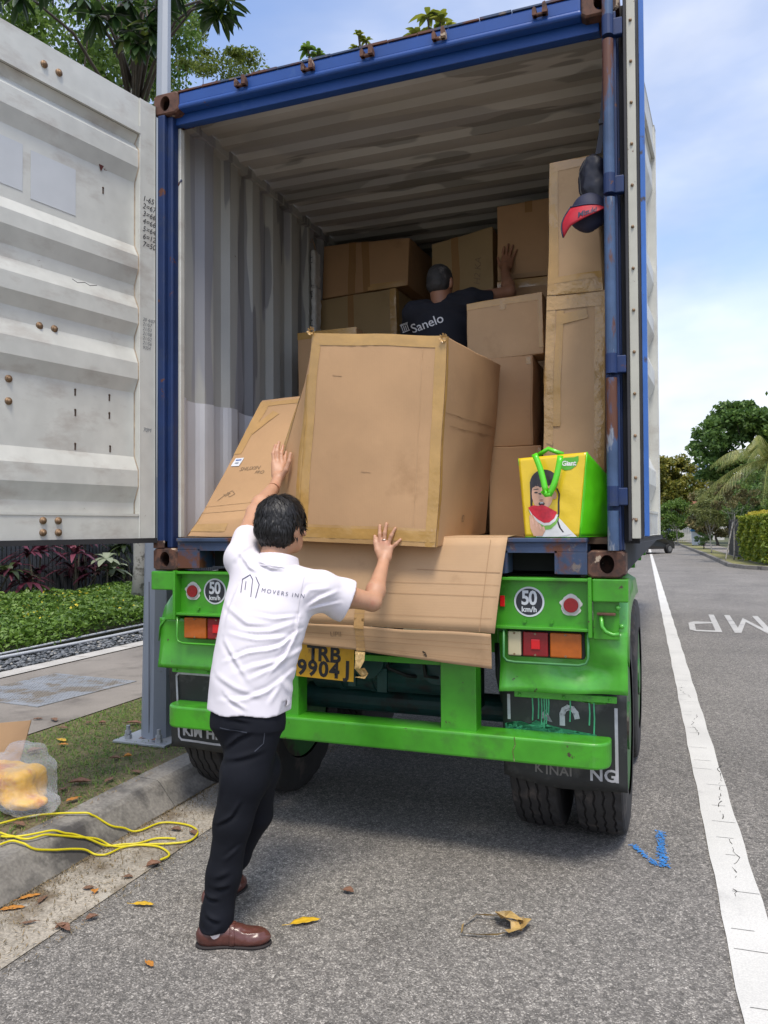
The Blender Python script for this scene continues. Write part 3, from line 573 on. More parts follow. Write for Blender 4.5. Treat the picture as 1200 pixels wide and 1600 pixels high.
# ---------------------------------------------------------------- lamp post
def lamp_post():
    m = mat('grey_painted_post', (.24, .27, .32), .5, .2, var=.08, scale=2, dirt=((.16, .17, .18), .6, 5, .08), bump=.0006, bscale=40)
    mg = mat('galvanised_post', (.36, .38, .40), .5, .4, var=.12, scale=3, stretch=(1, 1, .2))
    rt = thing('lamp_post', 'grey octagonal steel lamp post bolted to a base plate on the grass verge', 'lamp post', (-1.865, .90, .14))
    def octo(z, r_): 
        lx = (z - .14) * .0135
        return [(-1.865 + lx * -.1 + r_ * math.cos(math.pi / 8 + k * math.pi / 4), .90 + lx * 1.2 + r_ * math.sin(math.pi / 8 + k * math.pi / 4), z) for k in range(8)]
    def shaft(name, zs, m_):
        vs = []; fs = []
        for z, r_ in zs: vs += octo(z, r_)
        for i in range(len(zs) - 1):
            for k in range(8): fs.append((i * 8 + k, i * 8 + (k + 1) % 8, i * 8 + 8 + (k + 1) % 8, i * 8 + 8 + k))
        fs.append(tuple(range(len(vs) - 8, len(vs)))); return pydata(name, vs, fs, m_, rt, world=True)
    shaft('lower_shaft', [(.155, .108), (1.25, .098), (1.9, .090)], m); shaft('upper_shaft', [(1.9, .088), (3.2, .062), (5.2, .045), (8.2, .036)], mg)
    MB().box(-2.07, -1.66, .70, 1.09, .142, .158, .003, mtx=None).build('base_plate', mg, rt, world=True)
    for i, (x, y) in enumerate(((-2.0, .77), (-1.74, .75), (-1.73, 1.03), (-2.0, 1.03))):
        mb = MB(); mb.cyl((x, y, .158), (x, y, .185), .024, n=6).cyl((x, y, .185), (x, y, .245), .013, n=10).cyl((x, y, .19), (x, y, .21), .021, n=6); mb.build('anchor_bolt', mg, rt, world=True)
    mb = MB().tube([(-1.865, .95, 8.1), (-1.8, 1.0, 8.5), (-1.0, .95, 8.8), (.2, .95, 8.85)], .03, 8); mb.build('lamp_arm', mg, rt, world=True)
    MB().box(.1, .75, .82, 1.08, 8.8, 8.9, .03).build('lamp_head', mg, rt, world=True)
    MB().box(-1.86, -1.855, .80, .803, .2, 1.2).build('door_seam', mat('seam', (.1, .11, .13), .8), rt, world=True)
lamp_post()

# ---------------------------------------------------------------- right-hand background
def far_side():
    # kerb of the far block, verge, path
    kp = [(24, 25.3), (8, 25.8), (4.6, 26.05), (3.9, 26.8), (3.45, 28.2), (3.05, 40), (2.2, 60), (1.0, 92), (-.4, 130)]
    def off(d): 
        o = []
        for i, p_ in enumerate(kp):
            a = Vector(kp[max(0, i - 1)]); b = Vector(kp[min(len(kp) - 1, i + 1)]); t_ = (b - a).normalized(); o.append((p_[0] + t_.y * d, p_[1] - t_.x * d))
        return o
    o0, o1 = off(0), off(.15); vs = [(x, y, -.02) for x, y in o0] + [(x, y, .13) for x, y in o0] + [(x, y, .14) for x, y in o1]; n = len(kp); fs = []
    for i in range(n - 1): fs += [(i, i + 1, n + i + 1, n + i), (n + i, n + i + 1, 2 * n + i + 1, 2 * n + i)]
    struct('far_kerb', vs, fs, M['kerb'])
    g2 = mat('dry_verge', (.20, .19, .07), 1, var=.3, scale=2, bump=.02, bscale=20, dirt=((.12, .13, .04), .5, .6, .2))
    o2 = off(.95); o3 = off(2.2); vs = [(x, y, .139) for x, y in o1] + [(x, y, .145) for x, y in o2]; struct('far_verge', vs, [(i, i + 1, n + i + 1, n + i) for i in range(n - 1)], g2)
    vs = [(x, y, .147) for x, y in o2] + [(x, y, .15) for x, y in o3]; struct('far_footpath', vs, [(i, i + 1, n + i + 1, n + i) for i in range(n - 1)], M['concrete'])
    o4 = off(30); vs = [(x, y, .14) for x, y in o3] + [(max(x, 5), y, .14) for x, y in o4]; struct('far_garden', vs, [(i, i + 1, n + i + 1, n + i) for i in range(n - 1)], M['ground'])
far_side()
# hedge
def hedge():
    rt = thing('garden_hedge', 'clipped bright yellow green hedge beside the far footpath', 'hedge', (5.6, 28.6, .14))
    n = 17000; p_ = rng.random((n, 3)); x = 4.55 + 3.2 * p_[:, 0] ** 1.4; y = 26.6 + 4.6 * p_[:, 1] ** 1.1; z = .2 + 1.75 * p_[:, 2] ** .7
    f = rng.random(n) < .5; x[f] = 4.5 + .25 * rng.random(f.sum()) + .12 * np.sin(y[f] * 5 + z[f] * 6); f = rng.random(n) < .25; y[f] = 26.5 + .3 * rng.random(f.sum()); x -= (y - 27) * .11
    leaf_cloud('foliage', np.stack([x, y, z], 1), .14, .075, leaf_mat('hedge_leaves', (.10, .18, .02), (.36, .40, .04), .5, .35), rt)
    leaf_cloud('top_shoots', np.stack([4.5 + 3 * rng.random(900) - .2, 26.6 + 4.5 * rng.random(900), 1.9 + .2 * rng.random(900)], 1), .16, .06, leaf_mat('shoots', (.45, .38, .03), (.5, .42, .05), .5, .4), rt)
    MB().box(4.9, 7.4, 27, 31, .1, 1.7, .2).build('branches', mat('hedge_core', (.03, .045, .012), 1), rt, world=True)
hedge()
def palm():
    base = (5.85, 32.4, .14); top = Vector((5.45, 32.3, 4.3)); rt = thing('palm_tree', 'palm with arching pale green fronds beyond the hedge at the right edge', 'palm', base)
    MB().tube([base, (6.05, 32.4, 2), top], [.2, .15, .12], 10).build('trunk', mat('palm_trunk', (.28, .24, .10), .8, var=.2, scale=4, stretch=(1, 1, 8)), rt, smooth=True, world=True)
    mfr = leaf_mat('palm_fronds', (.12, .17, .03), (.36, .36, .10), .45, .35)
    rr = random.Random(2)
    for k in range(24):
        a = math.pi + (k - 12) * .27; el = 1.2 if k % 3 == 0 else (.7 if k % 3 == 1 else .1); L_ = 3.1 * rr.uniform(.85, 1.1); d = Vector((math.cos(a) * math.cos(el), math.sin(a) * math.cos(el), math.sin(el))); V = []; F = []; pts = []
        for j in range(15):
            t_ = j / 14; pts.append(top + d * L_ * t_ - Vector((0, 0, 1.25 * L_ * t_ * t_ * .58)))
        for j in range(1, 14):
            tt = (pts[j + 1] - pts[j - 1]).normalized(); sd_ = tt.cross(Vector((0, 0, 1))).normalized()
            for q in range(3):
                p_ = pts[j].lerp(pts[j + 1], q / 3)
                for s_ in (-1, 1):
                    l_ = .62 * math.sin(math.pi * (.12 + .8 * j / 14)) * rr.uniform(.85, 1.1); e = p_ + (sd_ * s_ * .55 + tt * .45 - Vector((0, 0, .75))).normalized() * l_; b0 = len(V); V += [p_, p_ + tt * .035, e + tt * .01, e]; F.append((b0, b0 + 1, b0 + 2, b0 + 3))
        fr = npmesh('frond', np.array([list(v) for v in V]), np.array(F), mfr, rt)
        MB().tube(pts, [.03 - .0018 * i for i in range(15)], 5).build('midrib', mfr, fr, world=True)
palm()
tree('tall_tree', 'tallest dark green tree with ragged crown above the far houses on the right', (7.4, 63, 0), 6.5, (7.2, 62.5, 7.3), (4.0, 3.5, 4.2), 115, 220, .38, .22, GD, r0=.28, seed=21, csz=.27, flat=.6)
tree('tall_tree', 'big green tree at the right edge behind the palm fronds', (13.5, 63, 0), 7, (12.8, 61, 9.2), (4.5, 3.5, 3.8), 55, 200, .40, .22, GL, r0=.28, seed=23, csz=.3, flat=.6)
tree('round_tree', 'rounded yellow topped tree next to the open container door', (2.0, 78, 0), 4.5, (1.7, 76.5, 5.2), (2.5, 2.4, 3.2), 70, 280, .34, .2, leaf_mat('golden_leaves', (.09, .12, .02), (.36, .32, .05), .5, .4), r0=.25, seed=25, csz=.33)
tree('small_street_tree', 'slim young street tree with brownish crown, farther along the verge', (3.43, 40, .14), 1.4, (3.35, 40.3, 2.35), (1.0, .9, .8), 26, 120, .15, .07, GO, bark=MBP, r0=.035, seed=27, csz=.35)
tree('small_street_tree', 'thin staked young tree with sparse russet leaves near the hedge', (3.9, 31.7, .14), 1.9, (3.95, 31.8, 2.75), (.95, .8, .6), 26, 100, .12, .05, GR, bark=MBP, r0=.032, seed=29, csz=.35)
tree('small_street_tree', 'small leafy tree at the bend beside the parked car', (2.0, 62, .14), 1.4, (1.9, 62, 2.5), (1.4, 1.2, 1.1), 26, 120, .22, .12, GL, bark=MBP, r0=.05, seed=31, csz=.4)
tree('garden_tree', 'bushy olive tree behind the slim street tree', (4.9, 47, .14), 1.5, (4.7, 47, 2.9), (1.7, 1.4, 1.4), 45, 170, .2, .1, GO, r0=.1, seed=33, csz=.35)
tree('garden_tree', 'dark bushy tree between the fence and the bin', (4.6, 56, .14), 1.5, (4.3, 56, 2.6), (1.6, 1.4, 2.0), 45, 170, .24, .13, GR, r0=.1, seed=35, csz=.35)
tree('garden_tree', 'dark green bushy tree in the garden left of the palm', (6.0, 38, .14), 1.5, (5.5, 38.5, 2.6), (1.5, 1.4, 1.6), 45, 180, .17, .09, GD, r0=.1, seed=37, csz=.35)
tree('garden_tree', 'green bushy crown rising behind the hedge', (7.5, 36, .14), 2, (7.3, 36, 3.2), (1.8, 1.5, 1.7), 45, 180, .17, .09, GL, r0=.12, seed=39, csz=.35)
tree('far_shrub', 'low leafy shrub under the yellow topped tree', (.6, 66, .1), .6, (1.0, 68, 1.6), (1.8, 1.5, 1.2), 30, 150, .22, .12, GL, r0=.05, seed=41, csz=.4, cat='shrub')
tree('potted_shrub', 'small dark bush standing on the verge beside the bin', (3.35, 47.5, .14), .3, (3.35, 47.5, .75), (.45, .4, .4), 16, 110, .1, .04, GD, r0=.04, seed=43, csz=.45, cat='shrub')
for i, (x, y, r_) in enumerate(((-1.5, 105, 4), (3, 112, 4), (9, 95, 4.5), (15, 100, 5), (22, 95, 5), (14, 48, 3), (20, 55, 4), (11, 33, 2), (16, 32, 2.4))):
    tree('distant_tree', ['wide green tree far down the road behind the truck', 'wide tree closing the end of the road', 'leafy tree behind the tall apartment block side', 'rounded tree in the far row on the right', 'last tree of the far row on the right', 'garden tree behind the palm', 'large garden tree right of the palm', 'low garden tree right behind the hedge', 'low garden tree beyond the frame edge'][i], (x, y, 0), r_, (x, y, r_ * 1.05), (r_, r_ * .8, r_ * .85), 40, 150, .42, .26, (GD, GL, GO)[i % 3], r0=.25, seed=50 + i, csz=.35)
def stake():
    rt = MB().tube([(3.55, 31.2, .14), (3.88, 31.7, 1.7)], .025, 6).build('support_stake', MBP); tag(rt, 'slanting wooden stake propping the thin young tree', 'stake')
stake()
def black_wall():
    m = mat('black_fence', (.02, .021, .023), .6, var=.2); rt = thing('garden_fence', 'black boarded garden fence between the hedge and the trees', 'fence', (4.4, 33, .14)); mb = MB()
    for i in range(34):
        y = 31.4 + i * .2; mb.box(4.42 - (y - 31) * .04, 4.5 - (y - 31) * .04, y, y + .17, .14, 1.85)
    mb.build('boards', m, rt, world=True); MB().cyl((4.4, 31.3, .14), (4.4, 31.3, 2.0), .06).build('post', m, rt, world=True)
black_wall()
def bin_():
    rt = thing('wheelie_bin', 'pale wheelie bin with blue lid on the far verge', 'bin', (3.15, 55.9, .14)); b = (3.15, 55.9)
    MB().hexa([(2.9, 55.65, .2), (3.4, 55.65, .2), (3.4, 56.15, .2), (2.9, 56.15, .2), (2.83, 55.6, 1.15), (3.47, 55.6, 1.15), (3.47, 56.2, 1.15), (2.83, 56.2, 1.15)]).build('bin_body', mat('bin_white', (.45, .5, .55), .5), rt, world=True)
    MB().box(2.78, 3.52, 55.55, 56.25, 1.15, 1.32, .06).build('lid', mat('bin_blue', (.02, .16, .35), .4), rt, world=True)
    for x in (2.95, 3.35): MB().cyl((x - .03, 56.1, .24), (x + .03, 56.1, .24), .1).build('wheel', mat('bin_wheel', (.02, .02, .02), .8), rt, world=True)
bin_()
def building():
    mw = mat('tower_paint', (.36, .42, .5), .7, var=.06); mg = mat('tower_glass', (.12, .18, .26), .3)
    def block(x, y, w_, d_, h_, lab, nx, nz):
        rt = thing('apartment_block', lab, 'building', (x, y, 0)); MB().box(x - w_ / 2, x + w_ / 2, y, y + d_, -.1, h_).build('wall', mw, rt, world=True); MB().box(x - w_ / 2 - .3, x + w_ / 2 + .3, y - .3, y + d_, h_, h_ + .8).build('roof', mw, rt, world=True)
        for i in range(nx):
            for k in range(nz):
                x0 = x - w_ / 2 + (i + .2) * w_ / nx; z0 = 1.2 + k * 3; MB().box(x0, x0 + w_ / nx * .6, y - .05, y + .1, z0, z0 + 1.6).build('window', mg, rt, world=True)
    block(8.6, 212, 5, 10, 15.5, 'pale blue grey apartment tower far behind the trees', 3, 6)
    mwh = mat('house_white', (.6, .6, .58), .7); rt = thing('house', 'low white house at the bend of the road', 'building', (2.9, 80, 0)); MB().box(.6, 6.5, 80, 86, -.1, 3.2).build('wall', mwh, rt, world=True)
    MB().hexa([(.2, 79.6, 3.2), (6.9, 79.6, 3.2), (6.9, 86.4, 3.2), (.2, 86.4, 3.2), (2, 82, 4.6), (5, 82, 4.6), (5, 84, 4.6), (2, 84, 4.6)]).build('roof', mat('roof_tile', (.3, .12, .07), .8), rt, world=True)
    for x in (1.2, 2.7, 4.4): MB().box(x, x + .9, 79.93, 80.02, .9, 2.4).build('window', mg, rt, world=True)
    rt = thing('white_gate', 'white slatted gate glimpsed behind the bin', 'gate', (2.4, 70, .1)); mb = MB()
    for i in range(14): mb.box(1.5 + i * .16, 1.6 + i * .16, 70, 70.05, .15, 1.7)
    mb.box(1.45, 3.7, 69.97, 70, .3, .4).box(1.45, 3.7, 69.97, 70, 1.4, 1.5); mb.build('slats', mwh, rt, world=True)
building()
# parked car far along the lane
def car():
    mp_ = mat('black_car_paint', (.008, .008, .009), .35, 0, var=.05, coat=.3); mgl = mat('car_glass', (.02, .025, .03), .08, spec=.8); mty = mat('car_tyre', (.02, .02, .02), .8); mrd = mat('car_red_lamp', (.35, .02, .02), .25); mpl = mat('plate_black', (.03, .03, .03), .4)
    rt = thing('parked_car', 'black hatchback parked on the far side of the lane', 'car', (.0, 42.5, 0), R(-28)); rt.scale = (1, 1, .84)
    prof = [(-2.05, .35), (-2.1, .75), (-2.0, .95), (-1.5, 1.42), (-.7, 1.5), (.25, 1.46), (1.0, .98), (1.9, .85), (2.1, .6), (2.08, .3)]
    vs = []; ws = [.78, .84, .84, .62, .6, .6, .78, .78, .76, .76]; k = len(prof)
    for s_ in (-1, -.8, .8, 1):
        for (y, z), w_ in zip(prof, ws): vs.append((s_ * w_, y, z * (1 if abs(s_) == 1 else 1.02)))
    fs = [(a * k + i, a * k + (i + 1) % k, (a + 1) * k + (i + 1) % k, (a + 1) * k + i) for a in range(3) for i in range(k)] + [tuple(range(k))[::-1], tuple(range(3 * k, 4 * k))]
    pydata('body', vs, fs, mp_, rt, smooth=False)
    MB().hexa([(-.66, -1.93, 1.0), (.66, -1.93, 1.0), (.66, -1.9, 1.01), (-.66, -1.9, 1.01), (-.5, -1.60, 1.38), (.5, -1.60, 1.38), (.5, -1.55, 1.38), (-.5, -1.55, 1.38)]).build('rear_window', mgl, rt)
    for s_ in (-1, 1):
        MB().hexa([(s_ * .785, -1.4, 1.0), (s_ * .80, -1.4, 1.0), (s_ * .80, .7, 1.0), (s_ * .785, .7, 1.0), (s_ * .63, -1.1, 1.38), (s_ * .65, -1.1, 1.38), (s_ * .65, .25, 1.38), (s_ * .63, .25, 1.38)]).build('side_window', mgl, rt)
        MB().box(s_ * .8 - .12, s_ * .8 + .02, -2.1, -1.95, .78, .95, .02).build('tail_light', mrd, rt)
        for y in (-1.35, 1.35):
            wt = MB().cyl((s_ * .66, y, .31), (s_ * .86, y, .31), .31, n=24).build('tyre', mty, rt); MB().cyl((s_ * .86, y, .31), (s_ * .872, y, .31), .19, n=16).build('rim', mat('rim', (.3, .3, .3), .4, .8), wt)
    MB().box(-.26, .26, -2.125, -2.1, .62, .74).build('number_plate', mpl, rt)
car()
# ================================================================ CONTAINER (bottom of the castings at z = 1.33, rear face y = 0)
B = 1.33; HW = 1.219; TOP = B + 2.591
rust = (.11, .038, .018)
MBL = mat('container_blue', (.006, .024, .095), .55, var=.25, scale=3, dirt=(rust, .64, 9, .03), dirt2=((.02, .035, .085), .54, 4, .12), bump=.001, bscale=25)
MBLw = mat('worn_blue', (.035, .06, .12), .6, var=.3, scale=5, dirt=(rust, .50, 5, .08), dirt2=((.16, .13, .11), .60, 9, .05), bump=.0025, bscale=40)
MCA = mat('rusty_casting', (.12, .055, .035), .75, .1, var=.35, scale=9, dirt=((.045, .025, .02), .5, 12, .1), dirt2=((.42, .33, .24), .60, 9, .03), bump=.003, bscale=40)
MWH = mat('interior_white', (.50, .52, .51), .62, var=.07, scale=2, dirt=((.30, .31, .31), .55, 1.6, .1), dirt2=((.22, .16, .10), .70, 9, .02), bump=.0012, bscale=12)
MDW = mat('door_white', (.57, .57, .52), .5, var=.08, scale=2.5, dirt=((.40, .365, .32), .52, 2.6, .2, (1, 1, 2.2)), dirt2=((.14, .08, .05), .70, 13, .02), bump=.0012, bscale=9, fine=.05)
MGY = mat('patch_grey', (.30, .31, .34), .6, var=.08, scale=2)
MRB = mat('rubber_gasket', (.025, .025, .028), .7, var=.3)
MBO = mat('rusty_bolt', (.26, .17, .10), .6, .5, var=.3, scale=60)
MCHd = mat('shaded_rail', (.014, .018, .025), .8, var=.3)  # bottom rails: shade of the open door put into the near-black colour
MDK = mat('dark_void', (.01, .01, .01), .95)
def touched_up(name, base, patch, sc, th):
    """white paint with hard-edged roller patches of grey touch-up paint and soot"""
    m = mat(name, base, .62, var=.06, scale=2.5, dirt2=((.15, .11, .08), .70, 7, .03), bump=.001, bscale=14); t = m.node_tree; n = t.nodes.new; l = t.links.new; b = t.nodes['Principled BSDF']
    src = b.inputs['Base Color'].links[0].from_socket; c = n('ShaderNodeTexCoord'); mp_ = n('ShaderNodeMapping'); mp_.inputs['Scale'].default_value = sc; l(c.outputs['Object'], mp_.inputs[0])
    last = src
    for k, (col, t0, s0) in enumerate(((patch, th, 1.), ((patch[0] * .72, patch[1] * .72, patch[2] * .68), th + .04, 1.9), ((base[0] * .55, base[1] * .52, base[2] * .45), .52, .7))):
        q = n('ShaderNodeTexNoise'); q.inputs['Scale'].default_value = s0; q.inputs['Detail'].default_value = 2.5; ml = n('ShaderNodeMapping'); ml.inputs['Location'].default_value = (k * 4.3, 1.1 * k, .3); l(mp_.outputs[0], ml.inputs[0]); l(ml.outputs[0], q.inputs[0])
        r_ = n('ShaderNodeMapRange'); r_.inputs['From Min'].default_value = t0; r_.inputs['From Max'].default_value = t0 + (.012 if k < 2 else .25); l(q.outputs[0], r_.inputs['Value']); r2_ = n('ShaderNodeMath'); r2_.operation = 'MULTIPLY'; r2_.inputs[1].default_value = .85; l(r_.outputs[0], r2_.inputs[0])
        x = n('ShaderNodeMixRGB'); x.inputs[2].default_value = (*col, 1); l(r2_.outputs[0], x.inputs[0]); l(last, x.inputs[1]); last = x.outputs[0]
    l(last, b.inputs['Base Color']); return m
MWL = touched_up('side_wall_paint', (.44, .45, .43), (.31, .32, .36), (1.0, 3.2, .35), .53)
MRF = touched_up('roof_paint', (.50, .49, .46), (.37, .365, .36), (.5, 2.4, 1), .54)
C0 = thing('shipping_container', 'blue steel shipping container with both rear doors open, loaded with cardboard boxes', 'shipping container', (0, 0, B))
def corr(name, along, y0, y1, f, pitch, depth, m, parent, smooth=False):
    """trapezoid corrugation profile running along y from y0 to y1; f(y, offset) -> two end points"""
    ys = []; y = y0; ph = [(0, 0), (.33, 0), (.5, 1), (.83, 1), (1, 0)]
    while y < y1:
        for t_, o in ph[:-1]: ys.append((y + t_ * pitch, o * depth))
        y += pitch
    ys.append((y, 0)); ys = [(y0 - .0, 0)] + [q for q in ys if q[0] > y0 and q[0] < y1] + [(y1, 0)]
    vs = []; fs = []
    for y, o in ys: a, b = f(y, o); vs += [a, b]
    for i in range(len(ys) - 1): fs.append((2 * i, 2 * i + 1, 2 * i + 3, 2 * i + 2))
    o = pydata(name, vs, fs, m, parent, world=True)
    so_ = o.modifiers.new('s', 'SOLIDIFY'); so_.thickness = .002; so_.offset = 0; return o
D = 12.1
corr('left_wall', 1, .12, D, lambda y, o: ((-1.155 - o, y, 1.47), (-1.155 - o, y, 3.86)), .278, .036, MWL, C0)
corr('right_wall', 1, .12, D, lambda y, o: ((1.155 + o, y, 1.47), (1.155 + o, y, 3.86)), .278, .036, MWL, C0)
corr('roof', 1, .14, D, lambda y, o: ((-1.16, y, 3.885 + .6 * o), (1.16, y, 3.885 + .6 * o)), .209, .05, MRF, C0)
corr('left_outer_skin', 1, .12, D, lambda y, o: ((-1.172 - o, y, 1.475), (-1.172 - o, y, 3.86)), .278, .036, MBL, C0)
corr('right_outer_skin', 1, .12, D, lambda y, o: ((1.172 + o, y, 1.475), (1.172 + o, y, 3.86)), .278, .036, MBL, C0)
MB().box(-1.2, 1.2, D, D + .05, 1.4, 3.9).build('front_wall', MWH, C0, world=True)
MB().box(-1.17, 1.17, .1, D, 1.475, 1.503).build('floor', mat('plywood_floor', (.14, .085, .05), .8, var=.25, stretch=(1, .2, 1), scale=5), C0, world=True)
for s in (-1, 1):
    MB().box(min(s * 1.2, s * 1.14), max(s * 1.2, s * 1.14), .12, D, 3.845, 3.905, .004).build('top_rail', MWL, C0, world=True)
    MB().box(min(s * 1.21, s * 1.15), max(s * 1.21, s * 1.15), .16, D, B + .01, 1.474, .004).build('bottom_rail', MCHd, C0, world=True)
# white vertical flats just inside the posts
MB().box(-1.158, -1.10, .085, .122, 1.505, 3.76, .004).box(-1.137, -1.131, .07, .086, 1.505, 3.76).build('jamb_strip', MDW, C0, world=True)
# rear posts
MTUBE = mat('worn_tube_blue', (.045, .085, .17), .5, var=.35, scale=6, dirt=(rust, .52, 9, .06, (1, 1, .3)), dirt2=((.22, .24, .27), .62, 14, .05, (1, 1, .3)), bump=.001, bscale=40)
def post(s):
    mb = MB(); x = lambda a, b: (min(s * a, s * b), max(s * a, s * b))
    if s > 0:
        mb.box(1.163, 1.205, 0, .05, B + .118, TOP - .118, .006).box(1.143, 1.168, .028, .085, B + .118, TOP - .118, .008).box(1.195, 1.213, .045, .15, B + .118, TOP - .118, .004); mb.build('corner_post', MBL, C0, world=True); return
    mb.box(*x(1.190, 1.145), 0, .05, B + .118, TOP - .118, .006).box(*x(1.150, 1.112), .028, .085, B + .118, TOP - .118, .008)
    mb.box(*x(1.213, 1.195), .045, .15, B + .118, TOP - .118, .004)
    mb.build('corner_post', MBL, C0, world=True)
post(-1); post(1)
# header: bright outer face, rounded lower lip, recessed dark inner face
mb = MB(); mb.box(-1.057, 1.057, .004, .10, 3.835, 3.905, .01).box(-1.06, 1.06, -.002, .06, 3.815, 3.845, .013, seg=3).box(-1.13, 1.13, .06, .10, 3.765, 3.84, .004).box(-1.13, 1.13, .10, .17, 3.80, 3.90, .003)
mb.build('header', mat('header_blue', (.012, .065, .27), .45, var=.15, scale=2.5, dirt=(rust, .66, 7, .02), dirt2=((.05, .12, .3), .58, 3, .1), bump=.001, bscale=20), C0, world=True)
# roof edge sheet seen as a thin dark line with small notches
mb = MB(); x = -1.06
for k in range(14): mb.box(x, x + .147, .0, .16, 3.906, 3.914 + .003 * (k % 2)); x += .151
mb.build('roof_edge', MBLw, C0, world=True)
def keeper(x):
    mb = MB(); mb.box(x - .03, x + .03, -.022, -.002, 3.848, 3.86, .003).prism([(x - .033, 3.848), (x - .014, 3.848), (x - .014, 3.875), (x - .024, 3.888), (x - .033, 3.875)], .028, Matrix(((1, 0, 0, 0), (0, 0, 1, -.03), (0, 1, 0, 0), (0, 0, 0, 1))))
    mb.prism([(x + .012, 3.848), (x + .035, 3.848), (x + .035, 3.87), (x + .026, 3.897), (x + .014, 3.893)], .034, Matrix(((1, 0, 0, 0), (0, 0, 1, -.036), (0, 1, 0, 0), (0, 0, 0, 1))))
    mb.build('cam_keeper', MCA, C0, world=True)
for x in (-.66, -.275, .045, .41, .88): keeper(x)
# sill with its raised step and the dark pockets for the door bars
mb = MB(); mb.box(-1.06, 1.06, .0, .03, 1.44, 1.485, .003).box(-1.06, 1.06, -.012, .10, 1.483, 1.503, .004)
for a, b in ((-1.06, -.93), (-.70, .70), (.93, 1.06)): mb.box(a, b, .0, .03, 1.342, 1.4402, .003)
mb.box(-1.06, 1.06, .14, .16, 1.35, 1.48)
for a, b in ((-.93, -.70), (.70, .93)):
    mb.box(a - .004, a + .01, -.004, .12, 1.345, 1.445).box(b - .01, b + .004, -.004, .12, 1.345, 1.445).box(a, b, -.004, .12, 1.437, 1.445)
mb.build('sill', MBLw, C0, world=True)
for a, b in ((-.91, -.71), (.71, .91)): MB().box(a, b, .125, .138, 1.35, 1.436).build('pocket', MDK, C0, world=True)
# corner castings with oval holes on the rear and outer faces
def casting(s, z0, y0=0.0):
    w_, h_, d_ = .162, .118, .178; x0 = -1.219 if s < 0 else 1.219 - w_; xc = x0 + w_ / 2; zc = z0 + h_ / 2
    bm = bmesh.new(); n = 24
    def ring(cx, cz, rx, rz, y, sq=False):
        o = []
        for k in range(n):
            a = 2 * math.pi * (k + .5) / n; c_, s_ = math.cos(a), math.sin(a)
            if sq:
                t_ = 1 / max(abs(c_), abs(s_)); px_, pz = c_ * t_, s_ * t_; px_ = math.copysign(min(abs(px_), 1), px_); r_ = .12
                L_ = (abs(px_) ** 12 + abs(pz) ** 12) ** (1 / 12); px_ /= L_; pz /= L_
            else: px_, pz = c_, s_
            o.append(bm.verts.new((cx + rx * px_, y, cz + rz * pz)))
        return o
    A = ring(xc, zc, w_ / 2, h_ / 2, y0 + d_, True); Bq = ring(xc, zc, w_ / 2, h_ / 2, y0 + .008, True); Cq = ring(xc, zc, w_ / 2 - .007, h_ / 2 - .007, y0, True); Dq = ring(xc + .004 * s, zc, .031, .041, y0, False); E = ring(xc + .004 * s, zc, .031, .041, y0 + .03); F = ring(xc, zc, .055, .05, y0 + .031); G = ring(xc, zc, .055, .05, y0 + .14)
    for p_, q in ((A, Bq), (Bq, Cq), (Cq, Dq), (Dq, E), (E, F), (F, G)):
        for k in range(n): bm.faces.new((p_[k], p_[(k + 1) % n], q[(k + 1) % n], q[k]))
    bm.faces.new(A); bm.faces.new(G)
    m_ = MB(); m_.bm.free(); m_.bm = bm; m_.build('corner_casting', MCA, C0, world=True)
for s in (-1, 1):
    for z0 in (B, TOP - .118): casting(s, z0); casting(s, z0, D - .1)
# weld bead on the left post joint, lashing lugs
# handwriting marks and the taped paper note strip come with the doors below

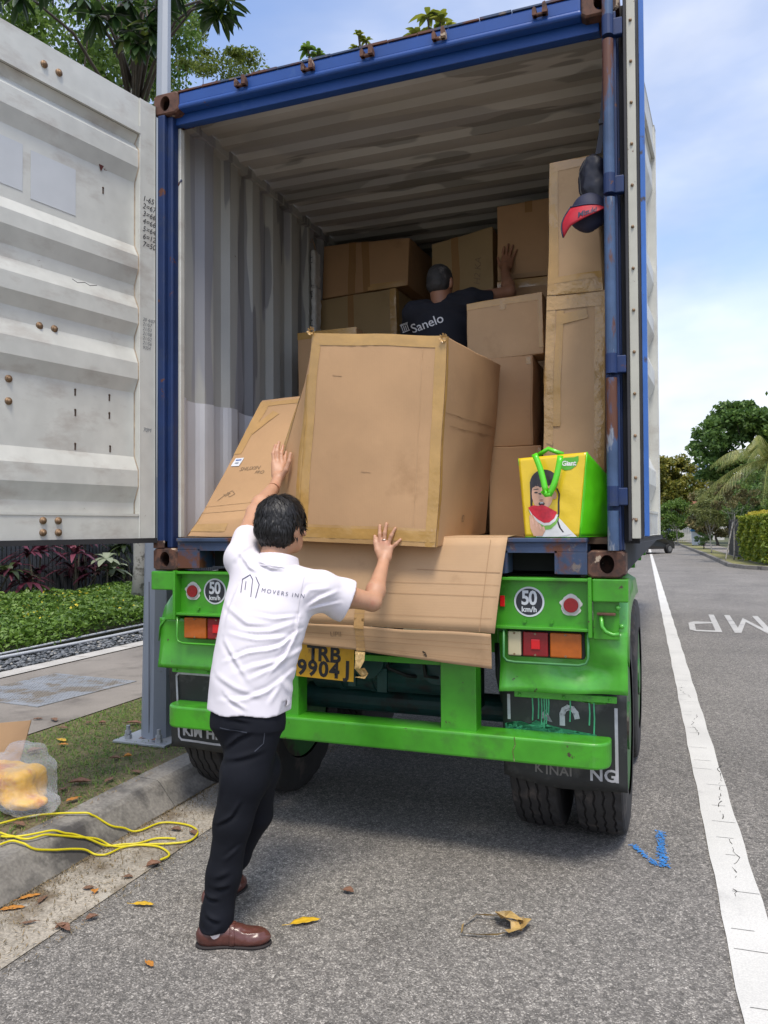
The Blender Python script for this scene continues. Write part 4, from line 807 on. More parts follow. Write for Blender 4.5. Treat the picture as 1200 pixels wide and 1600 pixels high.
# ---- doors: local frame: x along the door away from the hinge, y = outwards from the inner face, z up
def door(name, origin, dirv, inner_n, bolts, lab=None):
    """built in its own local frame then placed; inner_n = direction the inner (white) face looks"""
    d = Vector(dirv).normalized(); n_ = Vector(inner_n); n_ = (n_ - d * n_.dot(d)).normalized(); mtx = Matrix.Translation(origin) @ Matrix((d, n_, Vector((0, 0, 1)))).transposed().to_4x4()
    W = 1.165; z0, z1 = 1.505, 3.845
    # horizontally ribbed panel: z breaks from the photograph, 1 = proud (towards the inside), 0 = set back
    prof = [(1.625, 0), (1.69, 0), (1.775, 1), (1.86, 1), (1.935, 0), (2.275, 0), (2.345, 1), (2.43, 1), (2.51, 0), (2.575, 0), (2.64, 1), (2.72, 1), (2.79, 0), (2.85, 0), (2.93, 1), (3.0, 1), (3.06, 0), (3.40, 0), (3.475, 1), (3.565, 1), (3.61, 0), (3.655, .9)]
    xs = [.098, W - .07]; vs = []; fs = []
    for z, o in prof:
        for x in xs: vs.append((x, -.012 - .032 * (1 - o), z))
    for i in range(len(prof) - 1): fs.append((2 * i, 2 * i + 1, 2 * i + 3, 2 * i + 2))
    dr = bpy.data.objects.new(name, None); COL.objects.link(dr)
    # the door is a part of the container: an inner mesh root carries its own pieces
    bpy.data.objects.remove(dr)
    mb = MB(); mb.box(0, .10, -.05, 0, z0, z1, .003, mtx).box(W - .07, W, -.05, 0, z0, z1, .003, mtx)
    mb.box(.1002, W - .0702, -.05, -.006, z0, 1.622, .003, mtx).box(.1002, W - .0702, -.012, -.002, 1.620, 1.632, 0, mtx).box(.1002, W - .0702, -.05, -.006, 3.69, z1, .003, mtx).box(.1002, W - .0702, -.012, .004, 3.655, 3.692, 0, mtx)
    root = mb.build(name, MDW, C0, world=True)
    o = pydata('door_panel', [mtx @ Vector(v) for v in vs], fs, MDW, root, world=True); sm = o.modifiers.new('s', 'SOLIDIFY'); sm.thickness = .003; sm.offset = 0
    seam = [(.1, -.010 - .032 * (1 - o), z) for z, o in prof]; MB().tube([mtx @ Vector(q) for q in seam], .0045, 5).build('weld_bead', mat('seam_sealant', (.38, .30, .22), .8, var=.3, scale=20), root, smooth=True, world=True)
    mb = MB(); mb.box(-.012, W + .012, -.058, -.05, z0 - .022, z1 + .02, 0, mtx).box(-.005, W + .01, -.044, .012, z0 - .024, z0 - .004, .003, mtx).box(-.014, -.002, -.052, -.006, z0 - .01, z1 + .01, 0, mtx); mb.build('gasket', MRB, root, world=True)
    MB().box(.0, W, -.085, -.0585, z0, z1, .002, mtx).build('outer_skin', MBL, root, world=True)
    for (x, z, big) in bolts:
        q = mtx @ Vector((x, 0, z)); k = None
        for (za, oa), (zb, ob) in zip(prof, prof[1:]):
            if za <= z <= zb: k = oa + (ob - oa) * (z - za) / (zb - za)
        yy = (-.044 + .032 * k + .002) if k is not None else -.004
        if big: MB().cyl(mtx @ Vector((x, yy - .003, z)), mtx @ Vector((x, yy + .006, z)), .017, n=14).sph(mtx @ Vector((x, yy + .006, z)), .0105, n=6).build('bolt', MBO, root, smooth=True, world=True)
        else: MB().box(x - .004, x + .004, yy - .001, yy + .0015, z - .03, z, 0, mtx).sph(mtx @ Vector((x, yy, z)), .006, n=5).build('rust_hole', mat('rust_streak', (.07, .045, .03), .9), root, world=True)
    return root, mtx, W
big = [(.653, 2.513, 1), (.575, 2.515, 1), (.804, 2.238, 1), (.804, 2.136, 1), (.87, 2.03, 1), (.87, 1.939, 1), (.655, 1.592, 1), (.576, 1.592, 1), (.655, 1.545, 1), (.575, 1.545, 1), (.658, 3.745, 1), (.58, 3.744, 1)]
big = [(x, (1.594 if abs(z - 1.592) < .01 else (1.538 if abs(z - 1.545) < .01 else z)), b) for x, z, b in big]
sml = [(.459, 2.24, 0), (.458, 2.14, 0), (.458, 1.973, 0), (.259, 2.241, 0), (.259, 2.149, 0), (.254, 1.978, 0), (.30, 3.30, 0)]
DL, mL, W = door('left_door', (-1.196, -.014, 0), (-.211, -.977, 0), (.977, -.211, 0), big + sml)
DR, mR, W = door('right_door', (1.262, .07, 0), (.072, .997, 0), (1, 0, 0), [(.4, z, 1) for z in (3.75, 3.72, 1.56)] + [(.16, z, 1) for z in (2.25, 2.15, 2.05, 1.98)])
# the cream strip with rivets along the right door's hinge edge, in front of its blue skin
mb = MB(); mb.box(1.247, 1.284, -.006, .052, 1.50, 3.85, .003); o = mb.build('edge_strip', mat('cream_strip', (.46, .45, .38), .6, var=.12, dirt=(rust, .66, 12, .04)), DR, world=True)
MB().box(1.286, 1.296, -.006, .056, 1.50, 3.86, .002).build('dark_gasket', MRB, DR, world=True)
MB().box(1.298, 1.318, -.008, .056, 1.51, 3.85, .003).build('blue_edge', mat('bright_blue_edge', (.035, .13, .42), .45, var=.15, dirt=((.06, .05, .05), .62, 8, .04)), DR, world=True)
MB().box(1.234, 1.246, -.012, .05, 1.49, 3.88, .002).build('door_seal', MRB, DR, world=True)
for i in range(13): MB().sph((1.265, -.008, 1.58 + i * .18), .007, n=5).build('rivet', MBO, DR, smooth=True, world=True)
# hinge tubes and lugs on the right post, hinge pins on the left
for a, b in ((3.75, 3.86), (3.06, 3.66), (2.28, 2.97), (1.72, 2.19), (1.45, 1.62)):
    MB().cyl((1.172, -.026, a), (1.172, -.026, b), .0235, n=18).build('hinge_tube', MTUBE, C0, smooth=False, world=True)
for z in (3.68, 2.99, 2.21, 1.64):
    mb = MB(); mb.cyl((1.172, -.026, z), (1.172, -.026, z + .085), .0245, n=14).box(1.18, 1.232, -.02, .012, z + .003, z + .078, .004); mb.build('hinge', MBL, C0, world=True)
for z in (): MB().cyl((-1.212, -.018, z), (-1.212, -.018, z + .09), .016, n=12).build('hinge', MBL, C0, world=True)
MB().tube([(1.15, .06, 3.2), (1.185, .05, 3.2)], .007).tube([(1.15, .06, 2.5), (1.185, .05, 2.5)], .007).tube([(-1.12, .1, 3.50), (-1.10, .09, 3.47), (-1.12, .08, 3.44)], .006).build('lashing_ring', MBLw, C0, world=True)
# handwriting on the left door frame
MINK = mat('marker_ink', (.02, .02, .025), .7)
def ink(txt, size, x, z, parent=DL, y=.0015, m=MINK, sh=.25, **k):
    me = text_mesh(txt, size, shear=sh, align='LEFT', **k); d = mL.to_3x3() @ Vector((-1, 0, 0)); me.transform(frame(mL @ Vector((x, y, z)), d, (0, 0, 1))); return put('handwriting', me, m, parent, world=True)
for k, t_ in enumerate(('1-65', '2=67', '3=66', '4=66', '5=64', '6=12', '7=50')): ink(t_, .042, .085, 3.305 - k * .041)
for k, t_ in enumerate(('20 4/07', '21/57', '21/53', '21/58', '21/52', '21/56', '9354')): ink(t_, .026, .083, 2.66 - k * .025, m=mat('faded_ink', (.16, .17, .18), .8))
ink('70M', .03, .08, 2.07, m=bpy.data.materials['faded_ink'])
ms = strip([(0, .01), (.03, .0), (.07, .012), (.1, .004), (.14, .016)], .003, frame(mL @ Vector((.50, -.0085, 2.76)), mL.to_3x3() @ Vector((-1, 0, 0)), (0, 0, 1))); ms.build('handwriting', MINK, DL, world=True)
# torn dark red label scrap and pale stuck-on patches
mb = MB(); mb.prism([(0, 0), (.03, .012), (.05, .006), (.075, .018), (.07, -.02), (.055, -.05), (.04, -.012), (.012, -.008)], .002, frame(mL @ Vector((.37, -.039, 3.43)), mL.to_3x3() @ Vector((-1, 0, 0)), (0, 0, 1))); mb.build('paper_scrap', mat('red_scrap', (.10, .02, .015), .8), DL, world=True)
mpt = mat('label_residue', (.53, .55, .56), .6, var=.05); mb = MB(); mb.box(.46, .70, -.0415, -.0405, 3.10, 3.33, 0, mL).box(.74, .9, -.0415, -.0405, 3.12, 3.34, 0, mL); mb.build('label_residue', mpt, DL, world=True)
# grey paint cover along the left wall: the lower part was lined with white film
mb = MB(); pts = []
vs = []; fs = []; ys = np.linspace(.13, 1.55, 60); 
for y in ys:
    t_ = ((y - .12) % .278) / .278; o = 0 if t_ < .33 else ((t_ - .33) / .17 if t_ < .5 else (1 if t_ < .83 else (1 - (t_ - .83) / .17)))
    zt = 2.32 - .05 * y - .02 * math.sin(y * 6) ; x = -1.150 - .034 * o
    vs += [(x, y, 1.505), (x, y, zt)]
for i in range(len(ys) - 1): fs.append((2 * i, 2 * i + 1, 2 * i + 3, 2 * i + 2))
pydata('wall_film', vs, fs, mat('white_film', (.62, .64, .68), .45, var=.06, bump=.003, bscale=8), C0, world=True)
mb = MB(); mb.box(-1.215, -1.145, -.002, .05, B + .119, B + .16, .004); mb.build('weld_plate', MCA, C0, world=True)

# ================================================================ TRAILER
MGN = mat('trailer_green', (.05, .30, .012), .4, var=.2, scale=5, dirt=((.045, .16, .02), .54, 6, .2), dirt2=((.06, .04, .025), .66, 14, .03), bump=.0015, bscale=22, coat=.3)
MGL = mat('light_green_lit', (.075, .40, .03), .36, var=.2, scale=6, dirt=((.05, .19, .04), .55, 7, .2), dirt2=((.06, .04, .025), .68, 14, .03), bump=.0015, bscale=20, coat=.3)  # lighter trailer green, the right wing's lit brightness put into the colour
MCH = mat('chassis_dark', (.012, .014, .013), .7, var=.3)
MTE = mat('teal_axle_paint', (.008, .055, .05), .45, var=.35, scale=6, dirt=((.02, .02, .018), .52, 6, .15))
MTY = mat('tyre_rubber', (.022, .021, .021), .75, var=.3, scale=6, bump=.001, bscale=60, dirt=((.085, .07, .06), .56, 7, .15))
MFL = mat('mudflap_rubber', (.022, .024, .024), .55, var=.4, scale=4, dirt=((.085, .085, .08), .52, 5, .15), bump=.001, bscale=30)
MWT = mat('flap_white', (.42, .42, .44), .6, var=.2, scale=20)
T0 = thing('container_trailer', 'green container trailer carrying the blue container, with bumper and mudflaps', 'trailer', (0, .8, 0))
def part(name, mb, m, **k): return mb.build(name, m, T0, world=True, **k)
# rear cross beam (channel with flanges)
mb = MB(); mb.box(-1.07, 1.07, .035, .06, 1.105, 1.315, 0).box(-1.075, 1.075, -.008, .10, 1.312, 1.326, .003).box(-1.075, 1.075, -.012, .10, 1.094, 1.108, .003)
mb.box(1.062, 1.078, -.02, .1, 1.07, 1.33, .003).box(-1.078, -1.062, -.02, .1, 1.07, 1.33, .003); part('rear_beam', mb, MGN)
for s in (-1, 1):
    mb = MB(); x = lambda a, b: (min(s * a, s * b), max(s * a, s * b)); mb.box(*x(1.078, 1.23), .0, .12, 1.225, 1.325, .006); part('casting_seat', mb, MGN)
mb = MB(); mb.box(-.62, -.46, .2, 9, .95, 1.31, .01).box(.46, .62, .2, 9, .95, 1.31, .01)
for y in (.9, 2.3, 3.8, 5.4, 7): mb.box(-1.1, 1.1, y, y + .12, 1.18, 1.3)
part('chassis_rails', mb, MGN)
for x_ in (-.95, -.8, -.62, -.3, 0, .3, .62, .78, .9):
    mb = MB(); mb.cyl((x_, -.014, 1.30 if False else 1.078), (x_, -.014, 1.094), .009, n=6) if False else mb.cyl((x_, .034, 1.128), (x_, .024, 1.128), .009, n=6); part('bolt', mb, MGN)
part('under_plate', MB().box(-1.0, 1.0, .3, 8, 1.305, 1.325), MCH)
# uprights, lower bumper and thin upper rail
for s, xc in ((-1, -.44), (1, .47)):
    mb = MB(); mb.box(xc - .085, xc + .085, .02, .035, .60, 1.10, .002).box(xc + .07 * s, xc + .085 * s, .036, .14, .60, 1.1) if False else mb.box(xc - .085, xc + .085, .02, .12, .60, 1.094, .004); part('bumper_upright', mb, MGN)
part('number_plate_rail', MB().box(-.352, .382, .03, .06, .905, .935, .003), MGN)
def bumper():
    vs = []; n = 10; pl = []
    for k in range(n + 1): a = math.pi / 2 * k / n; pl.append((1.06 + .085 * math.sin(a), -.01 + .085 * (1 - math.cos(a))))
    pr = [(-x, y) for x, y in reversed(pl)] + pl; pr += [(1.145, .14), (-1.145, .14)]
    # outline in plan (x, y), extruded upward
    mb = MB(); mb.prism(pr, .115, Matrix.Translation((0, 0, .498))); return part('bumper', mb, MGN)
bo = bumper(); bv = bo.modifiers.new('b', 'BEVEL'); bv.width = .012; bv.segments = 3; bv.limit_method = 'ANGLE'
mb = MB(); mb.tube([(.735, -.0115, .615), (.74, -.0115, .58), (.728, -.0115, .55), (.735, -.0115, .505)], .0015, 4); mb.build('weld_crack', MCA, bo, world=True)
# lamp clusters
MRED = mat('red_lens', (.22, .008, .012), .2, var=.12, scale=30, coat=.5); MAMB = mat('amber_lens', (.42, .10, .008), .2, var=.15, scale=25, coat=.5); MCLR = mat('cream_lens', (.50, .44, .28), .35, var=.1); MREF = mat('bright_red_reflector', (.62, .01, .015), .15, coat=.5)
def cluster(s):
    x = lambda a, b: (min(s * a, s * b), max(s * a, s * b)); y = .035
    hs = MB(); hs.box(*x(.70, 1.04), y, y + .08, .965, 1.09, .008); h_ = part('lamp_housing', hs, MCH)
    for (a, b, m_, nm) in ((.705, .765, MCLR, 'clear_lens'), (.772, .885, MRED, 'red_lens'), (.893, 1.03, MAMB, 'amber_lens')):
        o = MB().box(*x(a, b), y - .022, y + .002, .972, 1.082, .006).build(nm, m_, h_, world=True)
        mb = MB(); c_ = s * (a + b) / 2
        for z in (.98, 1.074): mb.cyl((c_, y - .026, z), (c_, y - .02, z), .005, n=8)
        mb.build('screw', MBO, h_, world=True)
    MB().box(*x(.81, .85), y - .027, y - .021, 1.005, 1.05, .003).build('reflector', MREF, h_, world=True)
    mb = MB(); mb.tube([(s * .69, .0, 1.09), (s * .69, -.01, .97), (s * .705, -.012, .952), (s * .74, -.012, .948), (s * 1.02, -.012, .948), (s * 1.05, -.01, .957), (s * 1.06, -.005, .98), (s * 1.06, .0, 1.09)], .006, 6); part('lamp_guard', mb, mat('guard_green', (.05, .2, .06), .4) if s > 0 else MGN, smooth=True)
cluster(-1); cluster(1)
def marker(xc, zc):
    bm_ = MB(); pts = [((.046 + .004 * math.sin(7 * a) + .003 * math.sin(11 * a + 1)) * math.cos(a), (.048 + .003 * math.sin(5 * a)) * math.sin(a)) for a in [2 * math.pi * k / 40 for k in range(40)]]
    bm_.prism(pts, .003, frame((xc, .034, zc), (1, 0, 0), (0, 0, 1))); bk = part('reflector_backing', bm_, mat('backing_white', (.6, .58, .55), .6, var=.1, scale=40))
    MB().cyl((xc, .032, zc), (xc, .020, zc), .035, .031, n=28).build('round_reflector', MRED, bk, world=True)
    MB().cyl((xc, .0315, zc), (xc, .026, zc), .0385, n=28).build('ring', mat('ring_chrome', (.5, .5, .5), .4, .5), bk, world=True)
marker(.985, 1.205); marker(-.985, 1.22)
# 50 km/h discs
def speed(xc, zc):
    f = lambda y: frame((xc, y, zc), (1, 0, 0), (0, 0, 1))
    ds = MB().prism([(.068 * math.cos(a), .068 * math.sin(a)) for a in [2 * math.pi * k / 48 for k in range(48)]], .0015, f(.0342)); d_ = part('speed_sticker', ds, mat('sticker_white', (.6, .62, .65), .4))
    MB().prism([(.0595 * math.cos(a), .0595 * math.sin(a)) for a in [2 * math.pi * k / 48 for k in range(48)]], .0008, f(.0324)).build('black_disc', mat('sticker_black', (.02, .022, .03), .4), d_, world=True)
    mw = bpy.data.materials['sticker_white']; me = text_mesh('50', .088, .0026, .9); me.transform(Matrix.Diagonal((.86, 1, 1, 1))); me.transform(frame((xc, .0312, zc - .012), (1, 0, 0), (0, 0, 1))); put('lettering', me, mw, d_, world=True)
    me = text_mesh('km/h', .033, .0010, 1.05); me.transform(frame((xc, .0312, zc - .045), (1, 0, 0), (0, 0, 1))); put('lettering', me, mw, d_, world=True)
speed(.80, 1.215); speed(-.85, 1.222)
part('side_reflector', MB().box(.668, .69, .024, .034, 1.19, 1.24, .002), MREF)
# rear wing panels above the flaps (right one dented), then rubber flaps
def wing(s):
    nx, nz = 16, 12; vs = []; fs = []
    for j in range(nz + 1):
        for i in range(nx + 1):
            u_ = i / nx; v_ = j / nz; x = .655 + .565 * u_; z = .80 + .27 * v_ + .02 * u_ * (s > 0); y = .05 + .05 * math.sin(v_ * 2.4) * .5
            if s > 0:
                dd = math.exp(-((u_ - .72) ** 2 / .03 + (v_ - .42) ** 2 / .03)); y += .035 * dd - .03 * max(0, u_ - .8) * 2 * (1 - v_) + .012 * math.sin(u_ * 9 + v_ * 4)
                if u_ > .7: y += -.02 * (1 - abs(v_ - .55) * 2)
            vs.append((s * x, y, z))
    for j in range(nz):
        for i in range(nx): a = j * (nx + 1) + i; fs.append((a, a + 1, a + nx + 2, a + nx + 1))
    o = pydata('wing_panel', vs, fs, MGL if s > 0 else MGN, T0, True, world=True); m_ = o.modifiers.new('s', 'SOLIDIFY'); m_.thickness = .006
    # curved guard running over the wheel
    prof = [(.06, .82), (.05, 1.05), (.10, 1.16), (.22, 1.245), (.42, 1.285), (.7, 1.29), (1.1, 1.285)]; vs = []; fs = []
    for y, z in prof: vs += [(s * 1.10, y, z + .012), (s * 1.175, y + .01, z + .002 + .008 * math.sin(y * 20)), (s * 1.215, y + .012, z - .025 - .01 * math.sin(y * 17)), (s * 1.228, y + .02, z - .10 - .012 * math.sin(y * 23))]
    vs = vs[4:]; k = len(prof) - 1
    fs = [(i * 4 + j, i * 4 + j + 1, (i + 1) * 4 + j + 1, (i + 1) * 4 + j) for i in range(k - 1) for j in range(3)]
    o = pydata('wheel_guard', vs, fs, MGL, T0, True, world=True); m_ = o.modifiers.new('s', 'SOLIDIFY'); m_.thickness = .006
wing(1); wing(-1)
mb = MB(); mb.box(1.08, 1.19, .03, .04, 1.06, 1.23, .002); part('side_plate', mb, MGN)
mb = MB(); mb.box(1.098, 1.175, -.004, .03, 1.168, 1.178, .002); part('rusty_bracket', mb, MCA)
mb = MB(); mb.tube([(1.115, .01, 1.165), (1.118, .0, 1.12), (1.135, -.006, 1.098), (1.165, -.008, 1.086), (1.19, -.006, 1.09)], .009, 6).sph((1.185, .02, 1.20), .012, n=5).sph((1.20, .02, 1.12), .012, n=5); part('tie_hook', mb, MGL, smooth=True)
def flap(s):
    nx, nz = 14, 14; vs = []; fs = []
    for j in range(nz + 1):
        for i in range(nx + 1):
            u_ = i / nx; v_ = j / nz; x = .655 + .555 * u_; z = .82 - .43 * v_ + (-.045 * v_ if s < 0 else -.02 * u_); y = .130 + .012 * math.sin(u_ * 7 + v_ * 2) * v_ + .02 * v_
            if s > 0 and j == nz: z += -.02 * math.sin(u_ * 3) 
            vs.append((s * x, y, z))
    for j in range(nz):
        for i in range(nx): a = j * (nx + 1) + i; fs.append((a, a + 1, a + nx + 2, a + nx + 1))
    o = pydata('mudflap', vs, fs, MFL, T0, True, world=True); m_ = o.modifiers.new('s', 'SOLIDIFY'); m_.thickness = .008
    mb = MB(); x = lambda a, b: (min(s * a, s * b), max(s * a, s * b)); mb.box(*x(.715, 1.17), .104, .120, .768, .797, .002, Matrix.Translation((0, 0, 0)))
    for q in (.74, .94, 1.14): mb.sph((s * q, .102, .782), .008, n=5)
    mb.build('clamp_strip', MGL, o, world=True); return o
fr_ = flap(1); fl_ = flap(-1)
def flaptext(o, txt, size, x, z, bold=.002, m=MWT, **k):
    me = text_mesh(txt, size, bold, align='LEFT', **k); me.transform(frame((x, .1515, z), (1, 0, 0), (0, 0, 1))); return put('lettering', me, m, o, world=True)
bv_ = None
def onflap(o, mb, m, name):
    bvh = mesh_bvh(o); me = bpy.data.meshes.new(name); mb.bm.to_mesh(me); mb.bm.free(); drape(me, bvh, (0, 1, 0), .0105, .3); return put(name, me, m, o, world=True)
def ontext(o, txt, size, x, z, bold=.002, m=MWT, spacing=1.05):
    bvh = mesh_bvh(o); me = text_mesh(txt, size, bold, spacing, 'LEFT'); me.transform(frame((x, .06, z), (1, 0, 0), (0, 0, 1))); drape(me, bvh, (0, 1, 0), .0105, .3); return put('lettering', me, m, o, world=True)
ontext(fl_, 'KIM HENG', .078, -1.13, .418, .003)
ontext(fr_, 'NG', .078, 1.045, .408, .002); ontext(fr_, 'K', .06, .80, .425, .001, mat('faded_flap_white', (.18, .17, .16), .7)); ontext(fr_, 'INAI', .06, .85, .42, .001, bpy.data.materials['faded_flap_white'])
q = strip([(-.70, .76), (-1.14, .76), (-1.155, .745), (-1.155, .405), (-1.14, .39), (-.70, .39)], .012, frame((0, .06, 0), (1, 0, 0), (0, 0, 1))); onflap(fl_, q, MWT, 'outline')
q = strip([(.685, .77), (.685, .66)], .014, frame((0, .06, 0), (1, 0, 0), (0, 0, 1))); onflap(fr_, q, MWT, 'white_bar')
q = strip([(1.165, .74), (1.165, .41)], .014, frame((0, .06, 0), (1, 0, 0), (0, 0, 1))); onflap(fr_, q, MWT, 'white_bar')
# old numeral remains: a round-topped figure and a wedge
q = strip([(.93, .655), (.93, .70), (.938, .72), (.955, .732), (.975, .728), (.99, .71), (.995, .69)], .024, frame((0, .06, 0), (1, 0, 0), (0, 0, 1))); onflap(fr_, q, MWT, 'old_numeral')
mb = MB(); mb.prism([(.835, .665), (.84, .70), (.855, .715), (.885, .66)], .0005, frame((0, .06, 0), (1, 0, 0), (0, 0, 1))); onflap(fr_, mb, MWT, 'old_numeral')
mdp = mat('green_paint_drips', (.06, .36, .18), .35, var=.25, scale=20, coat=.3); rr = random.Random(9)
mb = MB(); 
for x_, L_ in ((.795, .10), (.822, .13), (.836, .16), (.848, .17), (.858, .15), (.868, .11), (.965, .13), (1.05, .10), (1.07, .14)):
    zt = .80 if L_ > .1 and x_ < 1 else .76; q = strip([(x_, zt), (x_ + .002, zt - L_ * .5), (x_ - .001, zt - L_)], .0065, frame((0, .06, 0), (1, 0, 0), (0, 0, 1))); onflap(fr_, q, mdp, 'paint_drip')
mb = MB(); mb.prism([(.665, .635), (.70, .645), (.74, .652), (.78, .64), (.81, .662), (.86, .648), (.93, .635), (1.0, .628), (1.08, .618), (1.08, .60), (.665, .60)], .0005, frame((0, .06, 0), (1, 0, 0), (0, 0, 1))); onflap(fr_, mb, mdp, 'paint_splash')
mb = MB(); mb.prism([(.72, .79), (.78, .80), (.8, .785), (.9, .79), (1.0, .775), (1.1, .78), (1.13, .76), (1.08, .755), (.98, .765), (.86, .772), (.76, .772)], .0005, frame((0, .06, 0), (1, 0, 0), (0, 0, 1))); onflap(fr_, mb, MGL, 'paint_splash')
# number plate
pl = MB(); fp = frame((-.20, .0, .885), (1, 0, -.035), (0, 0, 1)); pl.box(-.155, .155, -.075, .085, -.002, .0, 0, fp); pt = part('number_plate', pl, mat('plate_yellow', (.60, .33, .01), .45, var=.12, scale=9, dirt=((.25, .12, .02), .58, 8, .08), dirt2=((.08, .05, .03), .70, 20, .02)))
mk = mat('plate_black_paint', (.012, .012, .014), .5)
for t_, x_, z_, b_ in (('T', -.065, .012, .004), ('R', -.008, .012, .004), ('B', .055, .012, .004), ('9904', -.035, -.063, .004), ('J', .122, -.050, .004)):
    me = text_mesh(t_, .105, .0035, 1.12); me.transform(Matrix.Translation((x_, z_, .0015))); me.transform(fp); put('lettering', me, mk, pt, world=True)
# axle, hub, tank and air chambers seen through the frame
part('axle', MB().cyl((-.9, .78, .55), (.9, .78, .55), .075, n=20), MTE, smooth=False)
part('air_tank', MB().cyl((-.42, .42, .80), (.36, .42, .80), .12, n=28).cyl((-.1, .42, .80), (-.07, .42, .80), .126, n=28).cyl((-.28, .42, .8), (-.25, .42, .8), .126, n=28), MTE)
part('brake_chamber', MB().cyl((-.05, .18, .88), (-.05, .34, .88), .09, n=24).cyl((-.05, .22, .88), (-.05, .245, .88), .1, n=24), MTE); part('brake_chamber', MB().cyl((.3, .25, .85), (.3, .4, .85), .085, n=24), MTE)
mb = MB()
for k in range(5): mb.tube([(-.4 + .2 * k, .30, .98), (-.35 + .2 * k, .22, .9 - .03 * k), (-.2 + .17 * k, .26, .8), (-.1 + .15 * k, .35, .74 + .02 * k)], .011, 6)
mb.tube([(.62, .18, 1.0), (.63, .15, .85), (.645, .2, .72), (.66, .3, .66)], .012); part('air_hose', mb, MCH, smooth=True)
[part('bracket', MB().box(*q), MTE) for q in ((.0, .05, .2, .22, .72, .84), (-.16, -.12, .2, .22, .74, .82), (.14, .22, .3, .33, .83, .96), (.42, .46, .2, .6, .6, .95))]
part('steel_plate', MB().box(.13, .26, .60, .62, .86, .98), mat('bare_steel', (.3, .3, .3), .5, .5))
# wheels: dual tyres each side on three axles
def wheel(xa, xb, yc, zc, inner):
    r_ = .53; mid = (xa + xb) / 2; w_ = abs(xb - xa); n = 72; prof = []
    pr = [(-.5, .33), (-.5, .40), (-.485, .465), (-.45, .503), (-.42, .512)]
    half = pr + [(-.30, .517), (-.285, .507), (-.265, .507), (-.25, .518), (-.11, .519), (-.10, .509), (-.075, .509), (-.065, .519)]
    full = half + [(-a, b) for a, b in reversed(half)]; vs = []; fs = []; k = len(full)
    for i in range(n):
        a = 2 * math.pi * i / n
        for j, (t_, rr_) in enumerate(full):
            zig = .018 * (1 if i % 2 else -1) if 5 <= j < k - 5 else 0; lug = -.009 if (j in (3, 4, k - 4, k - 5) and i % 3 == 0) else 0
            x = mid + (t_ + zig) * w_; q = rr_ * r_ / .519 + lug; vs.append((x, yc + q * math.cos(a), zc + q * math.sin(a)))
    for i in range(n):
        for j in range(k - 1): a = i * k + j; b = ((i + 1) % n) * k + j; fs.append((a, a + 1, b + 1, b))
    ty = pydata('tyre', vs, fs, MTY, T0, world=True)
    MB().cyl((xa + .01, yc, zc), (xb - .01, yc, zc), .33, n=36).cyl((xa - .0, yc, zc), (xb + .0, yc, zc), .12, n=16).build('rim', mat('rim_green', (.03, .14, .03), .5, dirt=((.05, .04, .03), .5, 6, .1)) if not bpy.data.materials.get('rim_green') else bpy.data.materials['rim_green'], ty, world=True)
for yc in (.71, 2.06):
    for s in (-1, 1):
        for a, b in ((.655, .895), (.955, 1.195)):
            x0, x1 = (a, b) if s > 0 else (-b, -a); wheel(x0, x1, yc, .53, a < .8)
# ================================================================ CARDBOARD
def card_mat(name, col, horiz=False):
    m = mat(name, col, .78, var=.09, scale=2.2, dirt=((col[0] * .72, col[1] * .68, col[2] * .62), .58, 3.0, .2), dirt2=((col[0] * 1.12, col[1] * 1.13, col[2] * 1.15), .60, 4, .2))
    t = m.node_tree; n = t.nodes.new; l = t.links.new; b = t.nodes['Principled BSDF']; c = n('ShaderNodeTexCoord'); wv = n('ShaderNodeTexWave'); wv.bands_direction = 'Z' if horiz else 'X'; wv.inputs['Scale'].default_value = 26; wv.inputs['Distortion'].default_value = .4; l(c.outputs['Object'], wv.inputs[0])
    no = n('ShaderNodeTexNoise'); no.inputs['Scale'].default_value = 7; no.inputs['Detail'].default_value = 5; l(c.outputs['Object'], no.inputs[0]); ad = n('ShaderNodeMath'); ad.operation = 'MULTIPLY_ADD'; ad.inputs[1].default_value = .045; l(wv.outputs[1], ad.inputs[0]); l(no.outputs[0], ad.inputs[2])
    bu = n('ShaderNodeBump'); bu.inputs['Strength'].default_value = .5 if not horiz else .35; bu.inputs['Distance'].default_value = .004; l(ad.outputs[0], bu.inputs['Height']); l(bu.outputs[0], b.inputs['Normal']); return m
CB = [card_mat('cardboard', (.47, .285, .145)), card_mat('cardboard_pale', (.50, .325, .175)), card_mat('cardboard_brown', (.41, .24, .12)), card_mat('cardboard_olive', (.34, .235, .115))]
CBH = card_mat('cardboard_sheet', (.48, .31, .17), True)
def tape_mat(name, col, rough=.28, b_=.003):
    m = mat(name, col, rough, var=.14, scale=5, bump=b_, bscale=16, stretch=(1, 1, 1), coat=.25); return m
MTP = tape_mat('brown_tape', (.45, .265, .08), .22, .006); MTPd = tape_mat('clear_tape', (.48, .295, .125), .2, .006)
MTPs = tape_mat('crinkled_tape', (.46, .285, .11), .16, .014)
MPEN = mat('pen_mark', (.23, .155, .09), .8)
FIDX = {'front': (0, 1, 5, 4), 'right': (1, 2, 6, 5), 'back': (2, 3, 7, 6), 'left': (3, 0, 4, 7), 'top': (4, 5, 6, 7), 'bottom': (3, 2, 1, 0)}
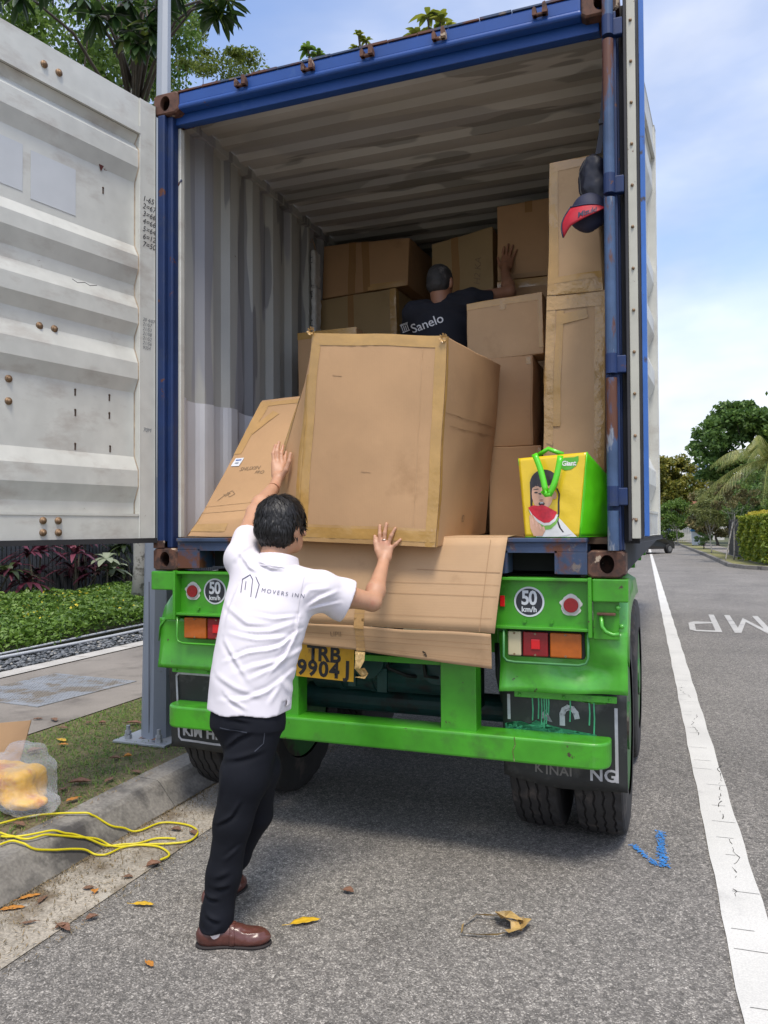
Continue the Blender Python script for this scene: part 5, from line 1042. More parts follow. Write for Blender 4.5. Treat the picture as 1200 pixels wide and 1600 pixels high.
class Carton:
    def __init__(s, name, label, c, m, seed=0, bulge=.008, dent=.006, group='cardboard boxes loaded in the container', wear=.007, root=None):
        c = [Vector(q) for q in c]; s.c = c; s.seed = seed; s.bulge = bulge; s.dent = dent; s.wear = wear; s.m = m
        base = (c[0] + c[1] + c[2] + c[3]) / 4
        s.root = root or thing(name, label, 'box', base, group=group); n = 14; bm = bmesh.new()
        for f in FIDX:
            g = [[bm.verts.new(s.P(f, i / n, j / n)) for i in range(n + 1)] for j in range(n + 1)]
            for j in range(n):
                for i in range(n): bm.faces.new((g[j][i], g[j][i + 1], g[j + 1][i + 1], g[j + 1][i]))
        bmesh.ops.remove_doubles(bm, verts=bm.verts, dist=.0006)
        b = MB(); b.bm.free(); b.bm = bm; s.body = b.build('carton', m, s.root, world=True, auto=True)
        bv = s.body.modifiers.new('b', 'BEVEL'); bv.limit_method = 'ANGLE'; bv.angle_limit = R(50); bv.width = .005; bv.segments = 2
    def P(s, f, u, v, off=0.):
        a, b, c, d = [s.c[i] for i in FIDX[f]]; p = (a * (1 - u) + b * u) * (1 - v) + (d * (1 - u) + c * u) * v
        n = (b - a).cross(d - a).normalized(); k = (16 * u * (1 - u) * v * (1 - v)) ** .5
        h = noise.noise(Vector((p.x * 3 + s.seed, p.y * 3, p.z * 3 - s.seed))) * s.dent + noise.noise(Vector((p.x * 9 + s.seed, p.y * 9, p.z * 9))) * s.dent * .35
        w_ = Vector((noise.noise(p * 4 + Vector((s.seed, 0, 0))), noise.noise(p * 4 + Vector((0, s.seed + 5, 0))), noise.noise(p * 4 + Vector((9, 0, s.seed))))) * s.wear
        return p + w_ + n * (s.bulge * k + h * k + off)
    def tape(s, f, u0, v0, u1, v1, w=.055, m=None, name='tape', off=.0022, jag=.006, parent=None):
        """strip from (u0,v0) to (u1,v1) in face coordinates; w in metres"""
        a, b, c, d = [s.c[i] for i in FIDX[f]]; U = ((b - a).length + (c - d).length) / 2; V = ((d - a).length + (c - b).length) / 2; dx, dy = (u1 - u0) * U, (v1 - v0) * V; L_ = math.hypot(dx, dy); px_, py_ = -dy / L_ * w / 2, dx / L_ * w / 2
        n = max(6, int(L_ / .03)); k = 4; bm = bmesh.new(); g = []
        for i in range(n + 1):
            t_ = i / n; row = []
            for j in range(k + 1):
                q = (j / k - .5) * 2; jg = noise.noise(Vector((t_ * L_ * 14, q * 2 + s.seed, 3))) * jag if abs(q) == 1 else 0
                uu = u0 + (u1 - u0) * t_ + px_ * q * (1 + jg * 6) / U; vv = v0 + (v1 - v0) * t_ + py_ * q * (1 + jg * 6) / V; wr = .0020 * noise.noise(Vector((t_ * L_ * 30, q * 3, s.seed)))
                row.append(bm.verts.new(s.P(f, min(1.0, max(0.0, uu)), min(1.0, max(0.0, vv)), off + wr)))
            g.append(row)
        for i in range(n):
            for j in range(k):
                try: bm.faces.new((g[i][j], g[i + 1][j], g[i + 1][j + 1], g[i][j + 1]))
                except ValueError: pass
        q = MB(); q.bm.free(); q.bm = bm; return q.build(name, m or MTP, parent or s.root, smooth=True, world=True)
    def write(s, f, txt, u, v, size, m=MPEN, rot=0., name='handwriting', shear=.3):
        a, b, c, d = [s.c[i] for i in FIDX[f]]; o = s.P(f, u, v, .004); x = (b - a).normalized(); y = (d - a).normalized(); x2 = x * math.cos(rot) + y * math.sin(rot); y2 = -x * math.sin(rot) + y * math.cos(rot); me = text_mesh(txt, size, shear=shear); me.transform(frame(o, x2, y2)); 
        n_ = (b - a).cross(d - a).normalized(); bvh = mesh_bvh(s.body); drape(me, bvh, -n_, .002, .05); return put(name, me, m, s.root, world=True)
    def scribble(s, f, pts, w_=.003, m=MPEN, name='handwriting'):
        q = MB()
        for (u0, v0), (u1, v1) in zip(pts, pts[1:]):
            A = s.P(f, u0, v0, .0025); Bq = s.P(f, u1, v1, .0025); a, b, c, d = [s.c[i] for i in FIDX[f]]; n_ = (b - a).cross(d - a).normalized(); sd_ = (Bq - A).cross(n_).normalized() * w_ / 2; q.quad(A - sd_, Bq - sd_, Bq + sd_, A + sd_)
        return q.build(name, m, s.root, world=True)
    def seam(s, f, u0, v0, u1, v1, w=.003, m=None): return s.tape(f, u0, v0, u1, v1, w, m or MSEAM, 'crease', .0012, 0)
MSEAM = mat('crease_line', (.38, .235, .125), .9)
def bx(x0, x1, y0, y1, z0, z1, yaw=0., lean=0., side=0.):
    """box corners, turned by yaw about its centre; lean shifts the top along y, side along x"""
    cx, cy = (x0 + x1) / 2, (y0 + y1) / 2; c_, s_ = math.cos(yaw), math.sin(yaw); o = []
    for z, t_ in ((z0, 0), (z1, 1)):
        for x, y in ((x0, y0), (x1, y0), (x1, y1), (x0, y1)):
            dx, dy = x - cx, y - cy; o.append((cx + dx * c_ - dy * s_ + side * t_, cy + dx * s_ + dy * c_ + lean * t_, z))
    return o
# the big box being pushed in
BIG = Carton('cardboard_box', 'largest cardboard box, tape edged, being pushed by the man in the white polo', [(-.285, -.125, 1.492), (.412, -.13, 1.462), (.425, .80, 1.515), (-.62, .05, 1.512), (-.205, -.12, 2.497), (.468, -.12, 2.415), (.525, .80, 2.46), (-.285, .10, 2.492)], CB[0], 1, .010, .012)
t = BIG
t.tape('front', .033, 0, .036, 1, .05); t.tape('front', .965, 0, .962, 1, .052); t.tape('front', 0, .972, 1, .972, .055, MTP); t.tape('front', 0, .04, 1, .045, .085, MTPd); t.tape('front', .02, .045, 1, .05, .05, MTP, off=.0034)
t.tape('left', .97, 0.0, .95, .8, .05, MTP); t.tape('left', .12, .02, .16, .99, .06, MTP); t.tape('right', .012, 0, .012, 1, .022, MTP)
t.seam('right', .03, .64, .98, .62); t.seam('right', .1, .58, .98, .57, .002); t.seam('front', .84, .02, .84, .95, .002, card_mat('cardboard_light_line', (.52, .34, .19))); t.seam('front', .07, .04, .07, .96, .0025, bpy.data.materials['cardboard_light_line'])
t.tape('top', .5, 0, .5, 1); t.tape('back', .5, 0, .5, 1)
for q in ((.50, .34), (.24, .80)): t.seam('front', q[0] - .05, q[1], q[0] + .02, q[1] - .005, .003)
def torn(o, p, m):
    V = []; mb = MB(); p = Vector(p); rr = random.Random(int(p.x * 100))
    for k in range(7):
        a = k * .9; mb.quad(p + Vector((.012 * math.cos(a), -.004, .008 * math.sin(a))), p + Vector((.022 * math.cos(a + .5), -.014, .02 * math.sin(a + .5))), p + Vector((.016 * math.cos(a + 1), -.012, .022 * math.sin(a + 1))), p + Vector((.01 * math.cos(a + 1.3), .004, .006 * math.sin(a + 1.3))))
    mb.build('torn_tape_corner', m, o, world=True)
torn(t.root, (-.205, -.125, 2.50), MTPs); torn(t.root, (.455, -.128, 2.405), MTPs)
t.write('right', 'fD', .42, .10, .05)
# the box leaning at the left
LEAN = Carton('cardboard_box', 'sloping cardboard box at the left wall with a small white address label', [(-1.045, .06, 1.508), (-.655, .05, 1.508), (-.47, .62, 1.508), (-1.10, .70, 1.508), (-.99, .10, 1.60), (-.645, .075, 1.62), (-.34, .56, 2.33), (-.84, .52, 2.31)], CB[0], 7, .008, .01)
# its sloping lid is the 'top' face: u along x, v up the slope
t = LEAN
t.tape('front', 0, .5, .6, .5, .05, MTPd); t.seam('top', 0, .05, 1, .05); t.seam('top', 0, .10, 1, .10, .002); t.tape('top', .05, .52, .07, .98, .06, MTPd, jag=.03); t.tape('top', .09, .70, .30, .86, .05, MTPd, off=.0036, jag=.03); t.tape('top', .05, .95, .6, .95, .035, MTPd, jag=.02); t.tape('left', .97, .0, .97, 1, .05)
o = t.tape('top', .07, .45, .21, .445, .058, mat('white_label', (.72, .74, .78), .5, var=.03), 'address_label', .004, 0)
o2 = t.tape('top', .10, .465, .19, .462, .008, mat('label_blue_print', (.05, .12, .4), .5), 'label_print', .0052, 0, o); t.tape('top', .11, .44, .17, .438, .010, mat('label_grey_print', (.3, .33, .38), .5), 'label_print', .0052, 0, o)
t.write('top', 'SHUXIN', .42, .37, .036, rot=.02); t.write('top', 'FRO', .62, .33, .03); t.scribble('top', [(.22, .19), (.27, .17), (.33, .19), (.27, .20), (.35, .16), (.42, .18), (.34, .21), (.25, .18), (.17, .14)])
# stack at the back left
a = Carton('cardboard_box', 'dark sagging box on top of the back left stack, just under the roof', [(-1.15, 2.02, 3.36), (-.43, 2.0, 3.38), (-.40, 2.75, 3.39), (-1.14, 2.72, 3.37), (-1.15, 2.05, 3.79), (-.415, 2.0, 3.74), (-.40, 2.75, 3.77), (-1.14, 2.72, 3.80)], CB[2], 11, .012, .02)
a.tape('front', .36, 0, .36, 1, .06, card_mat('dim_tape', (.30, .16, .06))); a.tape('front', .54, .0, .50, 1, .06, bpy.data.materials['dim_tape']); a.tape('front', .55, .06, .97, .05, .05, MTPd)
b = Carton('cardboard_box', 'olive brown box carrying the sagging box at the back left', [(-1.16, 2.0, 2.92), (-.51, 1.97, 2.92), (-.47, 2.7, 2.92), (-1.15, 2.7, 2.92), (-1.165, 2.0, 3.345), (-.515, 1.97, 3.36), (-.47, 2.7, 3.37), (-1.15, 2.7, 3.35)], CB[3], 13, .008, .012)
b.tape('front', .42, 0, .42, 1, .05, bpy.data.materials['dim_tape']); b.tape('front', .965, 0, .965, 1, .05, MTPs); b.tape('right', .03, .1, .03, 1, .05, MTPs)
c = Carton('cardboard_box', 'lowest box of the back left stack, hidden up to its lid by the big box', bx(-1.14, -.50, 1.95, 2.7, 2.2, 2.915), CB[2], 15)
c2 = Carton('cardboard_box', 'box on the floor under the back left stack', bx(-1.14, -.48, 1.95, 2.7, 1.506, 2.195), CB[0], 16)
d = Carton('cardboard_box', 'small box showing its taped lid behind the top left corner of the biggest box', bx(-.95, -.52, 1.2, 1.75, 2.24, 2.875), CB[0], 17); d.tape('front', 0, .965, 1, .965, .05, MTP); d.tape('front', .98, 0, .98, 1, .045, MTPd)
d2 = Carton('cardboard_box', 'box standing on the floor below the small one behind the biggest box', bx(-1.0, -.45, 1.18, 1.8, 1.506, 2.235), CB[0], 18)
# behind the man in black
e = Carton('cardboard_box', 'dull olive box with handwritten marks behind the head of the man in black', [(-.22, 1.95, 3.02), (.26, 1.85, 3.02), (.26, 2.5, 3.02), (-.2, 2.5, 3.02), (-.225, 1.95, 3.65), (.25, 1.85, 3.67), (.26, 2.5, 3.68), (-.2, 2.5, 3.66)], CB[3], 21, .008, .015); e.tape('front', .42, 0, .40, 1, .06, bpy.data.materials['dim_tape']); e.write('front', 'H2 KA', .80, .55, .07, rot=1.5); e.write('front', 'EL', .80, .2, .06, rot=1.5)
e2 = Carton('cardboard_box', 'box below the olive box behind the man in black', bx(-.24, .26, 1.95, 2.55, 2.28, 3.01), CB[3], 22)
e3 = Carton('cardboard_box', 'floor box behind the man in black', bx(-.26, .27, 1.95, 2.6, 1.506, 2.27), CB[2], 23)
# right-hand rear column
g = Carton('cardboard_box', 'upper box that the man in black is pressing with his hand', bx(.325, .68, 1.68, 2.3, 3.225, 3.74, lean=.0), CB[2], 25, .006, .01); g.tape('front', .6, .85, .6, 1, .05, bpy.data.materials['dim_tape']); g.tape('front', 0, .03, 1, .03, .03, MSEAM)
g2 = Carton('cardboard_box', 'box directly below the one pressed by the hand of the man in black', bx(.325, .69, 1.66, 2.3, 2.66, 3.215), CB[2], 26, .006, .01); g2.tape('front', 0, .96, 1, .96, .07, MTPd)
g3 = Carton('cardboard_box', 'floor box of the rear right column', bx(.32, .70, 1.64, 2.3, 1.506, 2.65), CB[0], 27)
h = Carton('cardboard_box', 'pale box with taped top edge between the man in black and the tall box', [(.305, .90, 2.525), (.745, .88, 2.525), (.74, 1.06, 2.525), (.30, 1.06, 2.525), (.305, .90, 2.855), (.745, .88, 2.875), (.74, 1.06, 2.88), (.30, 1.06, 2.86)], CB[1], 31, .006, .01); h.tape('front', 0, .955, 1, .955, .05, MTP); h.tape('front', .48, .80, .48, .99, .035, MTPs); h.tape('front', .98, .1, .98, 1, .03)
k = Carton('cardboard_box', 'middle box of the front right stack, beside the right face of the biggest box', bx(.33, .69, .85, 1.50, 2.01, 2.515, side=.0), CB[0], 33, .006, .01); k.tape('front', .97, .94, .9, .94, .04, MTPs); k.seam('front', .97, 0, .97, 1)
l_ = Carton('cardboard_box', 'bottom box of the front right stack, standing beside the bag', bx(.44, .735, .84, 1.50, 1.506, 2.005), CB[0], 35, .006, .01); l_.tape('front', .95, .93, 1, .93, .04, MTPs); l_.seam('front', .9, 0, .9, 1)
# tall taped double box at the right wall
TL = Carton('cardboard_box', 'tall narrow cardboard box wrapped in shiny tape, standing against the right wall behind the bag', [(.815, .36, 1.506), (1.105, .36, 1.506), (1.145, .95, 1.506), (.83, .95, 1.506), (.842, .38, 2.699), (1.118, .38, 2.697), (1.145, .95, 2.712), (.845, .95, 2.712)], CB[1], 41, .008, .016)
t = TL
t.tape('front', .07, 0, .07, 1, .05, MTPs); t.tape('front', .93, 0, .93, 1, .055, MTPs); t.tape('front', .42, .55, .30, .95, .035, MTP, off=.004) if False else None
t.tape('left', .97, .1, .97, 1, .05, MTP); t.tape('front', 0, .965, 1, .965, .07, MTPs, off=.004); t.tape('front', .22, .45, .24, .93, .035, MTP, off=.004); t.tape('front', .2, .89, .7, .91, .05, MTP, off=.0045); t.write('front', 'SRL', .15, .35, .05, rot=1.4)
TU = Carton('cardboard_box', '', [(.845, .38, 2.700), (1.115, .38, 2.695), (1.14, .92, 2.715), (.85, .92, 2.715), (.858, .40, 3.365), (1.075, .40, 3.372), (1.10, .9, 3.37), (.868, .9, 3.37)], CB[1], 43, .008, .02, wear=.008, root=TL.root)
t = TU
t.tape('front', .10, 0, .08, .68, .05, MTP); t.tape('front', .09, .5, .09, 1, .05, MTPs); t.tape('front', 0, .96, 1, .97, .05, MTPd); t.tape('front', 0, .04, 1, .05, .075, MTPs); t.tape('front', .0, .10, 1, .12, .03, MTP, off=.0036); t.tape('left', .96, 0, .96, .9, .05, MTPs); t.write('left', 'SEL', .9, .2, .06, rot=1.2)
# flattened sheet hanging over the sill
def sheet():
    rt = thing('cardboard_sheet', 'flattened cardboard sheet hanging over the container sill with its lower flap folded', 'cardboard sheet', (.1, -.02, 1.5)); th = .005
    def panel(name, A, Bq, C_, D_, sag=.01, nx=24, nz=10, seed=0):
        A, Bq, C_, D_ = map(Vector, (A, Bq, C_, D_)); vs = []; fs = []
        for j in range(nz + 1):
            for i in range(nx + 1):
                u_, v_ = i / nx, j / nz; p_ = (A.lerp(Bq, u_)).lerp(D_.lerp(C_, u_), v_); p_ = p_ + Vector((0, -sag * math.sin(math.pi * v_) + .006 * noise.noise(Vector((u_ * 3, v_ * 2, seed))), .006 * noise.noise(Vector((u_ * 4 + 3, v_, seed))))); vs.append(p_)
        for j in range(nz):
            for i in range(nx): a = j * (nx + 1) + i; fs.append((a, a + 1, a + nx + 2, a + nx + 1))
        o = pydata(name, vs, fs, CBH, rt, True, world=True); m_ = o.modifiers.new('s', 'SOLIDIFY'); m_.thickness = th; m_.offset = 0; return o
    panel('floor_panel', (-.46, -.02, 1.507), (.715, -.02, 1.508), (.70, .5, 1.507), (-.46, .5, 1.507), 0)
    o = panel('hanging_panel', (-.46, -.02, 1.506), (.715, -.02, 1.506), (.672, -.11, 1.085), (-.42, -.10, 1.098), .012)
    f = panel('folded_flap', (-.42, -.102, 1.096), (.655, -.112, 1.082), (.652, -.085, .925), (-.42, -.07, 1.00), -.004, seed=4)
    bvh = mesh_bvh(o); bvf = mesh_bvh(f)
    def line(p0, p1, w_, bv, par, m=MSEAM, nm='crease', off=.005):
        q = strip([p0, ((p0[0] * 2 + p1[0]) / 3, (p0[1] * 2 + p1[1]) / 3), ((p0[0] + 2 * p1[0]) / 3, (p0[1] + 2 * p1[1]) / 3), p1], w_, frame((0, -.3, 0), (1, 0, 0), (0, 0, 1))); me = bpy.data.meshes.new(nm); q.bm.to_mesh(me); q.bm.free(); drape(me, bv, (0, 1, 0), off, .2); put(nm, me, m, par, world=True)
    line((.64, 1.495), (.605, 1.09), .0025, bvh, o); line((.30, 1.36), (.69, 1.35), .003, bvh, o); line((.10, 1.25), (.68, 1.245), .002, bvh, o); line((0, 1.15), (.66, 1.15), .0015, bvh, o); line((.1, 1.30), (.69, 1.295), .0015, bvh, o)
    line((-.40, 1.05), (.65, 1.035), .0022, bvf, f); line((-.40, 1.03), (.65, 1.01), .0015, bvf, f); line((0, .99), (.65, .965), .0015, bvf, f); line((.2, .975), (.65, .948), .0015, bvf, f)
    line((.03, 1.20), (.025, 1.095), .05, bvh, rt, MTPd, 'tape', .0045); line((.025, 1.085), (.025, .985), .045, bvf, rt, MTPd, 'tape', .0045)
    mb = MB(); rr = random.Random(3); pts = [(.0, -.09, .975), (.05, -.095, .97), (.055, -.11, .93), (.035, -.10, .905), (.065, -.09, .87), (.02, -.10, .862), (-.01, -.095, .88), (.012, -.115, .92)]
    for p_ in (((.0, -.09, .97), (.05, -.09, .968), (.052, -.105, .93), (.004, -.10, .925)), ((.004, -.10, .925), (.052, -.105, .93), (.035, -.115, .895), (.0, -.10, .89)), ((.0, -.10, .89), (.035, -.115, .895), (.068, -.10, .868), (.03, -.09, .855)), ((.03, -.09, .855), (.068, -.10, .868), (.06, -.12, .85), (.0, -.10, .85)), ((.035, -.11, .895), (.06, -.12, .90), (.07, -.10, .87), (.04, -.105, .86))): mb.quad(*p_)
    mb.build('loose_tape_end', mat('gold_tape', (.55, .38, .16), .12, .2, var=.3, scale=30, bump=.01, bscale=40), rt, world=True)
    me = text_mesh('LIPII', .035, shear=.1); me.transform(frame((-.10, -.3, 1.035), (1, 0, .02), (0, 0, 1))); drape(me, bvf, (0, 1, 0), .005, .2); put('handwriting', me, MPEN, rt, world=True)
    mb = strip([(.335, .985), (.345, .978), (.35, .965), (.34, .97)], .008, frame((0, -.3, 0), (1, 0, 0), (0, 0, 1))); me = bpy.data.meshes.new('scuff'); mb.bm.to_mesh(me); mb.bm.free(); drape(me, bvf, (0, 1, 0), .005, .2); put('scuff_mark', me, mat('scuff', (.05, .035, .02), .8), rt, world=True)
sheet()

# ================================================================ SMALL THINGS IN THE CONTAINER
def shopping_bag():
    rt = thing('shopping_bag', 'yellow and green reusable shopping bag printed with a child eating watermelon, standing on the sill', 'bag', (.94, .15, 1.506))
    my = mat('bag_yellow', (.72, .50, .01), .35, var=.06, scale=5, bump=.006, bscale=14, coat=.3); mg = mat('bag_green', (.10, .60, .01), .3, var=.1, scale=5, bump=.006, bscale=9, coat=.3)
    c = [(.785, .03, 1.508), (1.030, -.005, 1.508), (1.16, .22, 1.510), (.80, .27, 1.508), (.748, .075, 1.868), (1.062, .02, 1.880), (1.165, .15, 1.755), (.79, .17, 1.80)]
    def face(nm, f, m, bulge, mid=None, n=22):
        A, Bq, C_, D_ = [Vector(c[i]) for i in f]; nn = (Bq - A).cross(D_ - A).normalized(); vs = []; fs = []
        for j in range(n + 1):
            for i in range(n + 1):
                u_, v_ = i / n, j / n; p_ = A.lerp(Bq, u_).lerp(D_.lerp(C_, u_), v_)
                if mid is not None and u_ > .5: p_ += Vector(mid) * math.sin(math.pi * min(1, v_ * 1.15)) * (u_ - .5) * 2 if v_ < .87 else Vector((0, 0, 0))
                k_ = math.sin(math.pi * u_) * math.sin(math.pi * v_); p_ += nn * (bulge * k_ + .006 * k_ * noise.noise(Vector((u_ * 5, v_ * 6, len(nm)))) + .01 * k_ * noise.noise(Vector((u_ * 3 + v_ * 4, v_ * 2, 3)))); vs.append(p_)
        for j in range(n):
            for i in range(n): a = j * (n + 1) + i; fs.append((a, a + 1, a + n + 2, a + n + 1))
        o = pydata(nm, vs, fs, m, rt, True, world=True); s_ = o.modifiers.new('s', 'SOLIDIFY'); s_.thickness = .002; return o
    fr = face('front_panel', (0, 1, 5, 4), my, .014); sd_ = face('side_panel', (1, 2, 6, 5), mg, .012, (.045, .04, .0)); face('back_panel', (2, 3, 7, 6), my, .02); face('left_panel', (3, 0, 4, 7), mg, .01)
    face('base_panel', (0, 1, 2, 3), mg, 0)
    # piping between front and side, hem
    A, Bq = Vector(c[1]), Vector(c[5]); MB().tube([A.lerp(Bq, t_) + Vector((0, -.003, 0)) for t_ in np.linspace(0, 1, 8)], .0035, 6).build('piping', mg, rt, smooth=True, world=True)
    A, Bq = Vector(c[4]), Vector(c[5]); MB().tube([A.lerp(Bq, t_) + Vector((0, -.002, -.03)) for t_ in np.linspace(0.02, .98, 8)], .0012, 4).build('hem_stitch', mat('stitch', (.5, .35, .02), .7), fr, world=True)
    bvh = mesh_bvh(fr); dv = Vector((-.10, 1, 0)).normalized(); X = Vector((1, -.14, 0)).normalized(); O = Vector(c[0]) + Vector((0, -.1, 0))
    def pr(nm, pts, m, off): 
        bm = bmesh.new(); vv = [bm.verts.new(O + X * x + Vector((0, 0, z))) for x, z in pts]; bm.faces.new(vv); me = bpy.data.meshes.new(nm); bm.to_mesh(me); bm.free(); drape(me, bvh, dv, off, .1); return put(nm, me, m, fr, world=True)
    E_ = lambda cx, cz, rx, rz, n=24, a0=0, a1=2 * math.pi: [(cx + rx * math.cos(a0 + (a1 - a0) * k / n), cz + rz * math.sin(a0 + (a1 - a0) * k / n)) for k in range(n + (0 if a1 - a0 > 6 else 1))]
    PM = lambda n_, c_, r_=.4, **k: mat(n_, c_, r_, **k)
    skin = PM('print_skin', (.62, .36, .24), var=.12, scale=18); hair = PM('print_hair', (.035, .028, .03), var=.5, scale=30); wht = PM('print_white', (.70, .70, .68), var=.08, scale=20); redm = PM('print_red', (.62, .02, .04), var=.2, scale=50); lgn = PM('print_rind', (.20, .45, .08)); pink = PM('print_pink', (.8, .35, .3)); dk = PM('print_dark', (.03, .02, .02)); cheek = PM('print_cheek', (.70, .42, .30)); gl = PM('logo_green', (.10, .42, .03))
    pr('hair_print', E_(.098, .245, .064, .058) , hair, .0016); pr('hair_print', [(.033, .25), (.046, .25), (.046, .12), (.036, .12)], hair, .0016)
    pr('blouse_print', [(.06, .0), (.245, .0), (.215, .03), (.175, .075), (.145, .10), (.10, .085), (.08, .04)], wht, .0018)
    pr('face_print', E_(.092, .195, .050, .075), skin, .0020); pr('ear_print', E_(.147, .185, .010, .018), skin, .0020)
    pr('fringe_print', [(.042, .22), (.05, .27), (.098, .295), (.148, .27), (.152, .22), (.135, .235), (.12, .228), (.10, .238), (.085, .226), (.07, .238), (.055, .226)], hair, .0024)
    for x in (.062, .112): pr('eye_print', E_(x, .199, .0085, .0038), dk, .0026); pr('brow_print', [(x - .012, .211), (x + .012, .213), (x + .011, .217), (x - .011, .214)], hair, .0026)
    pr('nose_print', [(.078, .166), (.096, .166), (.091, .186), (.083, .186)], cheek, .0026); pr('nostril_print', E_(.087, .165, .009, .0025), mat('print_shade', (.32, .14, .09), .5), .0030)
    pr('mouth_print', E_(.088, .148, .014, .009), dk, .0028); pr('teeth_print', [(.079, .150), (.097, .150), (.095, .154), (.081, .154)], wht, .0032)
    pr('watermelon_rind', [(.030, .118), (.165, .088), (.155, .058), (.13, .035), (.10, .03), (.065, .055), (.04, .085)], lgn, .0026)
    pr('watermelon_white', [(.028, .122), (.163, .098), (.15, .07), (.125, .052), (.098, .05), (.065, .068), (.042, .092)], wht, .0032)
    pr('watermelon_red', [(.024, .132), (.05, .142), (.075, .138), (.09, .144), (.11, .136), (.158, .110), (.145, .082), (.122, .064), (.098, .062), (.07, .078), (.045, .10)], redm, .0038)
    pr('hand_print', [(.03, .095), (.045, .1), (.06, .075), (.085, .05), (.105, .03), (.09, .004), (.05, .004), (.035, .04)], skin, .0040)
    for i in range(4): pr('finger_print', [(.040 + .017 * i, .076 - .011 * i), (.047 + .017 * i, .085 - .012 * i), (.053 + .017 * i, .060 - .010 * i), (.047 + .017 * i, .052 - .01 * i)], cheek, .0046)
    q = MB(); pts = [(.158, .215), (.166, .19), (.165, .15), (.163, .11), (.16, .07), (.168, .04), (.185, .02)]
    for a, b in zip(pts, pts[1:]): q.cyl(O + X * a[0] + Vector((0, 0, a[1])), O + X * b[0] + Vector((0, 0, b[1])), .004, n=6)
    q.bm.free(); pr('braid_print', [(p_[0] - .004 + .002 * (i % 2), p_[1]) for i, p_ in enumerate(pts)] + [(p_[0] + .004 + .002 * (i % 2), p_[1]) for i, p_ in reversed(list(enumerate(pts)))], hair, .0022)
    pr('logo_leaf', [(.168, .325), (.172, .345), (.195, .352), (.235, .352), (.255, .358), (.256, .34), (.245, .315), (.222, .298), (.195, .295), (.178, .305)], gl, .0022)
    me = text_mesh('Giant', .030, .0010, .95); me.transform(frame(O + X * .212 + Vector((0, 0, .316)), X, (0, 0, 1))); drape(me, bvh, dv, .0034, .1); put('lettering', me, wht, fr, world=True)
    # handles hanging forward in a V
    def handle(pts, w_, m):
        bm = bmesh.new(); V = []
        for i, p_ in enumerate(pts):
            a = Vector(pts[max(0, i - 1)]); b = Vector(pts[min(len(pts) - 1, i + 1)]); d_ = (b - a).normalized(); s_ = d_.cross(Vector((.1, -1, 0))).normalized() * w_ / 2; V.append((bm.verts.new(Vector(p_) - s_), bm.verts.new(Vector(p_) + s_)))
        for a, b in zip(V, V[1:]): bm.faces.new((a[0], a[1], b[1], b[0]))
        q_ = MB(); q_.bm.free(); q_.bm = bm; o = q_.build('handle', m, rt, smooth=True, world=True); s_ = o.modifiers.new('s', 'SOLIDIFY'); s_.thickness = .004; s_.offset = 0
    hp = lambda x, z, dy: tuple(O + X * x + Vector((0, .1 - dy, z)))
    cv = lambda x0, z0, x1, z1, x2, z2: [((1 - t_) ** 2 * x0 + 2 * t_ * (1 - t_) * x1 + t_ * t_ * x2, (1 - t_) ** 2 * z0 + 2 * t_ * (1 - t_) * z1 + t_ * t_ * z2) for t_ in np.linspace(0, 1, 9)]
    L1 = cv(.048, .372, .085, .30, .105, .195); L2 = cv(.118, .183, .155, .24, .168, .358)
    handle([hp(x, z, .012 + .035 * min(1, abs(.37 - z) * 6)) for x, z in L1], .026, mg); handle([hp(x, z, .047 - .03 * max(0, (z - .22) * 6)) for x, z in L2], .026, mg)
    handle([hp(.09, .205, .047), hp(.107, .186, .05), hp(.125, .19, .047)], .024, mg)
    handle([hp(.05, .37, -.06), hp(.1, .40, -.07), hp(.17, .37, -.06)], .02, mg)
shopping_bag()
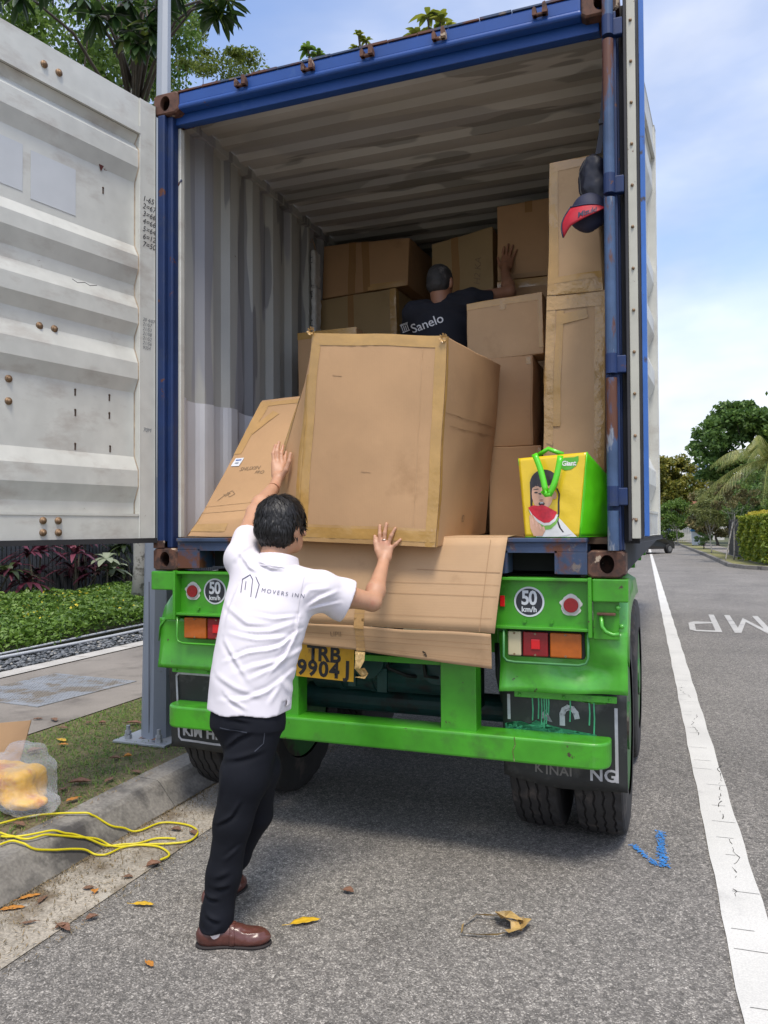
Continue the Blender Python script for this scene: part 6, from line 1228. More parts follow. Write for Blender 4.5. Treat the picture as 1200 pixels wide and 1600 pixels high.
def hanging_pouch():
    mn = mat('navy_nylon', (.007, .008, .018), .5, var=.3, scale=8, bump=.004, bscale=20); rt = thing('sling_pouch', 'dark navy sling pouch hanging by its strap inside the right door post', 'pouch', (1.09, .1, 3.1))
    fn = lambda P: smin(smin(ell(P, (1.095, .13, 3.13), (.075, .05, .115)), ell(P, (1.125, .13, 3.03), (.062, .05, .09)), .04), ell(P, (1.13, .12, 2.96), (.05, .04, .05)), .04) + .006 * wob(P, 34) + .003 * wob(P, 80, 2)
    isosurf('pouch_body', fn, (.98, .04, 2.86), (1.23, .22, 3.29), .007, mn, rt)
    def belt(nm, pts, w_, m, par):
        vs = []; fs = []
        for x, y, z in pts: vs += [(x - w_ / 2, y, z), (x + w_ / 2, y - .004, z)]
        for i in range(len(pts) - 1): fs.append((2 * i, 2 * i + 1, 2 * i + 3, 2 * i + 2))
        o = pydata(nm, vs, fs, m, par, world=True); s_ = o.modifiers.new('s', 'SOLIDIFY'); s_.thickness = .003
    belt('strap', [(1.158, .09, 3.70), (1.150, .09, 3.5), (1.135, .10, 3.33), (1.118, .10, 3.23)], .026, mn, rt); belt('strap', [(1.163, .12, 3.70), (1.16, .12, 3.4), (1.155, .12, 3.22)], .02, mn, rt)
    MB().box(1.12, 1.152, .088, .1, 3.36, 3.385, .003).build('buckle', mat('buckle', (.008, .008, .01), .4), rt, world=True)
    MB().tube([(1.07, .082, 3.22), (1.035, .085, 3.15), (1.04, .082, 3.06), (1.08, .08, 2.99)], .003, 5).build('zip', MRB, rt, smooth=True, world=True)
    rt = thing('baseball_cap', 'navy cap with a red brim hanging under the pouch', 'cap', (1.05, .1, 2.95)); mc = mat('cap_navy', (.014, .018, .05), .7, var=.15, bump=.0008, bscale=200); mr = mat('cap_red', (.42, .006, .02), .6, var=.12, scale=9)
    fn = lambda P: np.maximum(ell(P, (1.075, .09, 2.965), (.085, .06, .085), [[.85, 0, -.53], [0, 1, 0], [.53, 0, .85]]) + .003 * wob(P, 30, 1), -(ell(P, (1.10, .13, 2.93), (.07, .05, .06))))
    isosurf('crown', fn, (.95, .0, 2.84), (1.2, .2, 3.09), .006, mc, rt)
    # brim: curved crescent hanging down to the left
    vs = []; fs = []; n = 18; top = [(1.00, 2.985), (1.035, 2.978), (1.08, 2.975), (1.12, 2.972), (1.15, 2.965)]; bot = [(.968, 2.845), (1.0, 2.885), (1.05, 2.905), (1.11, 2.93), (1.152, 2.955)]
    def interp(L_, t_): i = min(len(L_) - 2, int(t_ * (len(L_) - 1))); f_ = t_ * (len(L_) - 1) - i; return (L_[i][0] * (1 - f_) + L_[i + 1][0] * f_, L_[i][1] * (1 - f_) + L_[i + 1][1] * f_)
    for i in range(n + 1):
        a = interp(top, i / n); b = interp(bot, i / n)
        for j in range(7): t_ = j / 6; vs.append((a[0] * (1 - t_) + b[0] * t_ - .022 * math.sin(math.pi * t_) * (1 - i / n), .045 - .03 * math.sin(math.pi * i / n) - .02 * t_, a[1] * (1 - t_) + b[1] * t_))
    for i in range(n):
        for j in range(6): a = i * 7 + j; fs.append((a, a + 1, a + 8, a + 7))
    o = pydata('brim', vs, fs, mr, rt, True, world=True); s_ = o.modifiers.new('s', 'SOLIDIFY'); s_.thickness = .004
    bb = mesh_bvh(o); me = text_mesh('Mizuki', .036, .0006, .9, shear=.3); me.transform(frame((1.075, -.1, 2.925), (1, 0, .25), (0, 0, 1))); drape(me, bb, (0, 1, 0), .003, .1); put('lettering', me, mc, o, world=True)
    MB().tube([(vs[i * 7][0] - .002, vs[i * 7][1], vs[i * 7][2]) for i in range(0, n + 1)], .004, 5).tube([(vs[j][0], vs[j][1] - .001, vs[j][2]) for j in range(7)], .0035, 5).build('brim_edge', mc, o, smooth=True, world=True)
hanging_pouch()
def desiccant():
    mw = mat('white_bag', (.48, .48, .47), .6, var=.15, scale=20, bump=.006, bscale=25); rt = thing('hanging_white_bags', 'string of flat white moisture absorber bags hooked on the left wall at the back', 'bag strip', (-1.11, 1.82, 3.0))
    fn = lambda P: np.minimum(np.minimum(rbox(P, (-1.115, 1.83, 3.53), (.018, .055, .135), .014), rbox(P, (-1.11, 1.83, 3.28), (.018, .058, .11), .014)), rbox(P, (-1.112, 1.83, 3.05), (.018, .055, .125), .014)) + .006 * wob(P, 40, 1)
    isosurf('pouches', fn, (-1.16, 1.74, 2.88), (-1.07, 1.92, 3.7), .008, mw, rt)
    MB().tube([(-1.115, 1.83, 3.66), (-1.12, 1.82, 3.72), (-1.13, 1.80, 3.76), (-1.14, 1.8, 3.73)], .004, 5).build('hook', MBO, rt, world=True)
    mk = mat('pouch_print', (.12, .13, .15), .7); mb = MB()
    for z in (3.60, 3.56, 3.34, 3.30, 3.12, 3.08, 3.0): mb.box(-1.125, -1.11, 1.765, 1.767, z, z + .006)
    mb.build('print_lines', mk, rt, world=True)
desiccant()
# ================================================================ PEOPLE
MSK = mat('skin', (.50, .27, .165), .5, var=.08, scale=9, bump=.0006, bscale=120, dirt=((.46, .19, .12), .56, 12, .2)); MSK2 = mat('tanned_skin', (.30, .14, .08), .5, var=.1, scale=9, bump=.0006, bscale=120)
MSK.node_tree.nodes['Principled BSDF'].inputs['Subsurface Weight'].default_value = .08
MSK.node_tree.nodes['Principled BSDF'].inputs['Subsurface Radius'].default_value = (.01, .004, .002)
MHR = mat('black_hair', (.008, .007, .007), .5, var=.3, scale=40, bump=.004, bscale=30, stretch=(6, 6, 1))
MSH = mat('white_polo_fabric', (.70, .665, .70), .85, var=.015, scale=3, bump=.0006, bscale=300)
MPT = mat('black_trousers', (.006, .007, .011), .8, var=.3, scale=3, bump=.001, bscale=70, spec=.2)
MSO = mat('brown_leather', (.095, .032, .024), .36, var=.25, scale=14, bump=.002, bscale=40, coat=.2); MSL = mat('shoe_sole', (.02, .015, .014), .8); MSC = mat('pale_sock', (.62, .55, .53), .8)
def chain(P, pts, k=.012):
    """pts: [(centre, radius)...] joined by round cones"""
    d = None
    for (a, ra), (b, rb) in zip(pts, pts[1:]):
        c = cone(P, a, b, ra, rb); d = c if d is None else smin(d, c, k)
    return d
def many(P, lst, k=.01):
    d = None
    for q in lst: c = chain(P, q, .006); d = c if d is None else smin(d, c, k)
    return d
def folds(P, amp, dirv, f, seed, thin=1.):
    """long soft creases running across dirv"""
    d = np.array(dirv, float); d /= np.linalg.norm(d); t = P @ d; w_ = wob(P, 6, seed) * 1.6 + wob(P, 13, seed + 2) * .6; s = np.sin(t * f + w_ * 2.2); return amp * (np.abs(s) ** thin * 2 - 1) * (.55 + .45 * wob(P, 5, seed + 4))

CREASES = [[(-0.247, 1.22), (-0.329, 1.217), (-0.412, 1.232)], [(-0.243, 1.198), (-0.337, 1.171), (-0.472, 1.171)], [(-0.277, 1.145), (-0.389, 1.141), (-0.51, 1.16)], [(-0.232, 1.22), (-0.243, 1.145), (-0.284, 1.062), (-0.352, 0.995)], [(-0.209, 1.092), (-0.299, 1.059), (-0.397, 1.04), (-0.48, 1.01)], [(-0.254, 1.01), (-0.337, 0.95), (-0.427, 0.92), (-0.54, 0.908)], [(-0.314, 1.107), (-0.42, 1.092), (-0.525, 1.047)], [(-0.517, 1.258), (-0.427, 1.201), (-0.299, 1.186)], [(-0.517, 1.13), (-0.465, 1.062), (-0.404, 0.98)], [(-0.089, 1.31), (-0.156, 1.284), (-0.209, 1.247)], [(-0.074, 1.265), (-0.141, 1.254), (-0.209, 1.239)], [(-0.126, 1.326), (-0.194, 1.322), (-0.22, 1.28)], [(-0.48, 1.461), (-0.435, 1.408), (-0.404, 1.393)], [(-0.404, 1.438), (-0.352, 1.408), (-0.292, 1.401)], [(-0.502, 1.438), (-0.476, 1.476), (-0.442, 1.498)], [(-0.262, 1.092), (-0.322, 1.032), (-0.427, 0.987)], [(-0.232, 1.16), (-0.292, 1.115), (-0.367, 1.092)], [(-0.54, 1.002), (-0.465, 0.965), (-0.352, 0.927)], [(-0.292, 0.972), (-0.337, 0.897)], [(-0.502, 0.935), (-0.412, 0.882)], [(-0.472, 1.341), (-0.502, 1.258), (-0.521, 1.183)], [(-0.262, 0.927), (-0.299, 1.002)]]
CREASE_T = [[(-0.49, 0.853), (-0.4, 0.839)], [(-0.504, 0.694), (-0.421, 0.715), (-0.345, 0.735)], [(-0.504, 0.735), (-0.456, 0.777), (-0.4, 0.805)], [(-0.525, 0.465), (-0.469, 0.5), (-0.435, 0.555)], [(-0.525, 0.278), (-0.469, 0.298)], [(-0.525, 0.243), (-0.469, 0.25)], [(-0.567, 0.208), (-0.504, 0.201)], [(-0.601, 0.09), (-0.546, 0.069), (-0.49, 0.111)], [(-0.594, 0.049), (-0.546, 0.042), (-0.494, 0.069)], [(-0.553, 0.146), (-0.497, 0.125)], [(-0.442, 0.375), (-0.497, 0.333)], [(-0.504, 0.652), (-0.525, 0.527)]]
def mover():
    rt = thing('person', 'man in white polo shirt and black trousers pushing the biggest box, seen from behind', 'person', (-.2, -.85, 0))
    hipL, hipR = (-.235, -.83, .86), (-.085, -.785, .86); shL, shR = (-.268, -.66, 1.425), (.062, -.605, 1.30)
    elL, wrL = (-.357, -.406, 1.626), (-.396, -.145, 1.758); elR, wrR = (.213, -.409, 1.236), (.181, -.192, 1.388)
    Hc = np.array((-.108, -.600, 1.562)); yaw = R(-22); fw = np.array([math.sin(-yaw) * .99, math.cos(yaw), -.02]); fw /= np.linalg.norm(fw); rg = np.cross(fw, [0, 0, 1.]); rg /= np.linalg.norm(rg); up = np.cross(rg, fw); AX = [rg, fw, up]
    L_ = lambda a, b, c: tuple(Hc + rg * a + fw * b + up * c)
    def headfn(P):
        d = ell(P, L_(0, -.008, .025), (.077, .096, .092), AX); d = smin(d, ell(P, L_(0, .022, -.045), (.058, .066, .068), AX), .035); d = smin(d, ell(P, L_(0, .06, -.085), (.03, .028, .024), AX), .03)
        d = smin(d, cone(P, L_(0, .09, .005), L_(0, .112, -.03), .009, .013), .012); d = smin(d, ell(P, L_(0, .088, -.06), (.022, .012, .009), AX), .01)
        for s in (-1, 1):
            d = smin(d, ell(P, L_(s * .033, .078, .012), (.016, .014, .011), AX), .008); e = ell(P, L_(s * .081, -.004, -.012), (.008, .018, .031), AX); e = np.maximum(e, -ell(P, L_(s * .089, .002, -.010), (.005, .009, .017), AX)); d = smin(d, e, .008)
        return d
    def body(P):
        d = headfn(P)
        d = smin(d, chain(P, [(L_(0, -.02, -.05), .058), (L_(0, -.045, -.12), .056), ((-.105, -.66, 1.36), .065)]), .03)
        d = smin(d, loft(P, [((-.157, -.805, .82), .095, .07), ((-.135, -.76, 1.08), .105, .08), ((-.12, -.695, 1.26), .125, .075), ((-.11, -.66, 1.34), .09, .05)], (.33, .06, -.06)), .03)
        # left arm and hand
        a = chain(P, [(shL, .055), (tuple((np.array(shL) + elL) / 2), .047), (elL, .037)], .02); a = smin(a, chain(P, [(elL, .036), (tuple(np.array(elL) * .7 + np.array(wrL) * .3), .040), (wrL, .026)], .02), .015); d = smin(d, a, .02)
        pa = chain(P, [(wrL, .025), ((-.405, -.098, 1.80), .026)]); pa = smin(pa, many(P, [[((-.425, -.09, 1.815), .018), ((-.441, -.072, 1.875), .014)], [((-.405, -.085, 1.815), .019), ((-.426, -.056, 1.880), .014)], [((-.392, -.085, 1.815), .017), ((-.405, -.043, 1.875), .013)]], .015), .014)
        pa = smin(pa, many(P, [[((-.441, -.070, 1.88), .0105), ((-.452, -.058, 1.925), .0095), ((-.449, -.040, 1.968), .008)], [((-.426, -.056, 1.885), .0105), ((-.436, -.044, 1.935), .0095), ((-.438, -.022, 1.985), .008)], [((-.409, -.044, 1.88), .0105), ((-.421, -.030, 1.928), .0095), ((-.424, -.006, 1.968), .0078)], [((-.396, -.04, 1.87), .0095), ((-.404, -.022, 1.905), .0085), ((-.410, .0, 1.938), .007)]], .004), .007)
        pa = smin(pa, many(P, [[((-.385, -.098, 1.808), .016), ((-.360, -.098, 1.838), .0135), ((-.346, -.092, 1.878), .011), ((-.343, -.082, 1.918), .009)]]), .012); d = smin(d, pa, .008)
        # right arm and hand pressed flat on the box
        a = chain(P, [(shR, .056), (tuple((np.array(shR) + elR) / 2), .047), (elR, .037)], .02); a = smin(a, chain(P, [(elR, .037), (tuple(np.array(elR) * .7 + np.array(wrR) * .3), .040), (wrR, .026)], .02), .015); d = smin(d, a, .02)
        pa = chain(P, [(wrR, .025), ((.178, -.170, 1.415), .026)]); pa = smin(pa, many(P, [[((.163, -.165, 1.42), .017), ((.154, -.150, 1.472), .013)], [((.175, -.163, 1.42), .018), ((.171, -.148, 1.478), .0135)], [((.186, -.163, 1.418), .017), ((.188, -.147, 1.474), .013)], [((.195, -.163, 1.415), .015), ((.202, -.147, 1.455), .012)]], .014), .014)
        pa = smin(pa, many(P, [[((.153, -.150, 1.477), .0105), ((.149, -.148, 1.522), .0092), ((.146, -.139, 1.562), .0075)], [((.171, -.148, 1.483), .0105), ((.173, -.147, 1.528), .0092), ((.179, -.139, 1.571), .0076)], [((.190, -.147, 1.478), .0103), ((.204, -.146, 1.515), .009), ((.221, -.139, 1.549), .0074)], [((.204, -.147, 1.458), .0095), ((.226, -.146, 1.477), .0082), ((.247, -.139, 1.498), .0068)]], .004), .006)
        pa = smin(pa, many(P, [[((.160, -.168, 1.42), .016), ((.142, -.164, 1.448), .0125), ((.130, -.155, 1.482), .0105), ((.124, -.146, 1.513), .0085)]]), .012); d = smin(d, pa, .008)
        # legs inside the trousers down to the feet
        d = smin(d, chain(P, [(hipR, .055), ((-.17, -.885, .43), .045), ((-.212, -.95, .09), .032)], .02), .03); d = smin(d, chain(P, [((-.215, -.82, .84), .05), ((-.19, -.705, .40), .038), ((-.355, -.705, .09), .030)], .02), .03)
        return d
    bd = isosurf('body', body, (-.52, -1.08, .03), (.32, .06, 2.02), .0042, MSK, rt)
    # hair: cap over the back and crown with tapered nape, strands as ridges
    def hair(P):
        q = (P - Hc) @ np.array(AX).T; ang = np.arctan2(q[:, 0], -(q[:, 2] - .05)); d = ell(P, L_(0, -.014, .034), (.094, .110, .098), AX)
        d = smin(d, ell(P, L_(0, -.046, -.03), (.078, .066, .07), AX), .06); st = .0022 * wob(P, 45, 2) + .0018 * wob(P, 110, 5); d = d + st
        cut = .052 - q[:, 1] - .25 * (q[:, 2] - .03); d = np.maximum(d, -cut + 0 * cut); d = np.maximum(d, -(q[:, 2] + .093 + .005 * wob(P, 90, 1)))
        near_ear = -(ell(P, L_(.09, .012, -.03), (.03, .036, .045), AX)); near_ear2 = -(ell(P, L_(-.09, .012, -.03), (.03, .036, .045), AX)); d = np.maximum(np.maximum(d, near_ear), near_ear2); return d
    hm = isosurf('hair', hair, (-.27, -.78, 1.42), (.06, -.44, 1.72), .0032, MHR, rt, smooth_it=0)
    nv = 26
    # tousled locks
    V = []; F = []; me = hm.data; cv = len(me.vertices); crown = Hc + up * .125 - fw * .035; nrm = np.zeros(cv * 3); me.vertices.foreach_get('normal', nrm); nrm = nrm.reshape(-1, 3); co = np.zeros(cv * 3); me.vertices.foreach_get('co', co); co = co.reshape(-1, 3) + np.array(rt.location)
    for k in rng.integers(0, cv, 2600):
        p0, n_ = co[k], nrm[k]; q = p0 - crown; ds = np.linalg.norm(q); sw = np.cross(n_, q) / (ds + .01); tg = q / (ds + 1e-6) + sw * .45 * math.exp(-ds / .06) + np.array([0, 0, -.25]) + rng.normal(size=3) * .22; tg -= n_ * (tg @ n_); tg /= np.linalg.norm(tg) + 1e-6
        s_ = np.cross(tg, n_); ln = rng.uniform(.022, .048) * (1 if p0[2] > Hc[2] - .04 else .55); w_ = rng.uniform(.0012, .0036); lift = rng.uniform(.0015, .0055); b0 = len(V)
        for t_, wf, lf in ((0, .6, 0), (.35, 1, .9), (.7, .75, 1.0), (1, .04, .75)):
            c_ = p0 + tg * ln * t_ + n_ * lift * lf - n_ * .45 * (ln * t_) ** 2 / .09
            V += [c_ - s_ * w_ * wf, c_ + s_ * w_ * wf]
        F += [(b0 + 2 * j, b0 + 2 * j + 1, b0 + 2 * j + 3, b0 + 2 * j + 2) for j in range(3)]
    npmesh('hair_locks', np.array(V), np.array(F), MHR, hm, True)
    # polo shirt
    slL, slR = np.array((-.306, -.545, 1.515)), np.array((.128, -.515, 1.255))
    def shirt(P):
        d = loft(P, [((-.158, -.800, .80), .166, .128), ((-.152, -.788, .95), .166, .122), ((-.137, -.758, 1.08), .167, .117), ((-.125, -.715, 1.22), .178, .114), ((-.115, -.685, 1.31), .178, .100), ((-.108, -.665, 1.385), .105, .075)], (.33, .075, -.075))
        d = smin(d, chain(P, [((-.22, -.68, 1.385), .075), (shL, .072), (tuple(slL), .063)], .03), .05); d = smin(d, chain(P, [((-.02, -.655, 1.315), .075), (shR, .076), (tuple(slR), .082), (tuple(slR + np.array((.02, .015, -.01))), .083)], .03), .05)
        d = smin(d, chain(P, [((-.20, -.672, 1.375), .055), ((-.11, -.668, 1.39), .062), ((-.03, -.655, 1.335), .055)], .03), .04)
        z = P[:, 2]
        d = d - creases(P, CREASES, .0062, .0075) + .0035 * wob(P, 11, 3) + .0012 * wob(P, 34, 5)
        # hem, sleeve ends, side vent
        d = np.maximum(d, .842 + .02 * (P[:, 0] + .16) * -1 + .004 * np.sin(P[:, 0] * 40) - z)
        nL = (slL - np.array(shL)); nL /= np.linalg.norm(nL); d = np.maximum(d, np.where(((P - slL) ** 2).sum(1) < .02, (P - slL) @ nL - .005, -1)); nR = np.array((.70, .45, -.35)); nR /= np.linalg.norm(nR); d = np.maximum(d, np.where(((P - slR) ** 2).sum(1) < .03, (P - slR) @ nR - .018, -1))
        # hollow sleeve mouths and hem
        d = np.maximum(d, -cone(P, slL - nL * .02, slL + nL * .05, .052, .060)); d = np.maximum(d, -cone(P, slR - nR * .03, slR + nR * .06, .062, .077))
        d = np.maximum(d, -loft(P, [((-.16, -.803, .78), .152, .114), ((-.155, -.795, .88), .138, .10)], (.33, .075, -.075)))
        v = np.maximum(np.abs(P[:, 0] - .000 + (P[:, 2] - .9) * .05) - (.9 - z) * .16, z - .9); v = np.maximum(v, P[:, 1] - -.70); d = np.maximum(d, -np.where(P[:, 0] > -.05, v, 1))
        # neck opening
        d = np.maximum(d, -cone(P, tuple(np.array((-.108, -.64, 1.40))), L_(0, -.045, -.06), .062, .075)); return d
    sh = isosurf('polo_shirt', shirt, (-.42, -.97, .8), (.22, -.44, 1.56), .0045, MSH, rt, smooth_it=2)
    # folded collar
    def collar(P):
        c0 = np.array((-.108, -.655, 1.392)); ax = np.array((.03, .25, .97)); ax /= np.linalg.norm(ax); q = P - c0; t = q @ ax; r_ = np.linalg.norm(q - t[:, None] * ax, axis=1); rad = .088 - t * .30; d = np.abs(r_ - rad) - .005; d = np.maximum(d, np.abs(t - .016) - .030 + .002 * wob(P, 30)); return d - .001
    isosurf('collar', collar, (-.23, -.78, 1.32), (.02, -.52, 1.47), .0035, MSH, rt)
    # seam lines on sleeves
    bvh = mesh_bvh(sh); view = Vector((-.349, .937, .02))
    def on(pts, w_, m, nm, par, off=.0025):
        q = MB()
        for a, b in zip(pts, pts[1:]):
            A, Bv = Vector(a), Vector(b); d_ = (Bv - A); n_ = view.cross(d_).normalized() * w_ / 2; e = d_ * .04; q.quad(A - n_ - e, Bv - n_ + e, Bv + n_ + e, A + n_ - e)
        me = bpy.data.meshes.new(nm); q.bm.to_mesh(me); q.bm.free(); drape(me, bvh, view, off, .25); return put(nm, me, m, par, world=True)
    mse = mat('seam_grey', (.55, .53, .56), .9); mlg = mat('logo_ink', (.03, .035, .08), .7)
    rr_ = Vector(cr); uu = Vector((.03, -.02, 1)); O = Vector((-.178, -.83, 1.330))
    LP = lambda x, y: tuple(O + rr_ * x + uu * y)
    on([LP(.0, -.028), LP(.0, .02), LP(.03, .038), LP(.043, .020), LP(.043, -.042)], .0028, mlg, 'logo', sh, .003); on([LP(.016, .012), LP(.016, -.018)], .0028, mlg, 'logo', sh, .003); on([LP(.055, .03), LP(.072, .002), LP(.063, -.046)], .0028, mlg, 'logo', sh, .003)
    me = text_mesh('MOVERS INN', .0225, -.0002, 1.38, 'LEFT'); me.transform(frame(O + rr_ * .082 + uu * -.026, rr_ + uu * -.155, uu)); drape(me, bvh, view, .003, .25); put('lettering', me, mlg, sh, world=True)
    on([(.055, -.75, 1.355), (.045, -.75, 1.30), (.035, -.75, 1.24), (.03, -.75, 1.19)], .0025, mse, 'seam', sh)
    # trousers
    def trousers(P):
        d = loft(P, [((-.158, -.80, .90), .130, .094), ((-.156, -.808, .84), .138, .102), ((-.155, -.815, .78), .135, .10)], (.33, .075, -.02))
        a = chain(P, [((-.115, -.80, .80), .098), ((-.148, -.85, .60), .090), ((-.178, -.89, .43), .070), ((-.198, -.918, .25), .062), ((-.211, -.945, .10), .056), ((-.212, -.95, .062), .058)], .03)
        b = chain(P, [((-.205, -.82, .80), .095), ((-.150, -.740, .60), .083), ((-.185, -.70, .40), .066), ((-.275, -.70, .22), .055), ((-.355, -.705, .10), .052)], .03)
        d = smin(d, a, .03); d = smin(d, b, .03); z = P[:, 2]
        d = d - creases(P, CREASE_T, .0085, .008) + .0035 * wob(P, 10, 5) + .001 * wob(P, 35, 6)
        d = np.maximum(d, np.where(P[:, 1] < -.80, .058, .075) - z); d = np.maximum(d, z - .90); return d
    tr = isosurf('trousers', trousers, (-.42, -1.04, .03), (.05, -.55, .93), .0045, MPT, rt, smooth_it=2)
    tb = mesh_bvh(tr)
    def ont(pts, w_, m, nm):
        q = MB()
        for a, b in zip(pts, pts[1:]):
            A, Bv = Vector(a), Vector(b); n_ = view.cross(Bv - A).normalized() * w_ / 2; q.quad(A - n_, Bv - n_, Bv + n_, A + n_)
        me = bpy.data.meshes.new(nm); q.bm.to_mesh(me); q.bm.free(); drape(me, tb, view, .0025, .2); return put(nm, me, m, tr, world=True)
    mpk = mat('trouser_stitch', (.035, .04, .055), .8); ont([(-.19, -.98, .795), (-.15, -.97, .79), (-.085, -.95, .785)], .004, mpk, 'pocket_seam'); ont([(-.035, -.90, .78), (-.04, -.90, .74), (-.065, -.92, .715)], .0035, mpk, 'pocket_seam')
    # shoes
    def shoe(heel, toe, nm, side=1):
        h = np.array(heel, float); t_ = np.array(toe, float); fx = (t_ - h); Ls = np.linalg.norm(fx); fx /= Ls; sx = np.array([fx[1], -fx[0], 0]); fr = lambda a, b, c: tuple(h + fx * a + sx * b + np.array([0, 0, c]))
        A3 = [fx, sx, np.array([0, 0, 1.])]
        def up_(P):
            d = ell(P, fr(.045, 0, .040), (.048, .037, .045), A3); d = smin(d, ell(P, fr(.12, .0, .034), (.075, .036, .040), A3), .03); d = smin(d, ell(P, fr(Ls - .062, .004, .028), (.066, .044, .031), A3), .03); d = smin(d, ell(P, fr(.125, 0, .055), (.04, .028, .022), A3), .02)
            q = (P - h) @ np.array(A3).T; d = d + .0008 * wob(P, 140); d = np.maximum(d, .008 - P[:, 2]); op = ell(P, fr(.062, 0, .092), (.052, .027, .034), A3); d = np.maximum(d, -op)
            # apron seam ridge
            rg_ = np.abs(ell(P, fr(Ls - .075, .004, .058), (.060, .030, .018), A3)) ; d = d - .0022 * np.exp(-(rg_ / .003) ** 2) * (q[:, 0] > .10); return d
        lo = np.minimum(h, t_) - .06; hi = np.maximum(h, t_) + .06; lo[2] = .0; hi[2] = .13; s_ = isosurf(nm, up_, lo, hi, .0032, MSO, rt)
        so_ = lambda P: np.maximum(np.maximum(smin(smin(ell(P, fr(.045, 0, .01), (.05, .039, .05), A3), ell(P, fr(.13, 0, .01), (.08, .036, .05), A3), .03), ell(P, fr(Ls - .06, .004, .01), (.068, .046, .05), A3), .03), P[:, 2] - .011), .001 - P[:, 2])
        lo[2] = -.02; isosurf('sole', so_, lo, hi, .004, MSL, s_)
        # strap across the instep
        st = lambda P: np.maximum(np.abs(up_(P) - .001) - .002, np.abs((P - h) @ fx - .135) - .011); isosurf('strap', st, lo, hi, .0032, MSO, s_)
        sk = lambda P: chain(P, [(fr(.06, 0, .10), .034), (fr(.07, 0, .05), .034), (fr(.11, 0, .045), .026)], .02); lo2 = np.minimum(h, t_) - .07; hi2 = np.maximum(h, t_) + .07; lo2[2] = 0; hi2[2] = .15; isosurf('sock', sk, lo2, hi2, .004, MSC, rt)
    shoe((-.272, -.985, 0), (-.022, -.878, 0), 'shoe'); shoe((-.39, -.755, 0), (-.365, -.50, 0), 'shoe')
    # ring and bracelet
    n = 30; c = Vector((.171, -.148, 1.497)); ax = Vector((.02, 0, 1)).normalized(); x_ = ax.orthogonal().normalized(); y_ = ax.cross(x_)
    MB().tube([c + (x_ * math.cos(2 * math.pi * k / 16) + y_ * math.sin(2 * math.pi * k / 16)) * .0108 for k in range(17)], .0016, 6).build('ring', mat('silver_ring', (.6, .6, .58), .25, 1), bd, smooth=True, world=True)
    c = Vector((-.388, -.175, 1.742)); ax = (Vector(wrL) - Vector(elL)).normalized(); x_ = ax.orthogonal().normalized(); y_ = ax.cross(x_)
    MB().tube([c + (x_ * math.cos(2 * math.pi * k / 20) + y_ * math.sin(2 * math.pi * k / 20)) * .0295 for k in range(21)], .0020, 6).build('bracelet', mat('brown_bracelet', (.25, .09, .03), .6), bd, smooth=True, world=True)
mover()

